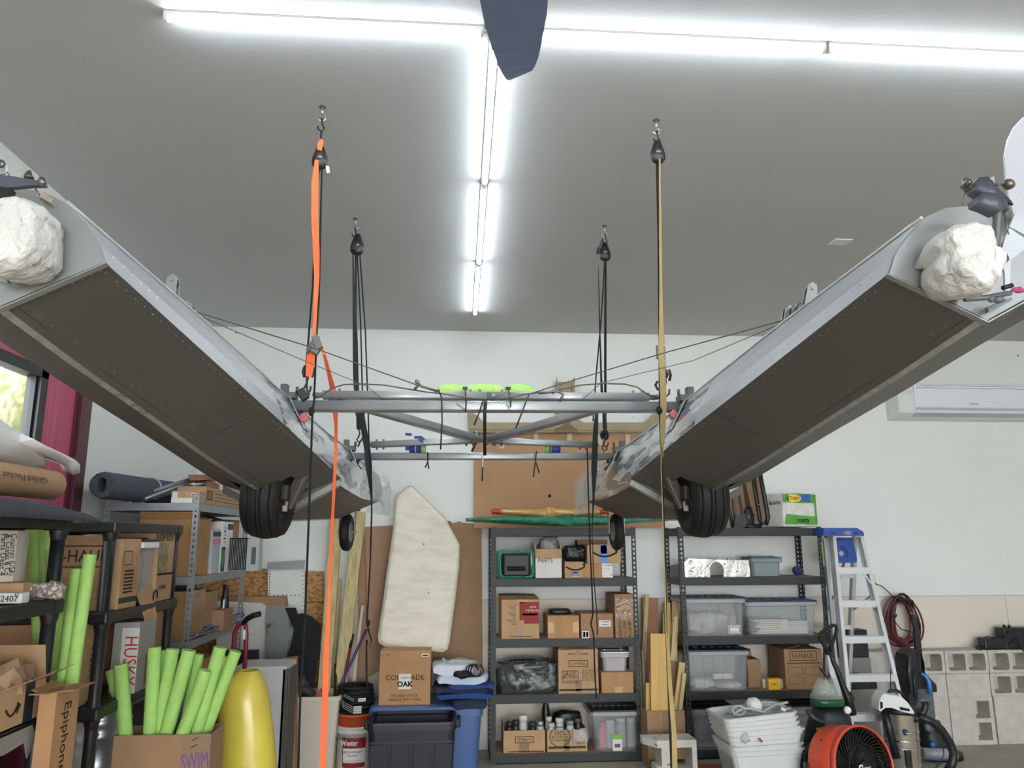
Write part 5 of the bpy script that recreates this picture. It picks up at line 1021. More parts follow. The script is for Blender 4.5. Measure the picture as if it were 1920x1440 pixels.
g = G(); g.box(xa+.24, xa+.40, 6.66, 6.74, L3+.075, L3+.12, bev=.008); one(g, 'white_packet', PAPER, 'white packet above the peach towel in the third-shelf tub', 'packet')
boxpx((1402, 1230, 1427, 1283), 6.68, L3, .2, 'brown_box', 'brown box with a raised flap between the ribbed tub and the moving box', KRAFT2, tape=None, flaps=(('l', .3, .05), ('b', .1, .06)))
bx = boxpx((1429, 1264, 1468, 1281), 6.64, L3, .08, 'small_carton', 'small white carton behind the yellow one on the third shelf', mat('white_small_card', (200, 194, 184), .7), tape=None)
bx = boxpx((1441, 1272, 1464, 1293), 6.57, L3, .06, 'small_carton', 'small bright yellow carton on the edge of the third shelf', mat('bright_yellow_card', (240, 186, 40), .6), tape=None); ftext(bx, 'DeWALT', .02, .45, .5, INK, fit=.05)
bx = boxpx((1472, 1216, 1543, 1291), 6.58, L3, .33, 'moving_box', 'dark-flapped kraft moving box with a framed logo, behind the green cleaner', KRAFT2, tape=None, flaps=(('l', -1.35, .14), ('b', -.9, .1)))
uhaul(bx, .5, .83, .72)
for u0, u1, v0, v1 in ((.08, .47, .36, .55), (.53, .92, .36, .55), (.08, .47, .12, .31), (.53, .92, .12, .31)): fpatch(bx, u0, u1, v0, v1, GINK, 'printed_frame', frame=.003)
fpatch(bx, .06, .94, .64, .66, INK, 'printed_line')
for px, Y, lab in (((1302, 1335, 1352, 1408), 6.60, 'dim clear tub on the bottom shelf behind the white baskets'), ((1492, 1335, 1545, 1408), 6.60, 'dim clear tub on the bottom shelf behind the carpet cleaner')):
    xa, xb, za, zb = span(*px, Y); tote(lab, xa, xb+(.12 if xa < 2.5 else 0), Y, Y+.33, L4, zb-za, CLEARP, BLID, ribs=0, tp=.06); g = G(); g.blob(((xa+xb)/2+.03, Y+.17, L4+.11), (.2, .2, .18), .25, 4, 5, 3, pw=.6); one(g, 'stored_cloth', mat('plum_cloth', (110, 70, 96), .8, second=(60, 66, 96), mask=(.45, .55)), 'plum cloth inside the '+lab, 'cloth')
# ---------------------------------------------------------------- black resin shelves and grey angle-post shelf along the left wall
def resin_shelf(name, label, x0, x1, y0, y1, levels):
    r = T(name, label, 'shelving unit', ((x0+x1)/2, (y0+y1)/2, 0), 'black resin shelving units'); zs = [0]+levels
    for px in (x0+.035, x1-.035):
        for py in (y0+.035, y1-.035):
            g = G(); g.tube([V(px, py, 0), V(px, py, levels[-1]-.02)], .026, 12)
            for z in levels: g.lathe([(.026, -.09), (.034, -.06), (.036, 0), (.026, 0)], (px, py, z), n=12)
            g.ob('post', BLACKP, r)
    for z in levels:
        g = G(); t = .05
        for b in ((x0, x1, y0, y0+.02), (x0, x1, y1-.02, y1), (x0, x0+.02, y0, y1), (x1-.02, x1, y0, y1)): g.box(b[0], b[1], b[2], b[3], z-t, z, bev=.006)
        for cx, cy in ((x0, y0), (x1-.08, y0), (x0, y1-.08), (x1-.08, y1-.08)): g.box(cx-.002, cx+.082, cy-.002, cy+.082, z-t-.004, z+.002, bev=.01)
        k = y0+.06
        while k < y1-.04: g.box(x0+.02, x1-.02, k, k+.035, z-.012, z-.004); k += .05
        g.ob('shelf', BLACKP, r)
    return r
B2 = [.16, .60, 1.005, 1.417, 1.826]
resin_shelf('resin_shelving', 'black resin shelving unit in the middle of the left wall, holding moving boxes', -2.16, -1.55, 3.76, 4.68, B2[:1]+B2[1:])
B3 = [.30, .72, 1.13, 1.515, 1.83]
resin_shelf('resin_shelving', 'nearest black resin shelving unit at the left edge, under the foam mat', -2.12, -1.50, 2.32, 3.24, [.30, 1.10, 1.515, 1.83])
GX0, GX1, GY0, GY1 = -2.19, -1.61, 5.12, 6.36
GL = [1.975, 1.515, 1.125, .62, .15]
rack('angle_shelving', 'grey galvanised angle-post shelving unit near the back left corner', GX0, GX1, GY0, GY1, GL, .05, GALV, mat('grey_shelf_deck', (120, 124, 126), .5), top=2.02, pw=.035)
# --- above the nearest shelf
g = G(); secs = []
for y, d in ((2.3, 0), (2.7, .01), (3.1, .004), (3.3, -.01), (3.42, -.035)): secs.append([V(-2.15+.085*k, y+.008*math.sin(k), 1.885+d-.0016*max(0, k-5)**2.2*1.6+.006*math.sin(k*1.3+y*4)) for k in range(9)]+[V(-2.15+.085*k, y+.008*math.sin(k), 1.84+d*.3-.0016*max(0, k-5)**2.2*1.6) for k in range(8, -1, -1)])
g.loft(secs, True); one(g, 'foam_mat', mat('charcoal_felt', (84, 88, 96), .95, var=.2, scale=60, bump=.6, bscale=120), 'thick charcoal felt mat draped on top of the nearest black shelf', 'felt mat')
g = G(); c0, c1 = V(-1.70, 2.2, 1.965), V(-1.675, 3.40, 1.965); n = 40; secs = []
g.tube([c0, lerp(c0, c1, .5), c1-V(0, .01, 0), c1], [.062, .062, .061, .056], 24); r = one(g, 'paper_tube', mat('brown_paper_roll', (176, 140, 104), .7, var=.05, bump=.1), 'fat brown paper-wrapped roll with scribbled handwriting, on the felt mat', 'paper roll')
text('Gilded Pocket Curtain', .034, V(-1.615, 2.98, 1.972), r, mat('pen_ink', (90, 62, 46), .8), xdir=V(0, -1, 0), nrm=V(1, 0, .1), fit=.5)
g = G(); secs = []
for y, rz_ in ((2.2, .13), (2.6, .125), (3.0, .105), (3.25, .08), (3.42, .055), (3.47, .04)): secs.append([V(-1.80+rz_*1.15*math.cos(a)+.008*math.sin(3*a+y*6), y, 2.03+rz_*.9+rz_*.9*math.sin(a)+.006*math.sin(5*a+y*9)) for a in [2*PI*k/20 for k in range(20)]])
g.loft(secs, True); secs = []
for t_, y, z, w_ in ((0, 3.15, 2.14, .1), (.3, 3.35, 2.115, .07), (.6, 3.52, 2.095, .05), (.85, 3.60, 2.085, .035), (1, 3.62, 2.05, .02)): secs.append([V(-1.72-w_, y, z-.01), V(-1.70, y+.02, z+.012), V(-1.68+w_*.4, y, z-.012), V(-1.70, y, z-.022)])
g.loft(secs, True); one(g, 'foam_roll', mat('white_thin_foam', (230, 230, 228), .6, var=.03, bump=.2, bscale=8), 'white thin foam sheet bundle with a pointed flap, on top of the paper roll', 'foam sheet')
# --- rolled grey carpet, metal poles and boxes on the grey shelf
g = G(); a_, b_ = V(-2.085, 4.80, 2.065), V(-1.93, 6.3, 2.075); secs = []
for k in (0, .02, .5, 1): c = lerp(a_, b_, k); rr = .082 if k > 0 else .076; secs.append([c+V(rr*math.cos(t)*.95, 0, rr*math.sin(t)) for t in [2*PI*j/28 for j in range(28)]])
g.loft(secs, True, cap=False); inn = [[lerp(a_, b_, k)+V(.032*math.cos(t)*.8, 0, .045*math.copysign(abs(math.sin(t))**.5, math.sin(t))) for t in [2*PI*j/28 for j in range(28)]] for k in (0, .35)]
g.loft([secs[0], inn[0]], True, cap=False); g.loft(inn, True, cap=False); g.prism(inn[1], V(0, .01, 0)); g.prism(secs[-1], V(0, .004, 0))
r = one(g, 'carpet_roll', mat('blue_grey_carpet', (82, 86, 96), .95, var=.2, scale=50, bump=.7, bscale=110), 'rolled blue-grey carpet on top of the grey shelf against the wall', 'carpet roll')
g = G(); c = lerp(a_, b_, .38); g.tube([c+V(.0835*math.cos(t)*.96, .05*math.sin(t*.5), .0845*math.sin(t)) for t in [-.8+k*.25 for k in range(14)]], .008, 6); g.ob('tie', mat('grey_tie', (170, 172, 172), .6), r)
for k, (p, q, lab) in enumerate((((236, 938, 5.15), (357, 898, 5.5), 'long grey metal pole sloping up, nearest of the leaning poles'), ((270, 936, 5.2), (366, 900, 5.55), 'darker grey pole beside the nearest leaning pole'), ((250, 942, 5.2), (385, 908, 5.7), 'lower grey pole end resting near the small taped box'))):
    g = G(); g.tube([at(*p[:2], Y=p[2]), at(*q[:2], Y=q[2])], .013, 8); one(g, 'metal_pole', GALV, lab, 'metal pole', group='poles lying on the grey shelf')
for p, lab in ((((352, 890, 5.45), (396, 890, 5.6), (394, 899, 5.6), (357, 901, 5.45)), 'reddish wooden block holding the tops of the metal poles'), (((387, 899, 5.6), (403, 904, 5.7), (402, 916, 5.7), (386, 913, 5.6)), 'small brown wooden block behind the taped box')):
    g = G(); g.prism([at(x, y, Y=Y) for x, y, Y in p], (0, .12, -.01)); one(g, 'wood_block', mat('red_brown_wood', (140, 96, 76), .6, var=.15, scale=8), lab, 'wood block')
bx = boxpx((321, 917, 374, 940), 5.135, GL[0], .13, 'small_taped_box', 'small worn brown box with white tape on the front of the grey shelf top', mat('scuffed_box', (176, 146, 116), .7, var=.2, scale=20), tape=None); fpatch(bx, .02, .75, .03, .42, PAPER, 'white_tape'); fpatch(bx, .05, .22, .4, .9, PAPER, 'white_tape'); fpatch(bx, .7, .86, .55, .85, mat('printed_label', (196, 204, 204), .6), 'label'); fpatch(bx, .74, .82, .64, .74, INK)
bx = carton('long_printed_box', 'long low brown box marked LED along the right edge of the grey shelf top', -1.80, -1.615, 5.25, 6.25, GL[0], GL[0]+.115, mat('printed_kraft', (170, 140, 104), .8, var=.08), tape=None)
fpatch(bx, .03, .16, .25, .8, KDARK, 'printed_patch', face='r'); ftext(bx, 'LED', .055, .095, .52, KRAFT, face='r', fit=.1)
for k in range(3): fpatch(bx, .22, .9, .25+.2*k, .29+.2*k, KDARK, 'printed_line', face='r')
# grey shelf, second level: old box, clear pack, cereal-bright boxes, vented heater
carton('brown_box', 'tall kraft box with crumpled flaps at the near end of the grey shelf', -1.98, -1.64, 5.15, 5.50, GL[1], GL[1]+.36, mat('mottled_kraft', (156, 118, 74), .85, var=.15, scale=6), flaps=(('l', -.6, .08), ('r', -1.0, .06), ('f', .5, .05)), tape=None)
bx = carton('blue_topped_box', 'white and clear pack with a navy top stripe behind the grey upright', -1.86, -1.63, 5.53, 5.72, GL[1], GL[1]+.30, mat('grey_white_pack', (176, 180, 186), .4), tape=None)
fpatch(bx, 0, 1, .84, .95, mat('navy_stripe', (36, 50, 94), .5), face='r'); fpatch(bx, 0, 1, .66, .8, mat('pink_stripe', (196, 140, 150), .5), face='r')
bx = carton('detergent_box', 'tall white box with a round green badge and pink lettering, on the grey shelf', -1.84, -1.63, 5.74, 6.02, GL[1], GL[1]+.36, PAPER, tape=None)
fpatch(bx, .5, .98, .84, .96, mat('navy_stripe', (36, 50, 94), .5), face='r'); fpatch(bx, .06, .40, .02, .5, mat('navy_panel', (40, 70, 110), .5), face='r'); r_, a, b, h = bx
g = G(); c = V(a+.001, lerp(-b, b, .23), h*.27); g.prism([c+V(0, .05*math.cos(t), .06*math.sin(t)) for t in [2*PI*k/20 for k in range(20)]], (.001, 0, 0)); g.ob('green_badge', mat('badge_green', (66, 140, 96), .5), r_)
for k in range(5): fpatch(bx, .28-.1*(k % 2), .34, .58+.07*k, .61+.07*k, mat('print_grey', (70, 70, 70), .8), face='r')
ftext(bx, 'SIMPLY', .06, .76, .42, mat('coral_print', (226, 110, 110), .5), face='r', xd=V(0, 0, 1), fit=.24)
g = G(); g.prism([V(a-.02, -b, h), V(a-.02, b, h), V(a-.2, b*1.2, h+.05), V(a-.2, -b*.6, h+.04)], (0, 0, .003)); g.ob('flap', KRAFT2, r_)
carton('brown_box', 'brown box standing at the back of the grey shelf behind the badge box', -1.95, -1.66, 6.04, 6.3, GL[1], GL[1]+.38, KRAFT2, tape=None)
r = T('slatted_heater', 'white heater with black vertical slats and a small grey display, overhanging the grey shelf', 'heater', (-1.5, 6.15, GL[1]+.002)); x0, x1, z0, z1 = span(416, 486, 1010, 1065, 5.95)
z0 = GL[1]+.004; h = z1-z0; h = .24
x0, x1 = at(417, 1030, Y=5.95).x, at(486, 1030, Y=5.95).x
g = G(); g.box(x0, x1, 5.95, 6.06, z0, z0+h, bev=.004); g.ob('housing', mat('pale_grey_housing', (176, 180, 180), .5), r)
g = G(); n = 15
for k in range(n): xx = lerp(x0+.006, lerp(x0, x1, .68), (k+.5)/n); g.box(xx-.0055, xx+.0025, 5.947, 5.951, z0+.006, z0+h-.004)
g.box(x0, lerp(x0, x1, .7), 5.947, 5.951, z0+h-.006, z0+h); g.ob('slats', HOLE, r)
g = G(); g.box(lerp(x0, x1, .80), lerp(x0, x1, .92), 5.946, 5.951, z0+h*.2, z0+h*.72); g.ob('display', mat('dim_display', (84, 88, 90), .3), r)
# third level of the grey shelf
carton('brown_box', 'tall glossy taped brown box, nearest on the middle shelf of the grey unit', -2.0, -1.635, 5.14, 5.48, GL[2], GL[2]+.30, mat('taped_kraft', (158, 122, 80), .25, var=.12), tape=None)
g = G(); g.tube([V(-1.9, 5.18, GL[2]+.355), V(-1.63, 5.25, GL[2]+.355)], .05, 16); g.box(-1.66, -1.655, 5.2, 5.3, GL[2]+.302, GL[2]+.34); one(g, 'dark_roll', mat('dark_brown_roll', (70, 48, 38), .6), 'dark brown leathery roll on the taped box of the grey unit', 'roll')
bx = carton('brown_box', 'brown box with a slim white-striped black bottle beside it, grey unit', -1.9, -1.65, 5.5, 5.82, GL[2], GL[2]+.27, KRAFT2, tape=None)
g = G(); g.lathe([(0, 0), (.03, .0), (.03, .2), (.022, .24), (.022, .3), (0, .3)], (-1.62, 5.9, GL[2]), n=12); r = one(g, 'spray_can', BLACKP, 'black upright canister with white stripes on the grey unit', 'canister'); g = G(); g.box(-.006+.0, .006, -.032, -.0295, .06, .2); g.ob('stripe', PAPER, r, local=True)
boxpx((382, 1142, 419, 1181), 5.7, GL[2], .25, 'brown_box', 'small square brown box at the right of the middle grey shelf', KRAFT2, tape=None)
g = G()
for k in range(6): g.tube([V(-1.62+.03*math.sin(k), 5.2+.1*j, GL[2]+.012+.008*k+.008*math.sin(j*1.3+k)) for j in range(12)]+[V(-1.60, 6.36+.03*math.sin(k), GL[2]+.03+.01*k), V(-1.62, 6.42, GL[2]+.05+.006*k)], .006, 6)
one(g, 'bungee_cords', mat('blue_grey_cord', (92, 100, 132), .6, second=(170, 160, 190), mask=(.5, .56), scale=40), 'bundle of blue-grey bungee cords along the edge of the middle grey shelf', 'cords')
carton('brown_box', 'brown box on the low shelf of the grey unit behind the green noodles', -1.98, -1.66, 5.6, 5.95, GL[3], GL[3]+.33, KRAFT3, tape=None)
# --- boxes on black shelf 2
bx = carton('moving_box', 'large moving box on the upper black shelf, its logo half hidden by the post', -2.12, -1.63, 3.80, 3.87+.0, B2[3], B2[3]+.345, KRAFT2, tape=None)
def nbox(nm, lab, x0, x1, y0, y1, z, h, m=KRAFT, **k): return carton(nm, lab, x0, x1, y0, y1, z, z+h, m, **k)
bx[0].location.y = 3.86; uhaul(bx, .80, .72, .62, m=INK)
fpatch(bx, .66, .98, .44, .56, KRAFT3, 'printed_patch'); fpatch(bx, .74, 1, .16, .30, mat('faint_print', (128, 100, 72), .8), frame=.003)
bx = nbox('moving_box', 'printed kraft box standing just right of the black post, upper shelf', -1.80, -1.565, 3.90, 4.12, B2[3], .33, KRAFT, tape=None)
for fc in 'r': fpatch(bx, .1, .55, .62, .82, INK, 'printed_frame', face='r', frame=.003); fpatch(bx, .02, .98, .08, .16, GINK, 'green_band', face='r')
for k in range(7): fpatch(bx, .2, .7, .52-.05*k, .545-.05*k, INK, 'printed_line', face='r')
t = tote('tall frosted tub of pale pink and white fabric on the black shelf', -1.82, -1.575, 4.14, 4.36, B2[3], .315, CLEARP, BLID, ribs=0, tp=.12, rim=WHITEP)
g = G(); g.blob((-1.70, 4.25, B2[3]+.15), (.17, .16, .26), .22, 4, 3, 3, pw=.7); one(g, 'fabric_bundle', mat('pink_white_fabric', (206, 200, 200), .8, second=(206, 150, 176), mask=(.45, .58), scale=5), 'pink and white fabric filling the tall frosted tub', 'fabric')
bx = nbox('egg_box', 'tall printed brown box with a grey-green plant drawing, upper black shelf', -1.86, -1.57, 4.38, 4.62, B2[3], .36, KRAFT, tape=None)
fpatch(bx, .0, .6, .4, .86, mat('grey_green_print', (112, 118, 96), .8, second=(160, 132, 98), mask=(.45, .55), scale=20), 'plant_print', face='r'); ftext(bx, 'U-HAUL', .03, .4, .2, INK, face='r'); fpatch(bx, 0, 1, .38, .41, INK, face='r'); ftext(bx, 'FRESH BOX', .05, .3, .93, INK, face='r')
g = G(); g.tube([V(-1.56, 4.36+.03*math.cos(t), B2[3]+.02+.045*math.sin(t)) for t in [k*.3 for k in range(12)]], .004, 5); one(g, 'looped_wire', BLACKR, 'thin black wire looped beside the frosted tub', 'wire', loc=(-1.56, 4.36, B2[3]))
# level below (1.005)
bx = nbox('moving_box', 'large kraft box with green band and a printed figure, middle black shelf', -2.1, -1.655, 3.80, 3.88, B2[2], .355, KRAFT, tape=None)
fpatch(bx, .62, .99, .40, .50, GINK, 'green_label'); fpatch(bx, .7, .93, .6, .88, mat('faint_print', (128, 100, 72), .8, second=(150, 118, 88), mask=(.45, .5), scale=40)); fpatch(bx, .66, .8, .0, .34, INK, frame=.003); ftext(bx, 'FURNITURE', .03, .72, .36, INK)
bx = nbox('moving_box', 'kraft box with dark stamped lettering behind the black post, middle shelf', -1.9, -1.68, 3.90, 4.10, B2[2], .34, KRAFT, tape=None)
fpatch(bx, .52, .95, .3, .8, GINK, 'stamp', face='r', frame=.004); ftext(bx, 'SAVE!', .06, .73, .55, GINK, face='r', xd=V(0, 0, 1)); ftext(bx, 'U-HAUL', .05, .25, .5, GINK, face='r', xd=V(0, 0, 1)); fpatch(bx, .5, 1, .86, .93, GINK, face='r')
bx = nbox('cleaning_wipes_box', 'grey and white printed box with big red vertical letters', -1.66, -1.535, 4.12, 4.34, B2[2]-.0, .335, mat('grey_print_box', (150, 150, 146), .5), tape=None)
REDP = mat('red_print', (190, 44, 44), .5)
fpatch(bx, .35, 1, 0, .92, mat('white_print', (206, 206, 200), .5), face='f'); ftext(bx, 'HUSKY', .09, .70, .46, REDP, xd=V(0, 0, -1), fit=.23)
fpatch(bx, .5, .98, .05, .5, mat('brown_picture', (120, 84, 60), .6, var=.5, scale=30), face='r', name='picture')
g = G(); r_, a, b, h = bx; g.prism([V(a, -b*.5, h), V(a, b, h), V(a-.05, b, h+.17), V(a-.06, -b*.5, h+.15)], (.003, 0, 0)); g.ob('flap', KRAFT, r_)
nbox('brown_box', 'brown box at the far end of the middle black shelf', -1.9, -1.60, 4.37, 4.63, B2[2], .36, KRAFT2, tape=None)
nbox('grey_crate', 'dull grey crate on the lower black shelf behind the tall marked carton', -1.95, -1.62, 3.86, 4.2, B2[0], .25, mat('dull_grey_crate', (110, 108, 104), .6), tape=None)
# steel drums under the middle black unit
for k, (y, lab) in enumerate(((3.95, 'shiny ribbed steel drum behind the tall marked carton'), (4.35, 'shiny ribbed steel drum further along under the black shelf'))):
    g = G(); g.lathe([(0, 0), (.15, 0), (.155, .03), (.15, .05), (.15, .16), (.158, .175), (.15, .19), (.15, .22), (.158, .235), (.15, .25), (.15, .30), (.16, .31), (.16, .325), (0, .325)], (-1.78, y, B2[0]+.5 if 0 else .61), n=28); r = one(g, 'steel_drum', mat('galvanised_drum', (170, 174, 176), .3, metal=.7, var=.15), lab, 'steel drum', group='steel drums under the black shelf')
g = G(); g.box(-1.72, -1.56, 4.30, 4.44, .17, .50); r = one(g, 'red_lettered_bag', mat('dark_white_bag', (70, 66, 70), .6), 'dark sack with red letters low under the black shelf', 'sack'); text('SALT', .12, V(-.0, -.075, .22), r, REDP, xdir=V(0, 0, 1)) if 0 else text('SALTS', .09, V(-1.60, 4.299, .36), r, REDP, xdir=V(0, 0, 1))
# --- nearest shelf contents
bx = nbox('flat_parcel', 'tall white parcel with handwritten address at the left edge', -2.0, -1.80, 2.84, 3.10, 1.60, .165, PAPER, tape=None)
bx[0].rotation_euler = (0, .0, 0); 
g = G(); r = T('address_parcel', 'stack of thin white boxes leaning at the left edge, covered in handwriting', 'parcel', (-1.66, 2.95, 1.55)); bpy.data.objects.remove([c for c in bx[0].children][0]); bpy.data.objects.remove(bx[0])
for k in range(3):
    g = G(); q_ = [at(x, y, Y=3.06+.05*k) for x, y in ((-40+k*0, 994), (34+k*5, 995+k*2), (24+k*4, 1090), (-40, 1092))]; g.prism(q_, (0, .045, 0)); g.ob('box_slab', mat('off_white_card', (206, 198, 188), .7, var=.04), r)
for k, s in enumerate(('Cincinnati (USA)', 'A. Coates & Co', 'Parts Dept 4')): text(s, .03, at(24-9*k, 1040, Y=3.057), r, INK, xdir=at(20, 1085, Y=2.9)-at(25, 1000, Y=2.9), nrm=V(0, -1, 0), fit=.15)
x0, x1, z0, z1 = span(-30, 1093, 43, 1112, 3.04); nbox('brown_box', 'low brown box under the white parcels at the left edge', x0-.1, x1, 3.04, 3.10, 1.516, z1-1.516, KRAFT, tape=None)
x0, x1, z0, z1 = span(-30, 1112, 39, 1148, 2.97); bx = nbox('white_box', 'white box marked 2407 on the second shelf at the left edge', x0-.1, x1, 2.97, 3.025, 1.516, z1-1.516, PAPER, tape=None); text('2407', .03, V(x1-.05, 2.499, 1.555), bx[0], INK) if 0 else ftext(bx, '2407', .03, .82, .45); ftext(bx, 'F?', .02, .93, .8)
g = G(); a_, b_ = at(42, 1128, Y=3.10), at(116, 1128, Y=3.20); a_.z = b_.z = 1.55
g.tube([lerp(a_, b_, k/14)+V(0, 0, .004*math.sin(k*2)) for k in range(15)], [.024, .028, .029, .028, .029, .027, .028, .029, .030, .032, .035, .036, .035, .030, .018], 14)
r = one(g, 'rope_coil', mat('mottled_brown_rope', (150, 132, 122), .9, second=(222, 214, 206), mask=(.48, .56), scale=60, bump=1, bscale=90), 'coiled brown and white rope bundle on the second shelf at left', 'rope')
# noodles
def noodle(label, p, q, grp, bend=0, r=.032, bd=V(1, 0, 0)):
    p, q = Vector(p), Vector(q); o = T('foam_noodle', label, 'foam noodle', p, grp); n = 9; d = (q-p).normalized()
    cs = [lerp(p, q, k/(n-1))+bd*bend*math.sin(PI*k/(n-1)) for k in range(n)]; u = d.cross(V(0, 1, 0)).normalized(); v = d.cross(u)
    ring = lambda c, rr: [c+u*math.cos(2*PI*k/16)*rr+v*math.sin(2*PI*k/16)*rr for k in range(16)]
    g = G(); e = (cs[-1]-cs[-2]).normalized()
    g.loft([ring(c, r) for c in cs]+[ring(cs[-1]+e*.001, r*.97), ring(cs[-1]+e*.001, r*.34), ring(cs[-1]-e*.06, r*.32)], True, cap=True); g.ob('foam', NOOD, o); return o
GN = 'noodles standing behind the nearest black shelf'
noodle('tall green foam noodle furthest left, standing behind the near black shelf', (-1.62, 3.50, .9), at(59, 950, Y=3.50), GN, r=.030)
noodle('tall green foam noodle second from the left behind the near black shelf', (-1.58, 3.46, .9), at(84, 950, Y=3.46), GN, r=.030)
noodle('shorter green foam noodle half hidden behind the near black post', (-1.56, 3.42, .9), at(100, 1030, Y=3.42), GN, r=.030)
noodle('green foam noodle leaning right, shorter of the two in front of the post', at(112, 1290, Y=3.32)-V(0, 0, .35), at(143, 1068, Y=3.40), GN, r=.023)
noodle('green foam noodle leaning right, taller of the two in front of the post', at(126, 1290, Y=3.30)-V(0, 0, .35), at(169, 1041, Y=3.40), GN, r=.025)
noodle('thin sliver of green noodle just left of the two leaning ones', at(108, 1280, Y=3.38)-V(0, 0, .3), at(121, 1100, Y=3.45), GN, r=.026)
# open box with crumpled paper on the near shelf, tall marked carton, tape scrap
x0, x1, z0, z1 = span(-60, 1298, 47, 1350, 2.62)
bx = nbox('open_box', 'open smile-arrow box overflowing with crumpled brown paper at the left edge', -1.95, -1.50, 2.82, 3.16, 1.102, .135, KRAFT, opened=True, flaps=(('b', -.15, .12),)); fpatch(bx, .60, .78, 0, 1, BLT, 'dark_tape', face='r'); r_, a, b, h = bx
g = G(); c_ = V(a+.002, -.05, h*.55); g.tube([c_+V(0, .07*(t-.5), -.03+.10*(t-.5)**2) for t in [k/8 for k in range(9)]], .004, 5); g.prism([c_+V(0, .03, .01), c_+V(0, .055, -.002), c_+V(0, .035, -.03)], (.002, 0, 0)); g.ob('smile_arrow', INK, r_)
g = G(); g.prism([V(a, -b*.8, h), V(a, b, h), V(a+.07, b+.06, h+.035), V(a+.05, -b*.2, h+.02)], (0, 0, .003)); g.ob('flap', KRAFT, r_)
g = G()
for k in range(12): g.blob((-1.86+.03*k, 2.98+.09*math.sin(k*2), 1.25+.02*math.cos(k*3)), (.13, .13, .09), .75, 5, k, 2, rot=k)
for f_ in g.b.faces: f_.smooth = False
one(g, 'crumpled_paper', mat('crumpled_kraft_paper', (160, 128, 100), .85, var=.15), 'crumpled brown packing paper in the open box at the left edge', 'packing paper', kind='stuff')
g = G(); g.blob((-1.60, 2.86, 1.28), (.10, .1, .16), .15, 3, 8, 2); one(g, 'white_pouch', mat('pinkish_white_pouch', (214, 200, 198), .6), 'pinkish white pouch at the very left edge above the paper', 'pouch')
bx = nbox('tall_carton', 'tall narrow carton with sloping black handwriting, open flap on top', at(107, 1300, Y=3.06).x-.06, at(107, 1300, Y=3.06).x, 3.06, 3.24, .0, 1.20, KRAFT3, opened=True, flaps=(('l', 1.35, .22), ('f', 1.5, .08), ('r', 1.5, .06)))
ftext(bx, 'Epiphone', .075, .5, .86, INK, xd=V(0, 0, -1), fit=.24, face='r'); ftext(bx, 'FOR V', .05, .45, .60, INK, xd=V(0, 0, -1), fit=.15, face='r')
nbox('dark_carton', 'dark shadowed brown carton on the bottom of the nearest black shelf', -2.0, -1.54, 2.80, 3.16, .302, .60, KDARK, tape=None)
g = G(); p = V(-1.49, 2.95, 1.06)
g.prism([p+V(0, -.20, .03), p+V(0, .12, .03), p+V(0, .16, -.02), p+V(0, .11, -.08), p+V(0, .08, -.02), p+V(0, -.05, -.03), p+V(0, -.20, 0)], (.003, 0, 0)); one(g, 'tape_scrap', mat('grey_film', (150, 150, 146), .3, alpha=.8), 'torn grey film hanging off the near black shelf', 'plastic film')
# --- carton full of green noodles (front left)
x0, x1, z0, z1 = span(211, 1378, 394, 1440, 3.95)
bx = nbox('noodle_carton', 'tall brown carton full of green foam noodles, a purple scribble on its side', x0, x1, 3.95, 4.16, .0, z1, KRAFT2, opened=True)
fpatch(bx, .70, 1, .0, 1, mat('paler_kraft_panel', (150, 122, 96), .85), 'side_panel'); PUR = mat('purple_marker', (112, 76, 150), .7)
ftext(bx, 'SWIM', .10, .85, .86, PUR, fit=.12, xd=V(1, 0, .12)); r_, a, b, h = bx
for k in range(2): g = G(); c = V(lerp(-a, a, .8), -b-.001, h-.03-.03*k); g.prism([c, c+V(.03, 0, .014), c+V(.03, 0, .018), c+V(0, 0, .004)], (0, -.001, 0)); g.ob('pen_mark', INK, r_)
GN = 'noodles in the purple-marked carton'
def cn(lab, x0_, x1_, y1_, Y, bend=0, r=.031, bd=V(1, 0, 0)):
    b_ = at(x0_, 1375, Y=Y); t_ = at(x1_, y1_, Y=Y); d = (b_-t_).normalized(); noodle(lab, b_+d*.35, t_, GN, bend, r, bd)
cn('leftmost noodle in the carton, tilted left behind another', 238, 208, 1256, 4.09, -.004, .026)
cn('second noodle from the left in the carton, nearly upright', 233, 226, 1246, 4.0, .006, .032)
cn('tall upright noodle left of the middle group in the carton', 281, 290, 1214, 4.02)
cn('noodle just behind the tall upright one, its top to the right', 292, 308, 1220, 4.10, 0, .027)
cn('noodle with its hollow end facing out, third of the middle group', 297, 324, 1217, 4.05)
cn('thick noodle leaning right at the centre of the carton', 312, 355, 1219, 4.02, 0, .033)
cn('short upright noodle behind the open-ended curved one', 345, 372, 1227, 4.11, 0, .027)
cn('curved short noodle with an open round end, right of centre', 338, 386, 1257, 3.99, .012)
cn('noodle leaning right, left one of the right-hand pair', 368, 413, 1214, 4.04, 0, .031)
cn('thin noodle glimpsed between the right-hand pair', 375, 424, 1232, 4.11, 0, .026)
cn('rightmost noodle in the carton, leaning furthest right', 384, 442, 1221, 4.08, 0, .029)
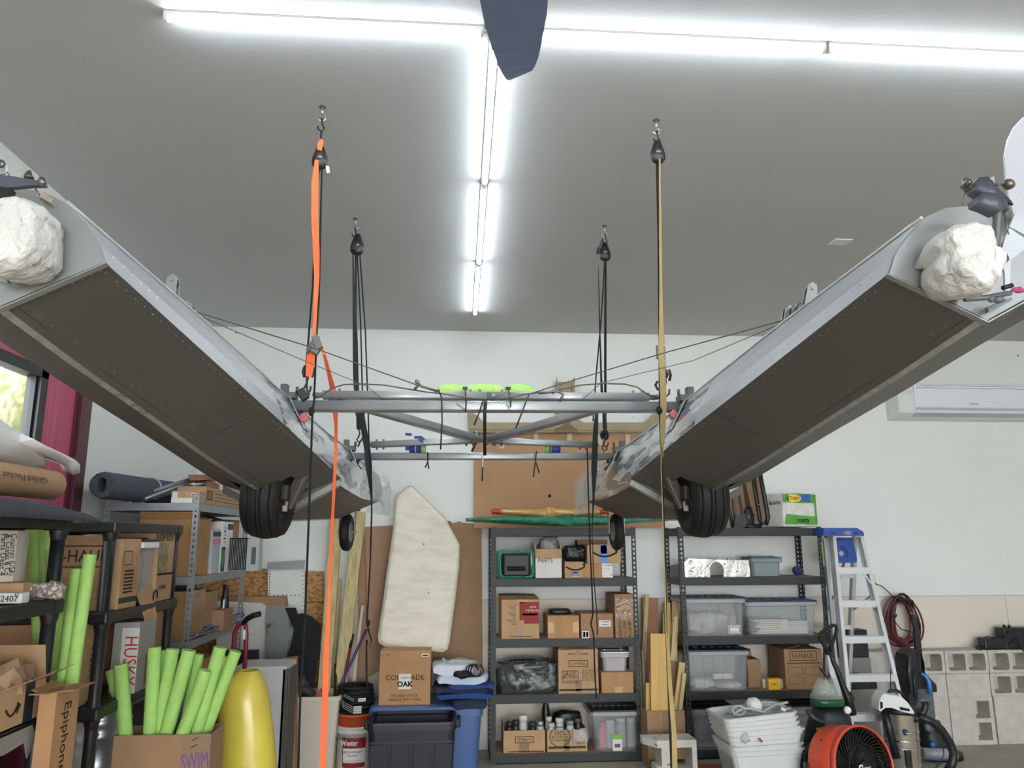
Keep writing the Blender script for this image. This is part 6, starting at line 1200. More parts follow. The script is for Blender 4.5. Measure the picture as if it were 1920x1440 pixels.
# --- yellow glossy fairing
YEL = mat('scuffed_yellow_gelcoat', (220, 200, 78), .3, var=.08, scale=5, coat=.25, bump=.05, bscale=5)
r = T('yellow_fairing', 'glossy scuffed yellow fibreglass fairing standing on end beside the noodle carton', 'fairing', (-1.1, 4.7, 0)); secs = []
for x_l, x_r, y_, dp in ((394, 518, 1560, .30), (399, 513, 1440, .28), (402, 508, 1380, .26), (404, 502, 1330, .25), (408, 496, 1298, .23), (414, 491, 1281, .20), (428, 484, 1267, .16), (440, 479, 1260, .12)):
    p, q = at(x_l, y_, Y=4.62), at(x_r, y_, Y=4.62); c = (p+q)/2; a = (q.x-p.x)/2; secs.append([c+V(a*math.copysign(abs(math.cos(t))**.7, math.cos(t)), dp*.5*math.sin(t)+.06, 0) for t in [2*PI*k/28 for k in range(28)]])
base = [V(p.x, p.y, 0) for p in secs[0]]; g = G(); g.loft([base]+secs, True, cap=False)
rim = [[V(q.x*.96+sum(p.x for p in secs[-1])/28*.04, q.y, q.z-.12) for q in secs[-1]]]; g.loft([secs[-1], rim[0]], True, cap=False); g.ob('shell', YEL, r)
g = G()
for x, y, l in ((430, 1320, .02), (436, 1333, .03), (440, 1345, .025), (447, 1305, .02), (432, 1378, .03), (438, 1372, .03)): p = at(x, y, Y=4.61); q = at(x+3, y+3, Y=4.61)-V(0, 0, l*.5); g.tube([p-V(0, .025, 0), q-V(0, .03, 0)], .002, 4)
p = at(455, 1397, Y=4.58); g.blob(p, (.01, .006, .045), .3, 4, 1, 2); p = at(446, 1305, Y=4.60); g.tube([p, p+V(.002, 0, -.05)], .0025, 4); g.ob('scuff', mat('scuff_brown', (150, 120, 50), .6), r)
# ---------------------------------------------------------------- back wall, left of the centre unit
def sheet(name, pxs, Y, th, m, label, cat, lean=0, z0=None):
    """board of real thickness; its foot stands lean nearer than its top"""
    P = [at(x, y, Y=Y) for x, y in pxs]; zt = max(p.z for p in P); zb = min(p.z for p in P)
    P = [V(p.x, p.y-lean*(zt-p.z)/max(.01, zt-zb), max(p.z, .003)) for p in P]; g = G(); g.prism(P, (0, th, 0)); return one(g, name, m, label, cat)
OSB = mat('oriented_strand_board', (190, 146, 92), .8, second=(140, 100, 58), mask=(.42, .62), scale=26, stretch=(1, 1, 1.8), bump=.2)
sheet('osb_panel', ((330, 1058), (607, 1058+14), (607, 1440), (330, 1440)), 6.96, .012, OSB, 'tan oriented strand board panel leaning on the back wall at left', 'board')
g = G(); p = at(450, 1130, Y=6.955); q = at(607, 1130, Y=6.955); g.box(p.x, q.x, 6.952, 6.958, p.z-.003, p.z+.003); x_ = at(497, 1200, Y=6.95).x; g.box(x_-.003, x_+.003, 6.952, 6.958, .2, at(497, 1060, Y=6.95).z); one(g, 'board_joint', HOLE, 'dark joint line across the strand board', 'joint')
r = sheet('panel', ((502, 1068), (571, 1068), (570, 1490), (497, 1490)), 6.87, .003, mat('white_riveted_sheet', (214, 216, 210), .5, var=.04, scale=9), 'white sheet-metal panel with a row of small holes, standing against the strand board', 'metal panel')
g = G()
for k in range(9): p = at(506-.2*k, 1071+5.2*k, Y=6.865); g.lathe([(0, 0), (.005, 0), (0, .002)], p, V(0, -1, 0), 6)
for k in range(8): p = at(506+8*k, 1116, Y=6.865); g.lathe([(0, 0), (.005, 0), (0, .002)], p, V(0, -1, 0), 6)
for k in range(10): p = at(568, 1072+8*k, Y=6.865); g.lathe([(0, 0), (.004, 0), (0, .002)], p, V(0, -1, 0), 6)
g.ob('holes', HOLE, r)
g = G(); P = [at(x, y, Y=6.862) for x, y in ((502, 1055), (572, 1050), (571, 1067), (501, 1068))]; g.prism(P, (0, -.004, 0)); g.ob('duct_tape', mat('duct_tape', (146, 148, 146), .4), r)
sheet('carton_edge', ((380, 1120), (534, 1119), (536, 1136), (380, 1136)), 6.75, .1, KRAFT2, 'long flat brown carton seen end-on above the white boards', 'flat carton')
sheet('white_board', ((405, 1132), (492, 1132), (500, 1136), (499, 1155), (497, 1490), (405, 1490)), 6.72, .012, mat('cream_board', (206, 204, 196), .6), 'large cream board standing behind the red hand truck', 'board')
sheet('white_board', ((405, 1127), (492, 1131), (492, 1490), (405, 1490)), 6.745, .01, mat('white_edge_board', (220, 220, 214), .6), 'second cream board peeping just above the first', 'board')
sheet('metal_sheet', ((500, 1135), (533, 1136), (551, 1165), (551, 1175), (541, 1215), (532, 1238), (498, 1247), (499, 1160)), 6.66, .004, mat('stained_metal_sheet', (134, 136, 136), .4, metal=.3, second=(40, 42, 44), mask=(.56, .66), scale=7), 'dull grey stained metal sheet with a pointed side', 'metal sheet')
r = sheet('rubber_mat', ((534, 1140), (554, 1140), (558, 1152), (566, 1150), (585, 1157), (602, 1174), (600, 1200), (592, 1265), (580, 1320), (545, 1330), (530, 1250), (545, 1210), (551, 1180)), 6.62, .02, mat('black_felt', (30, 31, 33), .95, var=.2), 'black felt mat hanging in front of the strand board', 'mat')
sheet('brown_block', ((524, 1237), (554, 1233), (552, 1490), (530, 1490)), 6.0, .1, mat('orange_brown_wood', (170, 118, 80), .7), 'orange-brown wooden block showing behind the white cabinet', 'wood block')
r = T('white_cabinet', 'white metal cabinet panel standing behind the yellow fairing', 'cabinet', (at(497, 1300, Y=5.6).x, 5.7, 0)); x0, x1, z0, z1 = span(462, 1250, 532, 1440, 5.6)
g = G(); g.box(x0-.1, x1, 5.6, 5.95, 0, z1, bev=.006); g.ob('cabinet_body', mat('white_enamel', (206, 208, 208), .35), r)
g = G(); g.box(x1-.02, x1+.012, 5.60, 5.62, .03, z1-.02); g.box(x1-.01, x1+.02, 5.63, 5.9, 0, z1-.03); g.ob('dark_edge', mat('cabinet_grey_edge', (84, 82, 78), .6), r)
sheet('black_plastic_sheet', ((415, 1220), (483, 1219), (483, 1248), (415, 1248)), 6.0, .05, BLACKP, 'black plastic panel behind the top of the white cabinet', 'plastic sheet')
# red hand truck
r = T('hand_truck', 'dark red hand truck with a black rubber grip behind the yellow fairing', 'hand truck', (at(450, 1300, Y=5.35).x, 5.35, 0)); RT_ = mat('dark_red_tube', (128, 26, 44), .35, var=.06)
Yh = 5.35; g = G(); g.tube([V(at(437, 1240, Y=Yh).x, Yh, .1), at(437, 1220, Y=Yh), at(440, 1185, Y=Yh), at(446, 1173, Y=Yh), at(455, 1168, Y=Yh), at(461, 1172, Y=Yh), at(462, 1190, Y=Yh), at(459, 1250, Y=Yh), V(at(459, 1240, Y=Yh).x, Yh, .1)], .014, 10)
g.box(at(437, 1300, Y=Yh).x, at(459, 1300, Y=Yh).x, Yh-.01, Yh+.01, .5, .53); g.box(at(432, 1300, Y=Yh).x-.05, at(464, 1300, Y=Yh).x+.05, Yh-.2, Yh, .0, .012); g.ob('frame', RT_, r)
g = G(); g.tube([at(457, 1168, Y=Yh), at(464, 1160, Y=Yh-.03), at(475, 1154, Y=Yh-.05), at(488, 1151, Y=Yh-.06)], .018, 12); g.ob('grip', BLACKR, r)
g = G(); p = at(458, 1190, Y=Yh-.016); g.box(p.x-.008, p.x+.008, p.y-.001, p.y+.001, p.z-.03, p.z+.03); g.ob('sticker', PAPER, r)
for s in (-1, 1): g = G(); g.lathe([(0, -.02), (.1, -.02), (.12, -.01), (.12, .01), (.1, .02), (0, .02)], (at(448, 1300, Y=Yh).x+s*.14, Yh+.12, .12), V(1, 0, 0), 20); g.ob('wheel', BLACKR, r)
# lumber leaning on the wall
PINE = mat('pale_pine', (196, 180, 132), .7, second=(168, 148, 100), mask=(.4, .7), scale=3, stretch=(14, 14, .7)); PINE2 = mat('fresh_pine', (206, 176, 120), .7, var=.1, scale=3, stretch=(14, 14, .8))
def plank(p, q, w_, t_, m, label, grp='boards leaning on the back wall', name='timber_board', tw=0):
    g = G(); g.beam(p, q, w_, t_, up=V(0, 1, 0), bev=.003); return one(g, name, m, label, 'timber', group=grp)
def fl(x, y, Y): return at(x, y, Y=Y)
plank(V(fl(608, 1300, 6.62).x-.02, 6.62, .0), fl(632, 962, 6.9), .10, .04, PINE, 'thick pale timber behind the orange strap, the left one of three')
plank(V(fl(627, 1300, 6.6).x+.0, 6.60, .0), fl(675, 960, 6.9), .10, .04, PINE, 'thick pale timber leaning right of the first one')
plank(V(fl(645, 1300, 6.6).x+.02, 6.6, .0), fl(680, 1135, 6.9), .025, .02, mat('bleached_lath', (196, 180, 158), .8, var=.1), 'thin bleached wooden lath right of the timbers')
plank(V(fl(617, 1300, 6.8).x, 6.8, .0), fl(637, 1085, 6.93), .03, .03, PINE, 'narrow dark-knotted batten between the two timbers')
for p, q, m, lab in (((637, 1320), (661, 1190), mat('crimson_handle', (120, 30, 44), .4), 'crimson broom handle with a black grip in the beige bin'), ((625, 1315), (687, 1180), mat('purple_handle', (74, 54, 108), .4), 'purple broom handle leaning out of the beige bin'), ((628, 1310), (630, 1245), BLACKP, 'short black handle standing in the beige bin')):
    a_, b_ = fl(*p, 6.55), fl(*q, 6.75); d_ = (a_-b_).normalized(); g = G(); g.tube([a_+d_*.2, b_], .011, 8); o = one(g, 'tool_handle', m, lab, 'tool handle', group='handles in the beige bin')
    if 'crimson' in lab: g = G(); g.tube([lerp(a_, b_, .8), b_-d_*.005], .0135, 10); g.ob('grip', BLACKR, o)
# cardboard sheets and the big cushion
sheet('cardboard_sheet', ((673, 1008), (684, 1008), (690, 1290), (672, 1290)), 6.95, .004, KRAFT2, 'narrow strip of cardboard sheet at the far left of the leaning sheets', 'cardboard sheet')
sheet('cardboard_sheet', ((684, 988), (737, 985), (727, 1250), (690, 1270)), 6.93, .005, mat('card_tone_a', (158, 126, 100), .85), 'tall cardboard sheet left of the white cushion', 'cardboard sheet')
sheet('cardboard_sheet', ((826, 985), (842, 976), (850, 981), (862, 977), (866, 980), (903, 983), (905, 1260), (740, 1260), (745, 1000)), 6.94, .005, mat('card_tone_b', (152, 120, 92), .85), 'wide cardboard sheet behind the right side of the white cushion', 'cardboard sheet')
CUS = mat('off_white_canvas', (226, 219, 203), .85, second=(206, 198, 180), mask=(.4, .75), scale=5, bump=.5, bscale=7, stretch=(1, 1, 3))
r = T('boat_cushion', 'large off-white padded cushion with a pointed top, stained and leaning on the wall', 'cushion', at(785, 1215, Y=6.55))
out = [(763, 911), (770, 909), (776, 914), (832, 968), (856, 1012), (861, 1022), (860, 1060), (852, 1130), (842, 1205), (838, 1218), (830, 1222), (790, 1218), (722, 1212), (711, 1205), (709, 1196), (717, 1140), (730, 1040), (738, 985), (740, 935), (744, 926)]
def cush(k, dy, off=(0, 0)):
    c = at(788, 1080, Y=6.62); q = []
    for x, y in out: p = at(x+off[0], y+off[1], Y=6.62); q.append(c+(p-c)*k+V(0, dy+.12*(p.z-.9)/1.3, 0))
    return q
g = G(); g.loft([cush(.90, -.012), cush(.965, -.004), cush(1.0, .018), cush(1.0, .09, (-2, 0)), cush(.97, .11, (-3, 0))], True, cap=True, smooth=True)
bmesh.ops.subdivide_edges(g.b, edges=g.b.edges[:], cuts=1, use_grid_fill=True); g.ob('padded_cover', CUS, r)
g = G(); P = cush(1.0, .016); g.tube(P+[P[0]], .006, 6); P = cush(1.0, .09, (-2, 0)); g.tube(P+[P[0]], .006, 6); g.ob('piping', mat('cushion_piping', (196, 186, 164), .8), r)
g = G()
for k in range(16): p = at(737-1.7*k, 985+13.5*k, Y=6.62); p += V(.008, .02+.12*(p.z-.9)/1.3, 0); g.tube([p+V(.03, -.03, -.0), p+V(.005, -.012, .002), p+V(-.008, .005, .0)], .003, 4)
g.ob('edge_tucks', mat('cushion_tuck', (176, 168, 148), .9), r)
g = G()
for x, y, s in ((794, 1020, .014), (803, 1112, .012), (802, 1106, .008), (781, 1146, .006), (849, 1195, .006)): p = at(x, y, Y=6.6); p.y = 6.62-.022+.12*(p.z-.9)/1.3; g.blob(p, (s, .006, s), .6, 5, x, 2)
g.ob('stain', mat('grey_stain', (140, 134, 122), .9), r)
# totes, box marked OAK, blankets
def tub(label, x0, x1, y0, y1, h, m, rimh=.06, hollow=True, tp=.10, handles=False, ribs=0):
    r = T('storage_tote', label, 'storage tote', ((x0+x1)/2, (y0+y1)/2, 0)); cx, cy = (x0+x1)/2, (y0+y1)/2
    def ring(k, z, i=0):
        a, b, q = (x1-x0)/2*k-i, (y1-y0)/2*k-i, []; c = .05
        for sx, sy, st_ in ((1, 1, 0), (-1, 1, 1), (-1, -1, 2), (1, -1, 3)):
            for j in range(4): t_ = (st_+j/3)*PI/2; q.append(V(cx+sx*(a-c)+c*math.cos(t_), cy+sy*(b-c)+c*math.sin(t_), z))
        return q
    g = G(); g.loft([ring(1-tp, .0), ring(.97, h-rimh), ring(.97, h-.01), ring(.955, h-.01), ring(.95, h-rimh), ring(.94-tp, .02)], True, smooth=False); g.ob('tote_body', m, r)
    g = G(); g.loft([ring(.972, h-rimh), ring(1.0, h-rimh), ring(1.0, h-.012), ring(.985, h), ring(.93, h), ring(.93, h-.02), ring(.95, h-.03)], True, smooth=False, cap=False)
    if handles:
        for s in (-1, 1): g.box(cx+s*((x1-x0)/2)-.03, cx+s*((x1-x0)/2)+.03, cy-.09, cy+.09, h-rimh-.015, h-.01, bev=.012)
    g.ob('rim', m, r)
    if ribs:
        g = G()
        for k in range(ribs): xx = lerp(x0, x1, (k+.5)/ribs); z0_, z1_ = .03, h-rimh-.09; kk = lambda z: (1-tp)+(.97-1+tp)*z/(h-rimh); g.beam(V(cx+(xx-cx)*kk(z0_), cy-(y1-y0)/2*kk(z0_)-.0005, z0_), V(cx+(xx-cx)*kk(z1_), cy-(y1-y0)/2*kk(z1_)-.0005, z1_), (x1-x0)/ribs*.8, .010, up=V(0, 1, 0), bev=.003)
        g.box(x0+.03, x1-.03, cy-(y1-y0)/2*.965-.004, cy-(y1-y0)/2*.94, h-rimh-.085, h-rimh-.07); g.ob('ribs', m, r)
    return r
NAVY = mat('navy_tote_plastic', (27, 30, 43), .4, var=.06); BLU = mat('blue_tote_plastic', (72, 100, 150), .38, var=.05)
x0, x1, z0, z1 = span(692, 1318, 905, 1436, 6.42)
tub('large mid-blue storage tote under the OAK box and folded blankets', x0, x1, 6.30, 6.85, .475, BLU)
g = G(); g.box(x0+.02, x1-.02, 6.32, 6.83, .455, .478, bev=.004); one(g, 'tote_lid', mat('lighter_blue_lid', (96, 130, 184), .4), 'lighter blue lid on the large mid-blue tote', 'lid')
x0, x1, z0, z1 = span(688, 1340, 856, 1440, 5.95)
tub('navy storage tote with dished dark opening, in front of the blue one', x0, x1, 5.85, 6.27, .47, NAVY, handles=True, ribs=4, rimh=.05)
bx = nbox('carton_marked_oak', 'brown carton with a white OAK label under the cushion', -.545, -.145, 6.42, 6.72, .480, .405, KRAFT3, tape=None)
ftext(bx, 'COREMADE', .055, .5, .50, INK, fit=.30); fpatch(bx, .38, .62, .29, .57, PAPER, 'white_label', lift=.002); r_, a, b, h = bx
text('OAK', .055, V(0, -b-.003, h*.38), r_, INK, bold=.002); text('COREMADE', .014, V(0, -b-.003, h*.50), r_, INK)
ftext(bx, 'FIRE AND WATER', .026, .5, .17); ftext(bx, 'HANDLE WITH CARE', .026, .5, .10); fpatch(bx, .82, .96, .88, .94, PAPER, 'white_label', lift=.002); fpatch(bx, .84, .94, .895, .92, INK, lift=.003); ftext(bx, 'C-S TRIM', .02, .1, .93)
def fold(name, x0, x1, y0, y1, z0, z1, m, label, n=2, seed=0):
    g = G(); secs = []
    for j in range(7):
        y = lerp(y0, y1, j/6); e = 1-.12*abs(j/3-1)**3; q = []
        for k in range(32):
            t_ = 2*PI*k/32; cx, cz = (x0+x1)/2, (z0+z1)/2; q.append(V(cx+(x1-x0)/2*e*math.copysign(abs(math.cos(t_))**.5, math.cos(t_))*(1+.03*math.sin(seed+j*1.3+t_*3)), y, cz+(z1-z0)/2*e*math.copysign(abs(math.sin(t_))**.5, math.sin(t_))+.006*math.sin(seed+t_*4+j)))
        secs.append(q)
    g.loft(secs, True); return one(g, name, m, label, 'blanket', group='blankets folded on the blue tote')
BK = mat('navy_quilt', (34, 42, 66), .85, bump=.4, bscale=14); RB = mat('royal_blue_blanket', (30, 66, 124), .8, bump=.4, bscale=16); PB = mat('pale_blue_fleece', (196, 206, 220), .85, var=.04, bump=.4, bscale=12)
zb = .482
fold('folded_blanket', .02, .30, 6.28, 6.62, zb-.02, zb+.045, BK, 'navy quilt corner hanging lowest off the blue tote', seed=1)
fold('folded_blanket', -.11, .36, 6.34, 6.74, zb+.045, zb+.085, RB, 'bright blue folded blanket above the navy corner', seed=2)
fold('folded_blanket', -.13, .33, 6.36, 6.76, zb+.085, zb+.135, BK, 'navy folded quilt in the middle of the blanket pile', seed=3)
fold('folded_blanket', -.02, .36, 6.33, 6.72, zb+.125, zb+.150, RB, 'thin bright blue edge folded over the navy quilt', seed=6)
fold('folded_blanket', -.10, .31, 6.36, 6.74, zb+.150, zb+.215, PB, 'pale blue fleece near the top of the blanket pile', seed=4)
fold('folded_blanket', -.14, .20, 6.38, 6.74, zb+.215, zb+.295, mat('white_fleece', (214, 218, 224), .85, bump=.4, bscale=12), 'white bundle on top of the pale blue fleece', seed=5)
g = G(); p = at(868, 1262, Y=6.36); g.blob(p+V(0, 0, -.01), (.15, .1, .06), .3, 4, 2, 3)
for k in range(3): g.tube([p+V(.07+.05*math.cos(t_)+.02*k, -.02, .02+.045*math.sin(t_)) for t_ in [j*.45+k for j in range(13)]], .006, 6)
one(g, 'black_cable_bundle', BLACKR, 'black bundle of looped cord on the white fleece', 'cord bundle')
g = G(); p = at(865, 1243, Y=6.5); g.blob(p, (.25, .14, .07), .5, 5, 6, 3); g.blob(p+V(-.13, 0, -.03), (.10, .1, .12), .4, 5, 7, 3); one(g, 'clear_bag', CLEARF, 'crinkled clear plastic bag on top of the blanket pile', 'plastic bag')
# beige bin, buckets
r = T('waste_bin', 'beige rectangular waste bin holding tools and a black boot-shaped funnel', 'waste bin', (-1.05, 6.55, 0)); secs = []
BEI = mat('beige_bin_plastic', (206, 198, 180), .5, var=.04)
def rrect(cx, cy, a, b, z, c=.03):
    q = []
    for sx, sy, st_ in ((1, 1, 0), (-1, 1, 1), (-1, -1, 2), (1, -1, 3)):
        for j in range(4): t_ = (st_+j/3)*PI/2; q.append(V(cx+sx*(a-c)+c*math.cos(t_), cy+sy*(b-c)+c*math.sin(t_), z))
    return q
bxL, bxR, _, bzT = span(541, 1307, 636, 1440, 6.35); bcx = (bxL+bxR)/2; A_ = (bxR-bxL)/2
g = G(); g.loft([rrect(bcx, 6.53, A_*.74, .13, .0), rrect(bcx, 6.53, A_*.93, .17, bzT-.03), rrect(bcx, 6.53, A_*.93-.006, .164, bzT-.03), rrect(bcx, 6.53, A_*.74-.006, .124, .01)], True, smooth=False); g.ob('bin_body', BEI, r)
g = G(); g.loft([rrect(bcx, 6.53, A_*.93, .17, bzT-.035), rrect(bcx, 6.53, A_, .19, bzT-.03), rrect(bcx, 6.53, A_, .19, bzT-.004), rrect(bcx, 6.53, A_*.97, .185, bzT), rrect(bcx, 6.53, A_*.92, .165, bzT), rrect(bcx, 6.53, A_*.92, .165, bzT-.03)], True, smooth=False, cap=False); g.ob('rim', BEI, r)
g = G(); a_, b_ = at(545, 1273, Y=6.40), at(582, 1300, Y=6.46); g.tube([a_+V(-.01, 0, .01), a_, lerp(a_, b_, .4), b_, b_+V(.04, .02, -.06)], [.045, .055, .042, .04, .03], 14); g.tube([at(560, 1272, Y=6.42), at(575, 1290, Y=6.44)], [.05, .03], 12); one(g, 'black_funnel', mat('grey_black_rubber', (50, 50, 52), .5), 'black flared hose end lying across the top of the beige bin', 'hose')
g = G(); g.prism([at(589, 1306, Y=6.42), at(600, 1292, Y=6.42), at(606, 1306, Y=6.42)], (0, .06, 0)); one(g, 'red_dustpan', mat('faded_red_plastic', (180, 72, 70), .5), 'faded red triangular dustpan corner in the beige bin', 'dustpan')
bc = V(at(664, 1400, Y=6.5).x, 6.53, 0); BR_ = .142
r = T('bucket', 'white five-gallon bucket with a dark red label', 'bucket', bc); bz = at(664, 1364, Y=6.4).z
g = G(); g.lathe([(0, 0), (BR_*.9, 0), (BR_*.92, .01), (BR_*.99, bz-.05), (BR_*1.04, bz-.05), (BR_*1.04, bz-.035), (BR_, bz-.035), (BR_, bz-.018), (BR_*1.05, bz-.015), (BR_*1.05, bz), (BR_*.95, bz), (0, bz-.004)], bc, n=32); g.ob('pail', mat('white_bucket_plastic', (206, 202, 194), .45, var=.03), r)
def cyl_patch(c, rr, a0, a1, z0, z1, m, name, par, n=10, tp=0):
    g = G(); g.loft([[c+V(math.sin(t_)*(rr+tp*z), -math.cos(t_)*(rr+tp*z), z) for z in (z0, z1)] for t_ in [lerp(a0, a1, k/n) for k in range(n+1)]], False); return g.ob(name, m, par)
LR = mat('label_dark_red', (140, 34, 40), .45); tpk = BR_*.09/(bz-.05)
cyl_patch(bc, BR_*.905+.002, -.62, .75, .04, bz-.075, LR, 'label', r, tp=tpk); cyl_patch(bc, BR_*.905+.0035, -.56, .75, .075, bz-.15, PAPER, 'label_panel', r, tp=tpk)
text('Wester', .055, bc+V(-.025, -BR_*.99-.004, bz-.11), r, PAPER, fit=.13, bold=.001)
for k, s in enumerate(('"LEMON BURST"', 'FILLING')): text(s, .022, bc+V(.0, -BR_*.985, bz-.175-.025*k), r, INK)
for k in range(3): text('net weight forty pounds keep cool', .010, bc+V(.0, -BR_*.975, bz-.235-.014*k), r, LR, fit=.13)
g = G(); g.tube([bc+V(-BR_*1.05, -.02, bz-.05), bc+V(-BR_*.9, -BR_*.7, bz-.09), bc+V(-BR_*.4, -BR_*1.0, bz-.07)], .003, 5); g.ob('wire_handle', STEEL, r)
oz = at(664, 1338, Y=6.45).z
g = G(); g.lathe([(0, bz+.0), (BR_*.93, bz+.0), (BR_*.97, oz-.02), (BR_*1.02, oz-.018), (BR_*1.02, oz), (BR_*.93, oz), (0, oz-.01)], bc, n=32); one(g, 'orange_bucket', mat('orange_bucket_plastic', (204, 84, 44), .4, var=.05), 'orange bucket nested on the white labelled bucket', 'bucket')
bkz = at(664, 1284, Y=6.5).z; r = T('black_hose_reel', 'black pail wound with black hose and white-tipped cable bundles on the orange bucket', 'hose coil', bc+V(.01, 0, oz))
g = G(); 
for k in range(6): z = lerp(oz+.012, bkz-.015, k/5); rr = BR_*(1.0+.03*math.sin(k*2)); g.lathe([(rr-.013+.013*math.cos(t_), z+.013*math.sin(t_)) for t_ in [j*PI/4 for j in range(9)]], bc+V(.012*math.sin(k), 0, 0), n=30)
g.lathe([(0, oz+.004), (BR_*.9, oz+.004), (BR_*.92, bkz-.01), (BR_*.86, bkz-.01), (BR_*.84, oz+.06), (0, oz+.06)], bc, n=24); g.ob('hose', BLACKR, r)
for k in range(6):
    g = G(); z = oz+.02+.014*k+(.03 if k > 3 else 0); g.tube([bc+V(-BR_*.9, -.05, z+.075), bc+V(-BR_*.55, -BR_*.9, z+.03), bc+V(-.0, -BR_*1.12, z)], .0028, 5); g.ob('grey_cable', mat('pale_grey_cable', (150, 152, 152), .4), r)
    g = G(); g.tube([bc+V(-.0+(.03 if k > 3 else 0), -BR_*1.12, z), bc+V(.06+(.03 if k > 3 else 0), -BR_*1.1, z+.002)], .0062, 6); g.ob('white_ferrule', PAPER, r)
# ---------------------------------------------------------------- right of the centre unit
# box of offcuts
x0, x1, z0, z1 = span(1213, 1334, 1284, 1440, 6.35)
bx = nbox('offcut_carton', 'brown carton holding upright timber offcuts between the shelving units', x0, x1, 6.32, 6.62, 0, .42, KRAFT2, opened=True); uhaul(bx, .42, .40, .40)
fpatch(bx, .40, .60, .3, 1, TAPE, 'packing_tape'); fpatch(bx, .04, .96, .1, .16, GINK, 'green_band')
def off(p, q, Y, w_, m, lab, t_=.018, Yt=None):
    a_, b_ = at(*p, Y=Y), at(*q, Y=Yt or Y); d_ = (a_-b_).normalized(); g = G(); g.beam(a_+d_*.25, b_, w_, t_, up=V(0, 1, 0), bev=.002); one(g, 'timber_offcut', m, lab, 'timber offcut', group='timber offcuts in the carton')
YEP = mat('yellow_pine', (212, 172, 102), .65, var=.12, scale=3, stretch=(14, 14, .8))
off((1237, 1334), (1236, 1188), 6.37, .145, YEP, 'broad yellow pine board at the front of the offcut carton', .02)
off((1216, 1334), (1216, 1280), 6.42, .045, YEP, 'short narrow offcut at the left end of the carton')
off((1222, 1334), (1221, 1262), 6.48, .03, PINE2, 'thin offcut second from the left in the carton')
off((1200, 1310), (1196, 1216), 6.6, .03, PINE, 'thin grey offcut standing behind the centre unit post', .02); off((1208, 1312), (1205, 1218), 6.62, .025, mat('weathered_lath', (160, 150, 130), .8), 'weathered thin offcut just right of the centre unit post', .02)
off((1201, 1334), (1213, 1114), 6.66, .035, PINE, 'long pale lath leaning left to right behind the offcuts', .02, 6.9)
off((1222, 1300), (1219, 1121), 6.75, .14, mat('reddish_board', (150, 106, 78), .7, var=.1), 'reddish brown board behind the long pale lath', .012, 6.9)
off((1253, 1300), (1251, 1130), 6.6, .05, PINE2, 'rough split offcut standing tallest at the right', .03, 6.85); off((1262, 1250), (1266, 1128), 6.62, .055, PINE2, 'second rough split offcut at the right', .03, 6.85)
off((1246, 1240), (1246, 1150), 6.66, .035, PINE, 'narrow pale offcut between the split ones', .02, 6.85)
off((1267, 1334), (1279, 1242), 6.42, .05, PINE2, 'offcut slanting up to the right at the front right of the carton'); off((1275, 1334), (1283, 1262), 6.38, .03, PINE, 'thin offcut furthest right in the carton')
off((1262, 1300), (1268, 1240), 6.52, .10, mat('brown_offcut', (130, 104, 80), .7), 'wide brown offcut behind the slanting ones', .02); off((1255, 1310), (1266, 1155), 6.56, .03, PINE, 'long leaning lath behind the broad yellow board', .02)  # the wide offcut is plain mid-brown board
# broken cinder block in front
def cinder(g, x0, x1, y0, y1, z0, z1, ax='y', n=2, wall=.027):
    """block with n through-holes along ax, thick webs"""
    L = (x1-x0) if ax != 'x' else (y1-y0)
    g.box(x0, x1, y0, y1, z0, z0+wall, bev=.004); g.box(x0, x1, y0, y1, z1-wall, z1, bev=.004)
    for k in range(n+1):
        c = lerp(x0+wall/2, x1-wall/2, k/n); g.box(c-wall/2, c+wall/2, y0+.001, y1-.001, z0+wall-.002, z1-wall+.002)
    cr = .012
    for k in range(n):
        for s in (0, 1):
            cx = lerp(x0+wall/2, x1-wall/2, (k+s)/n)+(wall/2 if s == 0 else -wall/2)
            for zz, zs in ((z0+wall, 1), (z1-wall, -1)): g.prism([V(cx, y0+.002, zz-.001*zs), V(cx+(cr if s == 0 else -cr), y0+.002, zz-.001*zs), V(cx, y0+.002, zz+cr*zs)], (0, y1-y0-.004, 0))
g = G(); x0, x1, z0, z1 = span(1208, 1384, 1305, 1460, 5.95)
zt = .305; xr = at(1306, 1395, Y=5.9).x; xl = at(1232, 1395, Y=5.9).x; xq = at(1205, 1382, Y=6.0).x
g.prism([V(xl, 5.9, zt), V(xr, 5.9, zt), V(xr, 6.09, zt), V(xq, 6.09, zt), V(xq, 6.03, zt), V(xl-.02, 5.93, zt)], (0, 0, -.05)); g.prism([V(xl, 5.9, zt-.05), V(xl, 5.9, zt-.001), V(xq, 6.05, zt-.001), V(xq+.02, 6.05, zt-.03)], (0, .03, 0))
g.box(xr-.035, xr, 5.9, 6.09, .02, zt-.05); g.box(xl+.03, xl+.10, 5.9, 6.09, .02, zt-.05); g.box(xl+.0, xr, 5.9, 6.09, .0, .09, bev=.006); g.box(xl-.01, xl+.05, 5.9, 6.06, .05, .13, bev=.008)
one(g, 'cinder_block', mat('pale_cinder_block', (206, 202, 192), .95, var=.08, scale=14, bump=.6, bscale=110, second=(120, 116, 108), mask=(.62, .7)), 'pale broken cinder block standing alone in front of the offcut carton', 'cinder block')
g = G(); p = at(1320, 1432, Z=.02); g.obox((2.15, 6.1, .03), (.30, .16, .04), (0, 0, .35)); one(g, 'wood_plank', mat('brown_floor_plank', (140, 104, 76), .8, var=.1), 'brown plank lying on the floor beside the pale cinder block', 'timber')
g = G(); g.obox((2.02, 6.28, .012), (.28, .1, .022), (0, 0, -.2)); one(g, 'wood_plank', mat('red_brown_plank', (150, 96, 74), .8), 'reddish plank flat on the floor behind the pale cinder block', 'timber')
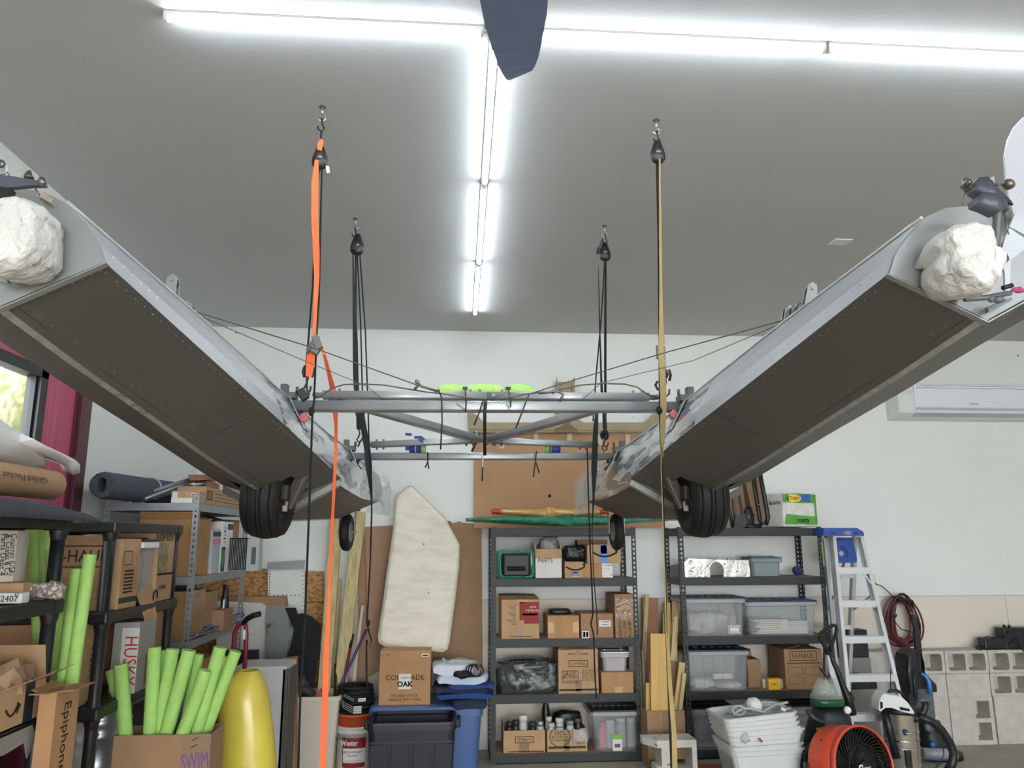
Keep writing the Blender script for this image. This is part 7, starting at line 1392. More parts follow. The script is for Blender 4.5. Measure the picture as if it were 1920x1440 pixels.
# white baskets, a tilted nest of seven
WB = mat('white_basket_plastic', (212, 214, 212), .45, var=.03)
def basket(cx, cy, z, rz, tx, ty, label, first=None):
    if first: return dup(first, (cx, cy, z), label, None, (tx, ty, rz))
    r = T('laundry_basket', label, 'basket', (0, 0, 0), 'nested white baskets'); A_, B_, H = .262, .19, .27
    def rr(k, z, c=.05, i=0):
        q = []; a, b = A_*k-i, B_*k-i
        for sx, sy, st_ in ((1, 1, 0), (-1, 1, 1), (-1, -1, 2), (1, -1, 3)):
            for j in range(4): t_ = (st_+j/3)*PI/2; q.append(V(sx*(a-c)+c*math.cos(t_), sy*(b-c)+c*math.sin(t_), z))
        return q
    g = G(); g.loft([rr(.80, 0), rr(.95, H-.04), rr(.975, H-.035), rr(.99, H-.006), rr(.985, H-.006, i=.006), rr(.96, H-.036, i=.004), rr(.80, .006, i=.004)], True, smooth=False); g.ob('basket_body', WB, r, local=True)
    g = G(); g.loft([rr(.97, H-.016), rr(1.02, H-.014), rr(1.03, H-.004), rr(.98, H)], True, smooth=False, cap=False); g.ob('rim', WB, r, local=True)
    g = G()
    for j in range(9):
        for k in range(13):
            z = .05+.019*j; kk = .80+(.15)*z/(H-.04); x = -A_*kk-.0006; y = lerp(-B_*.66, B_*.66, k/12); g.obox((x, y, z), (.002, .012, .006))
    o = g.ob('slots', mat('basket_slot_shadow', (120, 120, 118), .8), r, local=True); o['kind'] = 'stuff'
    r.location = (cx, cy, z); r.rotation_euler = (tx, ty, rz); r['label'] = label
    return r
bk = []; names = ['lowest white laundry basket of the nested stack', 'second white basket from the bottom of the stack', 'third white basket from the bottom of the stack', 'fourth white basket from the bottom of the stack', 'fifth white basket from the bottom, tilting', 'sixth white basket from the bottom, tilting', 'white basket second from the top of the leaning stack', 'topmost white basket of the leaning stack, holding clear hoses']
bcx, bcy = at(1424, 1400, Y=5.62).x, 5.62
zs_ = [.0, .055, .085, .150, .185, .215, .245, .275]
for k, z in enumerate(zs_):
    tl_ = -.01*k-.01; b = basket(bcx-.004*k, bcy, z+.02, .03, 0, tl_, names[k], bk[0] if bk else None); b['group'] = 'nested white baskets'; bk.append(b)
g = G(); g.box(bcx-.2, bcx+.2, bcy-.13, bcy+.13, 0, .018); one(g, 'floor_pad', KRAFT2, 'flat brown card under the white baskets', 'card')
tz = zs_[-1]+.30
TUBM = mat('clear_tubing', (200, 204, 200), .15, var=.1, alpha=.6)
for k in range(4):
    g = G(); g.tube([V(bcx-.2+.045*j, bcy-.08+.05*k+.03*math.sin(j*1.1+k), tz-.03+.03*math.sin(j*.7+k*1.7)+.008*j*.6) for j in range(10)], .009, 8); one(g, 'clear_hose', TUBM, ['clear hose at the front of the topmost basket', 'clear hose second from the front in the topmost basket', 'clear hose third from the front in the topmost basket', 'clear hose at the back of the topmost basket'][k], 'hose', group='clear hoses in the topmost basket')
g = G(); g.tube([V(bcx-.16+.045*math.cos(t_), bcy-.08, tz+.0+.03*math.sin(t_)) for t_ in [j*.5 for j in range(13)]], .008, 8); one(g, 'clear_hose', TUBM, 'ring of clear hose at the left of the topmost basket', 'hose')
g = G(); g.blob((bcx-.02, bcy, tz+.02), (.11, .11, .10), .15, 4, 2, 3); one(g, 'dust_mask', mat('white_mask', (222, 224, 216), .7), 'white rounded dust mask amid the clear hoses', 'mask')
g = G(); g.box(bcx-.19, bcx-.10, bcy-.19, bcy-.14, tz-.065, tz-.045, bev=.004); one(g, 'white_strap', PAPER, 'bright white strip at the left rim of the topmost basket', 'strip')
g = G(); g.lathe([(.012, -.01), (.018, -.01), (.018, .012), (.012, .012)], (bcx+.13, bcy-.14, tz+.015), V(.3, -.2, 1), 14); one(g, 'hose_fitting', WHITEP, 'white cuff at the end of a clear hose', 'hose fitting')
g = G(); p = at(1425, 1388, Y=5.40); g.beam(p+V(-.005, 0, .012), p+V(.014, 0, -.012), .014, .002, up=V(0, 1, 0)); one(g, 'red_sticker', mat('dark_red_sticker', (150, 40, 50), .5), 'small dark red sticker on the front of the basket stack', 'sticker')
g = G(); p = at(1398, 1385, Y=5.40); g.blob(p, (.05, .01, .06), .6, 6, 2, 3); one(g, 'clear_scrap', CLEARF, 'torn clear film stuck on the front of the basket stack', 'plastic scrap')
# ---------------------------------------------------------------- stepladder
r = T('stepladder', 'aluminium stepladder with blue top cap beside the right shelving unit', 'stepladder', (3.35, 6.5, 0), None)
LBL = mat('ladder_blue', (38, 78, 158), .4, var=.05)
topz = 1.80
FL, FR = (V(3.165, 6.42, topz-.03), V(3.10, 6.05, 0)), (V(3.455, 6.42, topz-.03), V(3.665, 6.05, 0))
FL = (at(1558, 1006, Y=6.42), V(at(1584, 1290, Y=6.12).x-.045, 6.02, 0)); FR = (at(1614, 1006, Y=6.42), V(at(1678, 1290, Y=6.12).x+.06, 6.02, 0))
def rail(a_, b_, t_): return lerp(a_, b_, t_)
def crail(p, q, s, name='rail'):
    g = G(); g.beam(q, p, .006, .075, up=V(0, 1, 0)); g.beam(q+V(s*.012, -.036, 0), p+V(s*.012, -.036, 0), .028, .005, up=V(0, 1, 0)); g.beam(q+V(s*.012, .036, 0), p+V(s*.012, .036, 0), .028, .005, up=V(0, 1, 0)); return g.ob(name, ALU, r)
crail(FL[0], FL[1], 1); crail(FR[0], FR[1], -1)
BL = (FL[0]+V(.01, .09, 0), V(3.235, 6.88, 0)); BR2 = (FR[0]+V(.0, .10, 0), V(FR[1].x-.12, 6.88, 0))
for a_, b_ in (BL, BR2): g = G(); g.beam(b_, a_, .03, .05, up=V(0, 1, 0)); g.ob('rear_rail', ALU, r)
for zy in ((1061, 1069), (1123, 1135), (1190, 1203), (1262, 1275), (1336, 1352), (1400, 1412)):
    Yg = lerp(6.42, 6.02, (zy[0]-1000)/430); z = at(1600, zy[0]+4, Y=Yg-.02).z; t_ = (FL[0].z-z)/FL[0].z; a_, b_ = rail(*FL, t_), rail(*FR, t_)
    g = G(); g.box(a_.x+.002, b_.x-.002, a_.y-.040, a_.y+.035, z-.004, z+.003); g.box(a_.x+.002, b_.x-.002, a_.y-.042, a_.y-.038, z-.048, z+.003); g.box(a_.x+.002, b_.x-.002, a_.y+.034, a_.y+.038, z-.03, z)
    for k in range(5): g.box(a_.x+.004, b_.x-.004, a_.y-.034+.014*k, a_.y-.030+.014*k, z+.003, z+.006)
    g.ob('step', ALU, r)
for z in (1.43, 1.0, .60, .25):
    t_ = (BL[0].z-z)/BL[0].z; a_, b_ = lerp(*BL, t_), lerp(*BR2, t_); g = G(); g.box(a_.x, b_.x, a_.y-.02, a_.y+.01, z-.02, z+.014); g.ob('rear_brace', ALU, r)
g = G()
for s, ra in ((1, FL), (-1, FR)):
    a_ = rail(*ra, .235); b_ = rail(*ra, .16); g.beam(a_+V(s*.008, -.03, 0), V(b_.x+s*.075, b_.y-.03, b_.z), .012, .004, up=V(0, 1, 0)); q = rail(*ra, .30); g.beam(rail(*ra, .26)+V(0, .05, -.02), lerp(*(BL if s > 0 else BR2), .36), .02, .006)
g.ob('spreader_brace', ALU, r)
x0c, x1c = at(1541, 1000, Y=6.38).x, at(1618, 1000, Y=6.38).x; zc1, zc0 = at(1580, 991, Y=6.38).z, at(1580, 1005, Y=6.36).z
g = G(); g.prism([V(x0c, 6.36, zc0), V(x1c, 6.36, zc0), V(x1c-.005, 6.36, zc0+.035), V(x1c-.06, 6.36, zc1+.005), V(x0c+.012, 6.36, zc1+.005)], (0, .17, 0)); g.box(x0c+.07, x0c+.11, 6.352, 6.36, zc0+.022, zc0+.028, 1); g.box(x0c+.24, x0c+.30, 6.352, 6.36, zc0+.022, zc0+.028, 1); g.ob('top_cap', [LBL, HOLE], r)
g = G(); c = V((x0c+x1c)/2+.04, 6.357, zc0+.026); P = [c+V(.042*math.cos(t_), 0, .014*math.sin(t_)) for t_ in [k*PI/12 for k in range(25)]]; g.tube(P, .0022, 4); g.ob('oval_badge', mat('pale_badge', (196, 206, 224), .4), r); text('WERNER', .014, c, r, PAPER, fit=.055)
q_ = [at(x, y, Y=6.50) for x, y in ((1558, 1007), (1597, 1008), (1599, 1022), (1602, 1024), (1607, 1049), (1606, 1055), (1562, 1056))]
g = G(); g.prism(q_, (0, .02, 0)); g.ob('tool_tray', LBL, r)
g = G(); c = at(1577, 1038, Y=6.495)
g.lathe([(0, 0), (.022, 0), (.022, -.004), (0, -.004)], c, V(0, 1, 0), 20); g.ob('hole_disc', mat('lilac_grey', (176, 176, 196), .4), r)
g = G()
for rr in (.045, .06): g.tube([c+V(rr*math.cos(t_), 0, rr*math.sin(t_)) for t_ in [-.6+k*.2 for k in range(12)]], .0025, 4)
g.tube([at(1568, 1013, Y=6.495), at(1574, 1011.5, Y=6.495), at(1580, 1013, Y=6.495)], .005, 6); g.ob('moulded_rings', mat('dark_ladder_blue', (28, 54, 116), .4), r)
g = G(); p, q = at(1542, 1016, Y=6.42), at(1547, 1062, Y=6.40); g.prism([p-V(.012, 0, 0), p+V(.014, 0, 0), q+V(.016, 0, 0), q-V(.012, 0, 0)], (0, .003, 0)); g.ob('lime_label', mat('lime_label_strip', (150, 186, 84), .5), r)
g = G(); g.tube([at(1612, 1064, Y=6.38)+V(0, .25, .04), at(1622, 1062, Y=6.38)+V(-.06, .3, -.06)], .012, 6)
g.ob('hinge', STEEL, r)
# tall thin poles standing between shelf and ladder
for k, (p, q, lab) in enumerate((((1545, 1010), (1572, 1330), 'grey folding leg leaning beside the shelf post, nearest'),)):
    a_, b_ = at(*p, Y=6.36), at(*q, Y=6.1); g = G(); g.beam(V(b_.x, 6.05, .0), a_, .02, .03, up=V(0, 1, 0)); one(g, 'leaning_metal_pole', GALV, lab, 'metal pole')
# black equipment cases behind the ladder
for x0p, y0p, x1p, y1p, Y, lab, mm in ((1572, 1181, 1628, 1233, 6.93, 'upper black equipment case seen through the ladder', BLACKP), (1572, 1233, 1634, 1262, 6.93, 'grey case beneath the upper black one, through the ladder', mat('mid_grey_case', (132, 130, 128), .5)), (1580, 1275, 1645, 1292, 6.92, 'dark flat case low behind the ladder steps', BLACKP)):
    x0, x1, z0, z1 = span(x0p, y0p, x1p, y1p, Y-.16); g = G(); g.box(x0, x1, Y-.16, Y-.01, z0, z1, bev=.008)
    if 'upper' in lab: g.box(x0+.05, x0+.08, Y-.1, Y-.07, z1-.002, z1+.02)
    one(g, 'equipment_case', mm, lab, 'case')
x0, x1, z0, z1 = span(1583, 1292, 1650, 1440, 6.78); g = G(); g.box(x0, x1, 6.76, 6.92, 0, z1, bev=.006); one(g, 'grey_cabinet', mat('grey_cabinet_paint', (140, 136, 130), .5), 'low grey cabinet behind the lower ladder steps', 'cabinet')
# ---------------------------------------------------------------- wall of cinder blocks
blk0 = None; BX = 4.333; PW = .403; GB = 'cinder blocks stacked along the back wall'
def hblock(x, z, label, holes=True, kind='face', L=.397, vertical=False):
    g = G(); y0, y1 = 6.78, 6.972
    if vertical == 'end': g.box(x, x+L, y0, y1, z, z+.388, bev=.004)
    elif vertical:
        g.box(x, x+.20, y0, y1, z, z+.388, bev=.003)
        g2 = .2; g.box(x+.20, x+.232, y0, y1, z, z+.388); g.box(x+L-.035, x+L, y0, y1, z, z+.388)
        for zz, hh in ((z, .035), (z+.178, .035), (z+.355, .033)): g.box(x+.232, x+L-.035, y0, y1, zz, zz+hh)
        g.box(x+.232, x+L-.035, y1-.03, y1, z, z+.388)
    elif holes: cinder(g, x, x+L, y0, y1, z, z+.192, 'y', 2); g.box(x+.02, x+L-.02, y1-.02, y1-.002, z+.02, z+.17)
    else: g.box(x, x+L, y0, y1, z, z+.192, bev=.004)
    for v in g.b.verts: v.co += V(noise.noise(v.co*9)*.003, noise.noise(v.co*9+V(5, 0, 0))*.003, 0)
    return one(g, 'cinder_block', CONC, label, 'cinder block', group=GB)
for k, (nm, hol) in enumerate((('top row', True), ('middle row', False))):
    z = .388+.194*(1-k)
    for j, (x, w_, hl, lab) in enumerate(((BX-2*PW, .397, False, 'plain cinder block in the %s behind the ladder'), (BX-PW, .397, k == 0, 'cinder block in the %s behind the upright vacuum'), (BX, .397, k == 0, 'cinder block in the %s, second from the right edge'), (BX+PW, .397, True, 'cinder block with square holes in the %s, at the right edge'), (BX+2*PW, .397, True, 'cinder block in the %s beyond the right edge'))):
        hblock(x+.006*(1-k), z, lab % nm, hl)
for j, (x, v, lab) in enumerate(((BX-2*PW, 'end', 'tall plain block at the floor behind the ladder'), (BX-PW, 'end', 'tall plain block at the floor behind the upright vacuum'), (BX, 'v', 'cinder block stood on end, showing two holes one above the other'), (BX+PW+.01, 'end', 'large plain smooth-faced block at the floor by the right edge'), (BX+2*PW+.01, 'end', 'plain block at the floor beyond the right edge'))): hblock(x, 0, lab, vertical=v)
# things on top of the blocks
BZ = .388*2
r = T('battery_charger', 'black battery device with knobs and tangled leads on the top row of blocks', 'charger', (at(1890, 1200, Y=6.85).x, 6.85, BZ)); x0, x1, z0, z1 = span(1882, 1178, 1990, 1217, 6.82)
g = G(); g.box(x0, x1, 6.80, 6.93, BZ+.002, BZ+.002+(z1-z0), bev=.006); 
for xx in (x0+.035, x0+.08): g.lathe([(0, 0), (.014, 0), (.014, .02), (.01, .028), (0, .028)], (xx, 6.84, BZ+z1-z0), n=12)
g.ob('case', BLACKP, r)
g = G(); x2, x3, z2, z3 = span(1846, 1196, 1885, 1217, 6.8); g.box(x2, x3, 6.79, 6.90, BZ+.002, BZ+.002+z3-z2, bev=.01); g.ob('adapter', BLACKP, r)
g = G(); g.tube([V(x2-.05+.035*math.cos(t_), 6.80, BZ+.018+.014*math.sin(t_)) for t_ in [j*.5 for j in range(13)]], .007, 6); g.tube([V(lerp(x2, x3, j/6), 6.79, BZ+z3-z2+.008*math.sin(j*2)+.01) for j in range(7)]+[V(x3+.01, 6.79, BZ+.12), V(x3+.04, 6.79, BZ+.155)], .005, 6)
g.tube([V(x3+.02, 6.785, BZ+.04), V(x3+.10, 6.785, BZ+.10), V(x3+.12, 6.785, BZ+.02), V(x3+.16, 6.775, BZ-.03), V(x3+.20, 6.77, BZ-.045)], .006, 6); g.ob('leads', BLACKR, r)
# outlet, cord, coil
r = T('wall_outlet', 'cream wall outlet with a cord plugged in, just right of the ladder', 'outlet', (at(1636, 1085, Y=7).x, 6.99, 1.34)); x0, x1, z0, z1 = span(1632, 1076, 1642, 1101, 6.99)
g = G(); g.box(x0, x1, 6.985, 7.0, z0, z1, bev=.003); g.ob('cover_plate', mat('cream_plate', (216, 206, 176), .5), r); g = G(); g.box(x0+.004, x0+.02, 6.95, 6.985, z0+.015, z0+.04, bev=.003); g.ob('plug', BLACKP, r)
Yc = 6.93
g = G(); g.tube([at(x, y, Y=Yc) for x, y in ((1637, 1092), (1645, 1096), (1652, 1098), (1662, 1106), (1672, 1116), (1682, 1124))], .0045, 6); one(g, 'power_cord', BLACKR, 'thin black cord running from the outlet to the coil', 'cord')
MAR = mat('maroon_hose', (112, 40, 52), .5, var=.1)
r = T('hose_coil', 'coil of maroon extension cable hung on the wall right of the ladder', 'cable coil', at(1687, 1215, Y=6.88))
c0 = at(1688, 1170, Y=6.88)
for k in range(13):
    g = G(); ax_, bz_ = .122+.028*math.sin(k*2.1), .195+.025*math.cos(k*1.3); c = c0+V(.02+.026*math.sin(k*1.7), .006*(k-6), .016*math.cos(k*2.3)+.01)
    g.tube([c+V(ax_*math.cos(t_)*(1+.05*math.sin(2*t_+k)), .006*math.sin(t_*3+k), bz_*math.sin(t_)-.02*math.cos(t_*2)) for t_ in [j*2*PI/26 for j in range(27)]], .0085, 8); g.ob('cable_turn', MAR if k % 4 else mat('dark_maroon_hose', (60, 28, 36), .5), r)
g = G(); g.tube([at(x, y, Y=6.83) for x, y in ((1684, 1126), (1692, 1123), (1702, 1128), (1712, 1130))], .016, 8); g.tube([at(1700, 1130, Y=6.82), at(1711, 1128, Y=6.82)], .018, 8); g.ob('plug', BLACKR, r)
g = G(); g.tube([at(x, y, Y=6.84) for x, y in ((1670, 1150), (1672, 1156), (1680, 1157), (1681, 1151))], .005, 6); g.tube([at(x, y, Y=6.84) for x, y in ((1675, 1152), (1677, 1165), (1690, 1180), (1712, 1186))], .005, 6); g.ob('wall_hook', BLACKP, r)
# ---------------------------------------------------------------- carpet cleaner with green tank (dark upright machine)
r = T('carpet_cleaner', 'dark upright carpet cleaner with a clear green tank and looped handle', 'carpet cleaner', (at(1550, 1400, Y=5.75).x, 5.75, 0)); Yk = 5.70
DG = mat('dark_grey_plastic', (40, 42, 44), .35)
def pp(x, y, Y=Yk): return at(x, y, Y=Y)
g = G(); g.tube([pp(1552, 1224), pp(1546, 1212), pp(1537, 1196), pp(1536, 1190), pp(1541, 1185), pp(1562, 1172), pp(1567, 1173), pp(1569, 1180), pp(1566, 1192), pp(1560, 1208), pp(1554, 1224)], .0125, 10); g.tube([pp(1554, 1222), pp(1553, 1228)], .02, 10); g.ob('handle_loop', BLACKR, r)
g = G(); g.tube([pp(1556, 1222), pp(1562, 1240), pp(1572, 1262), pp(1580, 1285), pp(1590, 1308), pp(1597, 1340)], [.014, .018, .02, .022, .03, .035], 10); g.tube([pp(1590, 1300), pp(1597, 1312)], .024, 8); g.ob('upright_stem', BLACKP, r)
g = G(); g.prism([pp(1551, 1229), pp(1558, 1228), pp(1566, 1262), pp(1579, 1302), pp(1574, 1303), pp(1556, 1262)], (0, .02, 0)); g.ob('silver_stem_cover', mat('silver_plastic', (196, 198, 198), .3), r)
g = G(); secs = []
for x0_, x1_, y_, d in ((1522, 1582, 1322, .15), (1520, 1580, 1308, .16), (1526, 1572, 1290, .14), (1535, 1566, 1272, .10)): p, q = pp(x0_, y_, Yk-.08), pp(x1_, y_, Yk-.08); c = (p+q)/2; secs.append([c+V((q.x-p.x)/2*math.copysign(abs(math.cos(t_))**.6, math.cos(t_)), d/2*math.sin(t_), 0) for t_ in [2*PI*k/20 for k in range(20)]])
g.loft(secs[1:], True); g.ob('clear_tank', mat('clear_tank_plastic', (206, 214, 206), .05, var=.2, alpha=.35, bump=.3, bscale=10), r)
g = G(); g.loft(secs[:2], True); g.loft([[p*1.0-V(0, 0, .0) for p in secs[0]], [p+V(0, 0, .003) for p in secs[0]]], True); g.ob('green_tank_base', mat('green_tank_plastic', (40, 92, 58), .15, alpha=.85), r)
g = G(); g.prism([pp(1538, 1252, Yk-.1), pp(1541, 1254, Yk-.1), pp(1566, 1284, Yk-.1), pp(1560, 1283, Yk-.1)], (0, .03, 0)); g.ob('tank_latch', BLACKP, r)
g = G(); secs = []
for x0_, x1_, y_, d in ((1510, 1606, 1440, .34), (1514, 1603, 1400, .32), (1520, 1598, 1365, .26), (1525, 1594, 1340, .22), (1530, 1588, 1324, .17)): p, q = pp(x0_, y_, Yk-.05), pp(x1_, y_, Yk-.05); c = (p+q)/2; secs.append([c+V((q.x-p.x)/2*math.copysign(abs(math.cos(t_))**.6, math.cos(t_)), d/2*math.sin(t_)+.03, 0) for t_ in [2*PI*k/22 for k in range(22)]])
base = [V(p.x, p.y, .004) for p in secs[0]]; g.loft([base]+secs, True); g.ob('body', DG, r)
g = G(); g.tube([pp(1512, 1330, Yk-.2), pp(1524, 1345, Yk-.22), pp(1545, 1356, Yk-.22)], .016, 8); g.tube([pp(1510, 1440, Yk-.2), pp(1506, 1415, Yk-.2), pp(1518, 1398, Yk-.2), pp(1530, 1394, Yk-.2)], .018, 8); g.blob(pp(1528, 1425, Yk-.2), (.1, .06, .08), .4, 4, 3, 3); g.ob('hose', mat('dark_ribbed_hose', (58, 60, 62), .4), r)
g = G(); p = pp(1588, 1331, Yk-.14); g.lathe([(0, 0), (.026, 0), (.024, .03), (.018, .034), (0, .034)], p, V(-.3, -1, .1), 16); g.ob('white_knob', WHITEP, r)
g = G(); p = pp(1541, 1367, Yk-.21); g.box(p.x-.04, p.x+.04, p.y-.003, p.y, p.z-.009, p.z+.009); g.ob('yellow_label', mat('yellow_label', (206, 178, 40), .5), r)
text('WARNING', .014, p+V(0, -.003, 0), r, INK, fit=.06)
# ---------------------------------------------------------------- orange drum fan
r = T('drum_fan', 'orange drum fan with a black swirled grille, low at the front', 'fan', (at(1610, 1440, Y=5.2).x, 5.25, 0)); c = V(at(1618, 1438, Y=5.15).x, 5.15, .298); axf = V(.30, -.90, .16).normalized()
OR = mat('orange_fan_plastic', (216, 78, 52), .35, var=.05); Rr = .248
g = G(); g.lathe([(Rr*.94, -.02), (Rr, -.02), (Rr*1.02, 0), (Rr*1.0, .02), (Rr*.97, .02), (Rr*.95, 0)], c, axf, 56)
g.lathe([(Rr*.99, -.22), (Rr*1.0, -.12), (Rr*.98, -.02), (Rr*.965, -.02)], c, axf, 56); g.ob('drum', OR, r)
g = G(); g.lathe([(Rr*.955, -.005), (Rr*.965, -.12), (Rr*.955, -.215), (0, -.215)], c, axf, 56); g.ob('drum_lining', mat('matt_black_lining', (16, 16, 17), .7), r)
u = axf.cross(V(0, 0, 1)).normalized(); v = u.cross(axf); g = G()
for k in range(40):
    a0 = 2*PI*k/40; g.tube([c+axf*(.012-.05*(1-t_)**2*0)+u*math.cos(a0+1.1*t_)*Rr*(.16+.78*t_)+v*math.sin(a0+1.1*t_)*Rr*(.16+.78*t_)+axf*.012*math.sin(PI*t_) for t_ in [j/7 for j in range(8)]], .0038, 5)
for rr in (.94, .55, .16): g.tube([c+axf*(.012+.012*math.sin(PI*(rr-.16)/.78))+(u*math.cos(t_)+v*math.sin(t_))*Rr*rr for t_ in [2*PI*j/40 for j in range(41)]], .004, 5)
o = g.ob('grille', mat('matt_black_grille', (18, 18, 19), .6), r)
g = G(); g.lathe([(0, .012), (Rr*.17, .012), (Rr*.15, .024), (0, .028)], c, axf, 28); g.ob('hub_cap', BLACKP, r)
g = G()
for k in range(5):
    a0 = 2*PI*k/5; P = [[c-axf*(.08+.03*w_)+u*math.cos(a0+w_*.9+.2*t_)*Rr*t_+v*math.sin(a0+w_*.9+.2*t_)*Rr*t_ for t_ in (.15, .4, .65, .88)] for w_ in (0, .5, 1)]; g.loft(P, False, cap=False)
g.ob('fan_blades', mat('dark_fan_blade', (30, 30, 32), .5), r)
g = G(); g.lathe([(0, -.222), (Rr*.98, -.222), (Rr*.98, -.218), (0, -.218)], c, axf, 40); g.ob('rear_grille', BLACKP, r)
text('Commercial', .02, c+axf*.030+u*.0, r, PAPER, xdir=-u if u.x < 0 else u, nrm=axf, fit=.07); text('C', .055, c+axf*.031-(-u if u.x < 0 else u)*.05, r, PAPER, xdir=-u if u.x < 0 else u, nrm=axf, bold=.002)
g = G(); p0 = c-axf*.16
for s in (-1, 1): e = p0+V(s*Rr*1.03, 0, 0); g.tube([e, V(e.x, e.y-.02, .03), V(e.x, e.y-.14, .014), V(e.x, e.y+.14, .014)], .012, 8); g.lathe([(0, -.01), (.03, -.01), (.03, .012), (0, .012)], e, V(s, 0, 0), 14)
g.tube([V(p0.x-Rr*1.03, p0.y+.14, .014), V(p0.x+Rr*1.03, p0.y+.14, .014)], .012, 8); g.ob('stand', BLACKP, r)
g = G(); q = c-axf*.10+(-u*1.0 if u.x > 0 else u)*Rr*1.0; q = c-axf*.13+(u if u.x < 0 else -u)*Rr*.72+v*Rr*.70; g.lathe([(0, 0), (.007, 0), (0, .002)], q, (u if u.x < 0 else -u)*.72+v*.7, 8); g.ob('bolt_hole', HOLE, r)
g = G(); g.blob((at(1690, 1436, Y=5.5).x, 5.6, .06), (.18, .18, .11), .2, 3, 2, 3, pw=.7); one(g, 'blue_tool_case', mat('bright_blue_plastic', (52, 104, 196), .4), 'bright blue plastic object peeking up right of the orange fan', 'tool case')
# ---------------------------------------------------------------- stainless shop vacuum with white lid
Ys_ = 5.95; sc = at(1690, 1380, Y=Ys_); r = T('shop_vacuum', 'stainless drum shop vacuum with a white and black lid', 'vacuum', (sc.x, Ys_, 0))
g = G(); zt_ = at(1690, 1336, Y=Ys_-.1).z; rv = .125
g.lathe([(0, .07), (rv*.92, .07), (rv*.95, .09), (rv, zt_-.02), (rv*1.03, zt_), (0, zt_)], (sc.x, Ys_, 0), n=32); g.ob('steel_drum', mat('stainless_steel', (200, 192, 176), .25, metal=.75, var=.1, scale=4, stretch=(1, 1, 6)), r)
g = G()
for yy in (1376, 1392, 1407): z = at(1690, yy, Y=Ys_-rv).z; g.lathe([(rv*.99, z-.005), (rv*1.03, z), (rv*.99, z+.005)], (sc.x, Ys_, 0), n=32)
g.ob('chrome_band', CHROME, r)
g = G(); lo, hi = at(1645, 1352, Y=Ys_-.1), at(1718, 1352, Y=Ys_-.1); hw = .155; zl = zt_
g.lathe([(0, zl-.012), (hw*.98, zl-.012), (hw*1.02, zl+.0), (hw, zl+.03), (hw*.9, zl+.035), (0, zl+.035)], (sc.x-.01, Ys_, 0), n=30); g.tube([(sc.x-.17, Ys_-.1, zl+.01), (sc.x-.17, Ys_-.13, zl-.06), (sc.x-.14, Ys_-.15, zl-.3)], .03, 8); g.ob('black_lid', BLACKP, r)
g = G(); P = [(1648, 1318), (1650, 1312), (1656, 1301), (1690, 1306), (1703, 1318), (1715, 1336), (1714, 1340), (1690, 1334), (1672, 1326), (1660, 1326), (1652, 1335), (1648, 1333)]
g.prism([at(x, y, Y=Ys_-.17) for x, y in P], (.03, .16, 0)); bmesh.ops.bevel(g.b, geom=g.b.edges[:], offset=.004, segments=1, affect='EDGES'); g.ob('white_top', WHITEP, r)
g = G(); q_ = [at(x, y, Y=Ys_-.172) for x, y in ((1686, 1325), (1705, 1329), (1706, 1334), (1688, 1331))]; g.prism(q_, (0, -.002, 0)); q_ = [at(x, y, Y=Ys_-.172) for x, y in ((1650, 1315), (1655, 1317), (1655, 1327), (1651, 1330))]; g.prism(q_, (0, -.002, 0)); g.ob('vent', HOLE, r)
g = G(); g.tube([at(x, y, Y=Ys_-.08) for x, y in ((1664, 1303), (1668, 1296), (1680, 1294), (1690, 1299), (1694, 1307))], .012, 8); g.ob('carry_handle', BLACKP, r)
g = G(); g.tube([at(x, y, Y=Ys_-.15) for x, y in ((1690, 1300), (1700, 1308), (1715, 1313), (1735, 1318), (1745, 1320))], .003, 5); g.tube([at(x, y, Y=Ys_+.05) for x, y in ((1669, 1255), (1670, 1280), (1668, 1300))], .003, 5); g.ob('power_cord', BLACKR, r)
g = G(); g.box(sc.x-rv*.45, sc.x-rv*.1, Ys_-rv-.012, Ys_-rv+.01, .10, .22, bev=.004); g.ob('drain_latch', BLACKP, r)
g = G(); g.lathe([(0, 0), (.022, 0), (0, .003)], (sc.x-.035, Ys_-rv*.98, .34), V(0, -1, 0), 14); g.ob('blue_badge', mat('blue_badge', (54, 84, 140), .4), r)
g = G(); g.lathe([(0, .0), (rv*1.1, .0), (rv*1.15, .03), (rv*1.05, .075), (0, .075)], (sc.x, Ys_, 0), n=20)
for k in range(4): a0 = PI/4+k*PI/2; g.blob((sc.x+math.cos(a0)*rv*1.2, Ys_+math.sin(a0)*rv*1.2, .03), (.07, .07, .058), .05, 3, k, 2)
g.ob('caster_base', BLACKP, r)
g = G(); pts_ = [(1722, 1368), (1712, 1352), (1728, 1338), (1735, 1328), (1734, 1318)]
g.tube([at(x, y, Y=Ys_-.1) for x, y in ((1712, 1352), (1722, 1345), (1732, 1335), (1735, 1325), (1734, 1316))], [.022, .024, .025, .025, .026], 12); g.tube([at(x, y, Y=Ys_-.12) for x, y in ((1722, 1344), (1745, 1352), (1765, 1368), (1780, 1390), (1788, 1412), (1786, 1430), (1776, 1448))], .030, 12); g.tube([at(x, y, Y=Ys_-.05) for x, y in ((1768, 1402), (1770, 1415), (1762, 1432), (1752, 1442))], .004, 6); g.ob('suction_hose', mat('black_vac_hose', (30, 31, 33), .4), r)
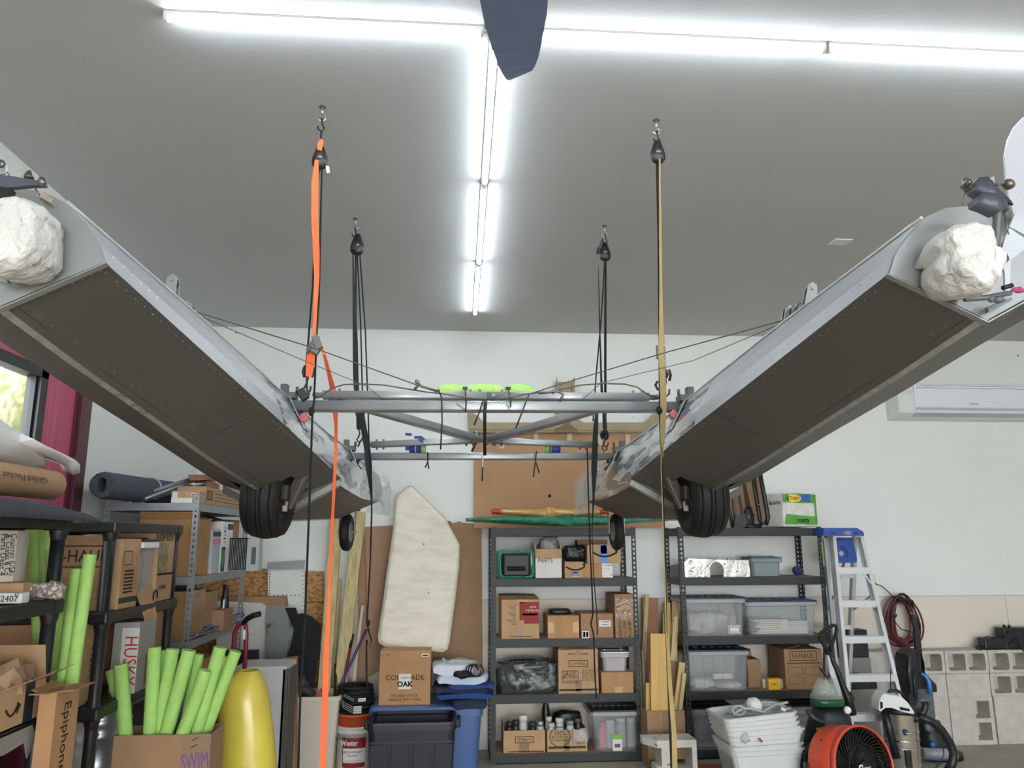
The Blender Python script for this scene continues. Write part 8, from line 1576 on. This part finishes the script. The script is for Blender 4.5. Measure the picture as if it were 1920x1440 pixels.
# ---------------------------------------------------------------- upright vacuum, black with blue handle
Yv = 6.45; r = T('upright_vacuum', 'black and grey upright vacuum with a bright blue grip, against the blocks', 'vacuum', (at(1735, 1400, Y=Yv).x, Yv, 0))
g = G(); g.prism([pp(1708, 1152, Yv), pp(1713, 1150, Yv), pp(1722, 1170, Yv), pp(1725, 1185, Yv), pp(1731, 1240, Yv), pp(1735, 1268, Yv), pp(1724, 1270, Yv), pp(1718, 1235, Yv), pp(1716, 1180, Yv)], (0, .03, 0)); g.ob('wand', BLACKP, r)
g = G(); g.blob(pp(1709, 1150, Yv), (.04, .03, .015), .1, 3, 1, 2); g.ob('grey_tip', mat('slate_tip', (90, 96, 106), .4), r)
g = G(); g.prism([pp(x, y, Yv) for x, y in ((1700, 1228), (1712, 1218), (1722, 1218), (1733, 1240), (1735, 1262), (1744, 1272), (1756, 1284), (1757, 1298), (1722, 1298), (1717, 1330), (1706, 1320), (1701, 1270), (1698, 1238))], (0, .16, 0)); g.ob('upper_body', BLACKP, r)
g = G(); g.tube([pp(1706, 1230, Yv-.02), pp(1704, 1260, Yv-.02), pp(1710, 1300, Yv-.02)], .014, 8); g.tube([pp(1716, 1256, Yv-.02), pp(1714, 1280, Yv-.02), pp(1718, 1310, Yv-.02)], .006, 6); g.ob('side_hose', mat('grey_gloss_hose', (60, 64, 70), .25), r)
g = G(); g.lathe([(0, 0), (.085, 0), (.09, .02), (.088, .24), (0, .24)], V(pp(1739, 1340, Yv).x, Yv+.06, pp(1739, 1350, Yv).z), n=24); g.ob('dust_cup', mat('smoky_dust_cup', (96, 100, 104), .15, alpha=.9), r)
g = G(); g.tube([pp(1728, 1263, Yv-.04), pp(1736, 1268, Yv-.05), pp(1742, 1278, Yv-.06), pp(1743, 1288, Yv-.06), pp(1744, 1300, Yv-.05)], [.012, .014, .016, .017, .014], 10); g.ob('blue_grip', mat('bright_blue_grip', (54, 140, 216), .35), r)
g = G(); secs = []
for x0_, x1_, y_, d in ((1716, 1800, 1425, .30), (1716, 1798, 1408, .30), (1718, 1776, 1395, .26), (1722, 1764, 1372, .2), (1724, 1758, 1350, .16)): p, q = pp(x0_, y_, Yv), pp(x1_, y_, Yv); c_ = (p+q)/2; secs.append([c_+V((q.x-p.x)/2*math.copysign(abs(math.cos(t_))**.6, math.cos(t_)), d/2*math.sin(t_), 0) for t_ in [2*PI*k/22 for k in range(22)]])
g.loft([[V(p.x, p.y, .004) for p in secs[0]]]+secs, True); g.ob('floor_head', BLACKP, r)
g = G(); a_, b_ = pp(1728, 1412, Yv-.16), pp(1792, 1414, Yv-.16); g.tube([a_, lerp(a_, b_, .5), b_], .042, 16); g.ob('grey_front_roller_cover', mat('silver_grey_cover', (140, 144, 150), .2), r)
g = G(); a_, b_ = pp(1722, 1424, Yv-.17), pp(1796, 1426, Yv-.17); g.tube([a_, b_], .006, 6); g.ob('blue_bumper', mat('dark_blue_bumper', (46, 78, 130), .4), r)
g = G(); g.lathe([(0, 0), (.03, 0), (0, .004)], pp(1750, 1397, Yv-.155), V(0, -1, 0), 14); g.ob('blue_dial', mat('blue_dial', (50, 120, 180), .4), r)
g = G(); g.lathe([(0, 0), (.045, 0), (.03, .016), (0, .02)], pp(1742, 1364, Yv-.10), V(0, -1, .2), 18); g.ob('grey_cap', mat('slate_cap2', (88, 98, 104), .35), r)
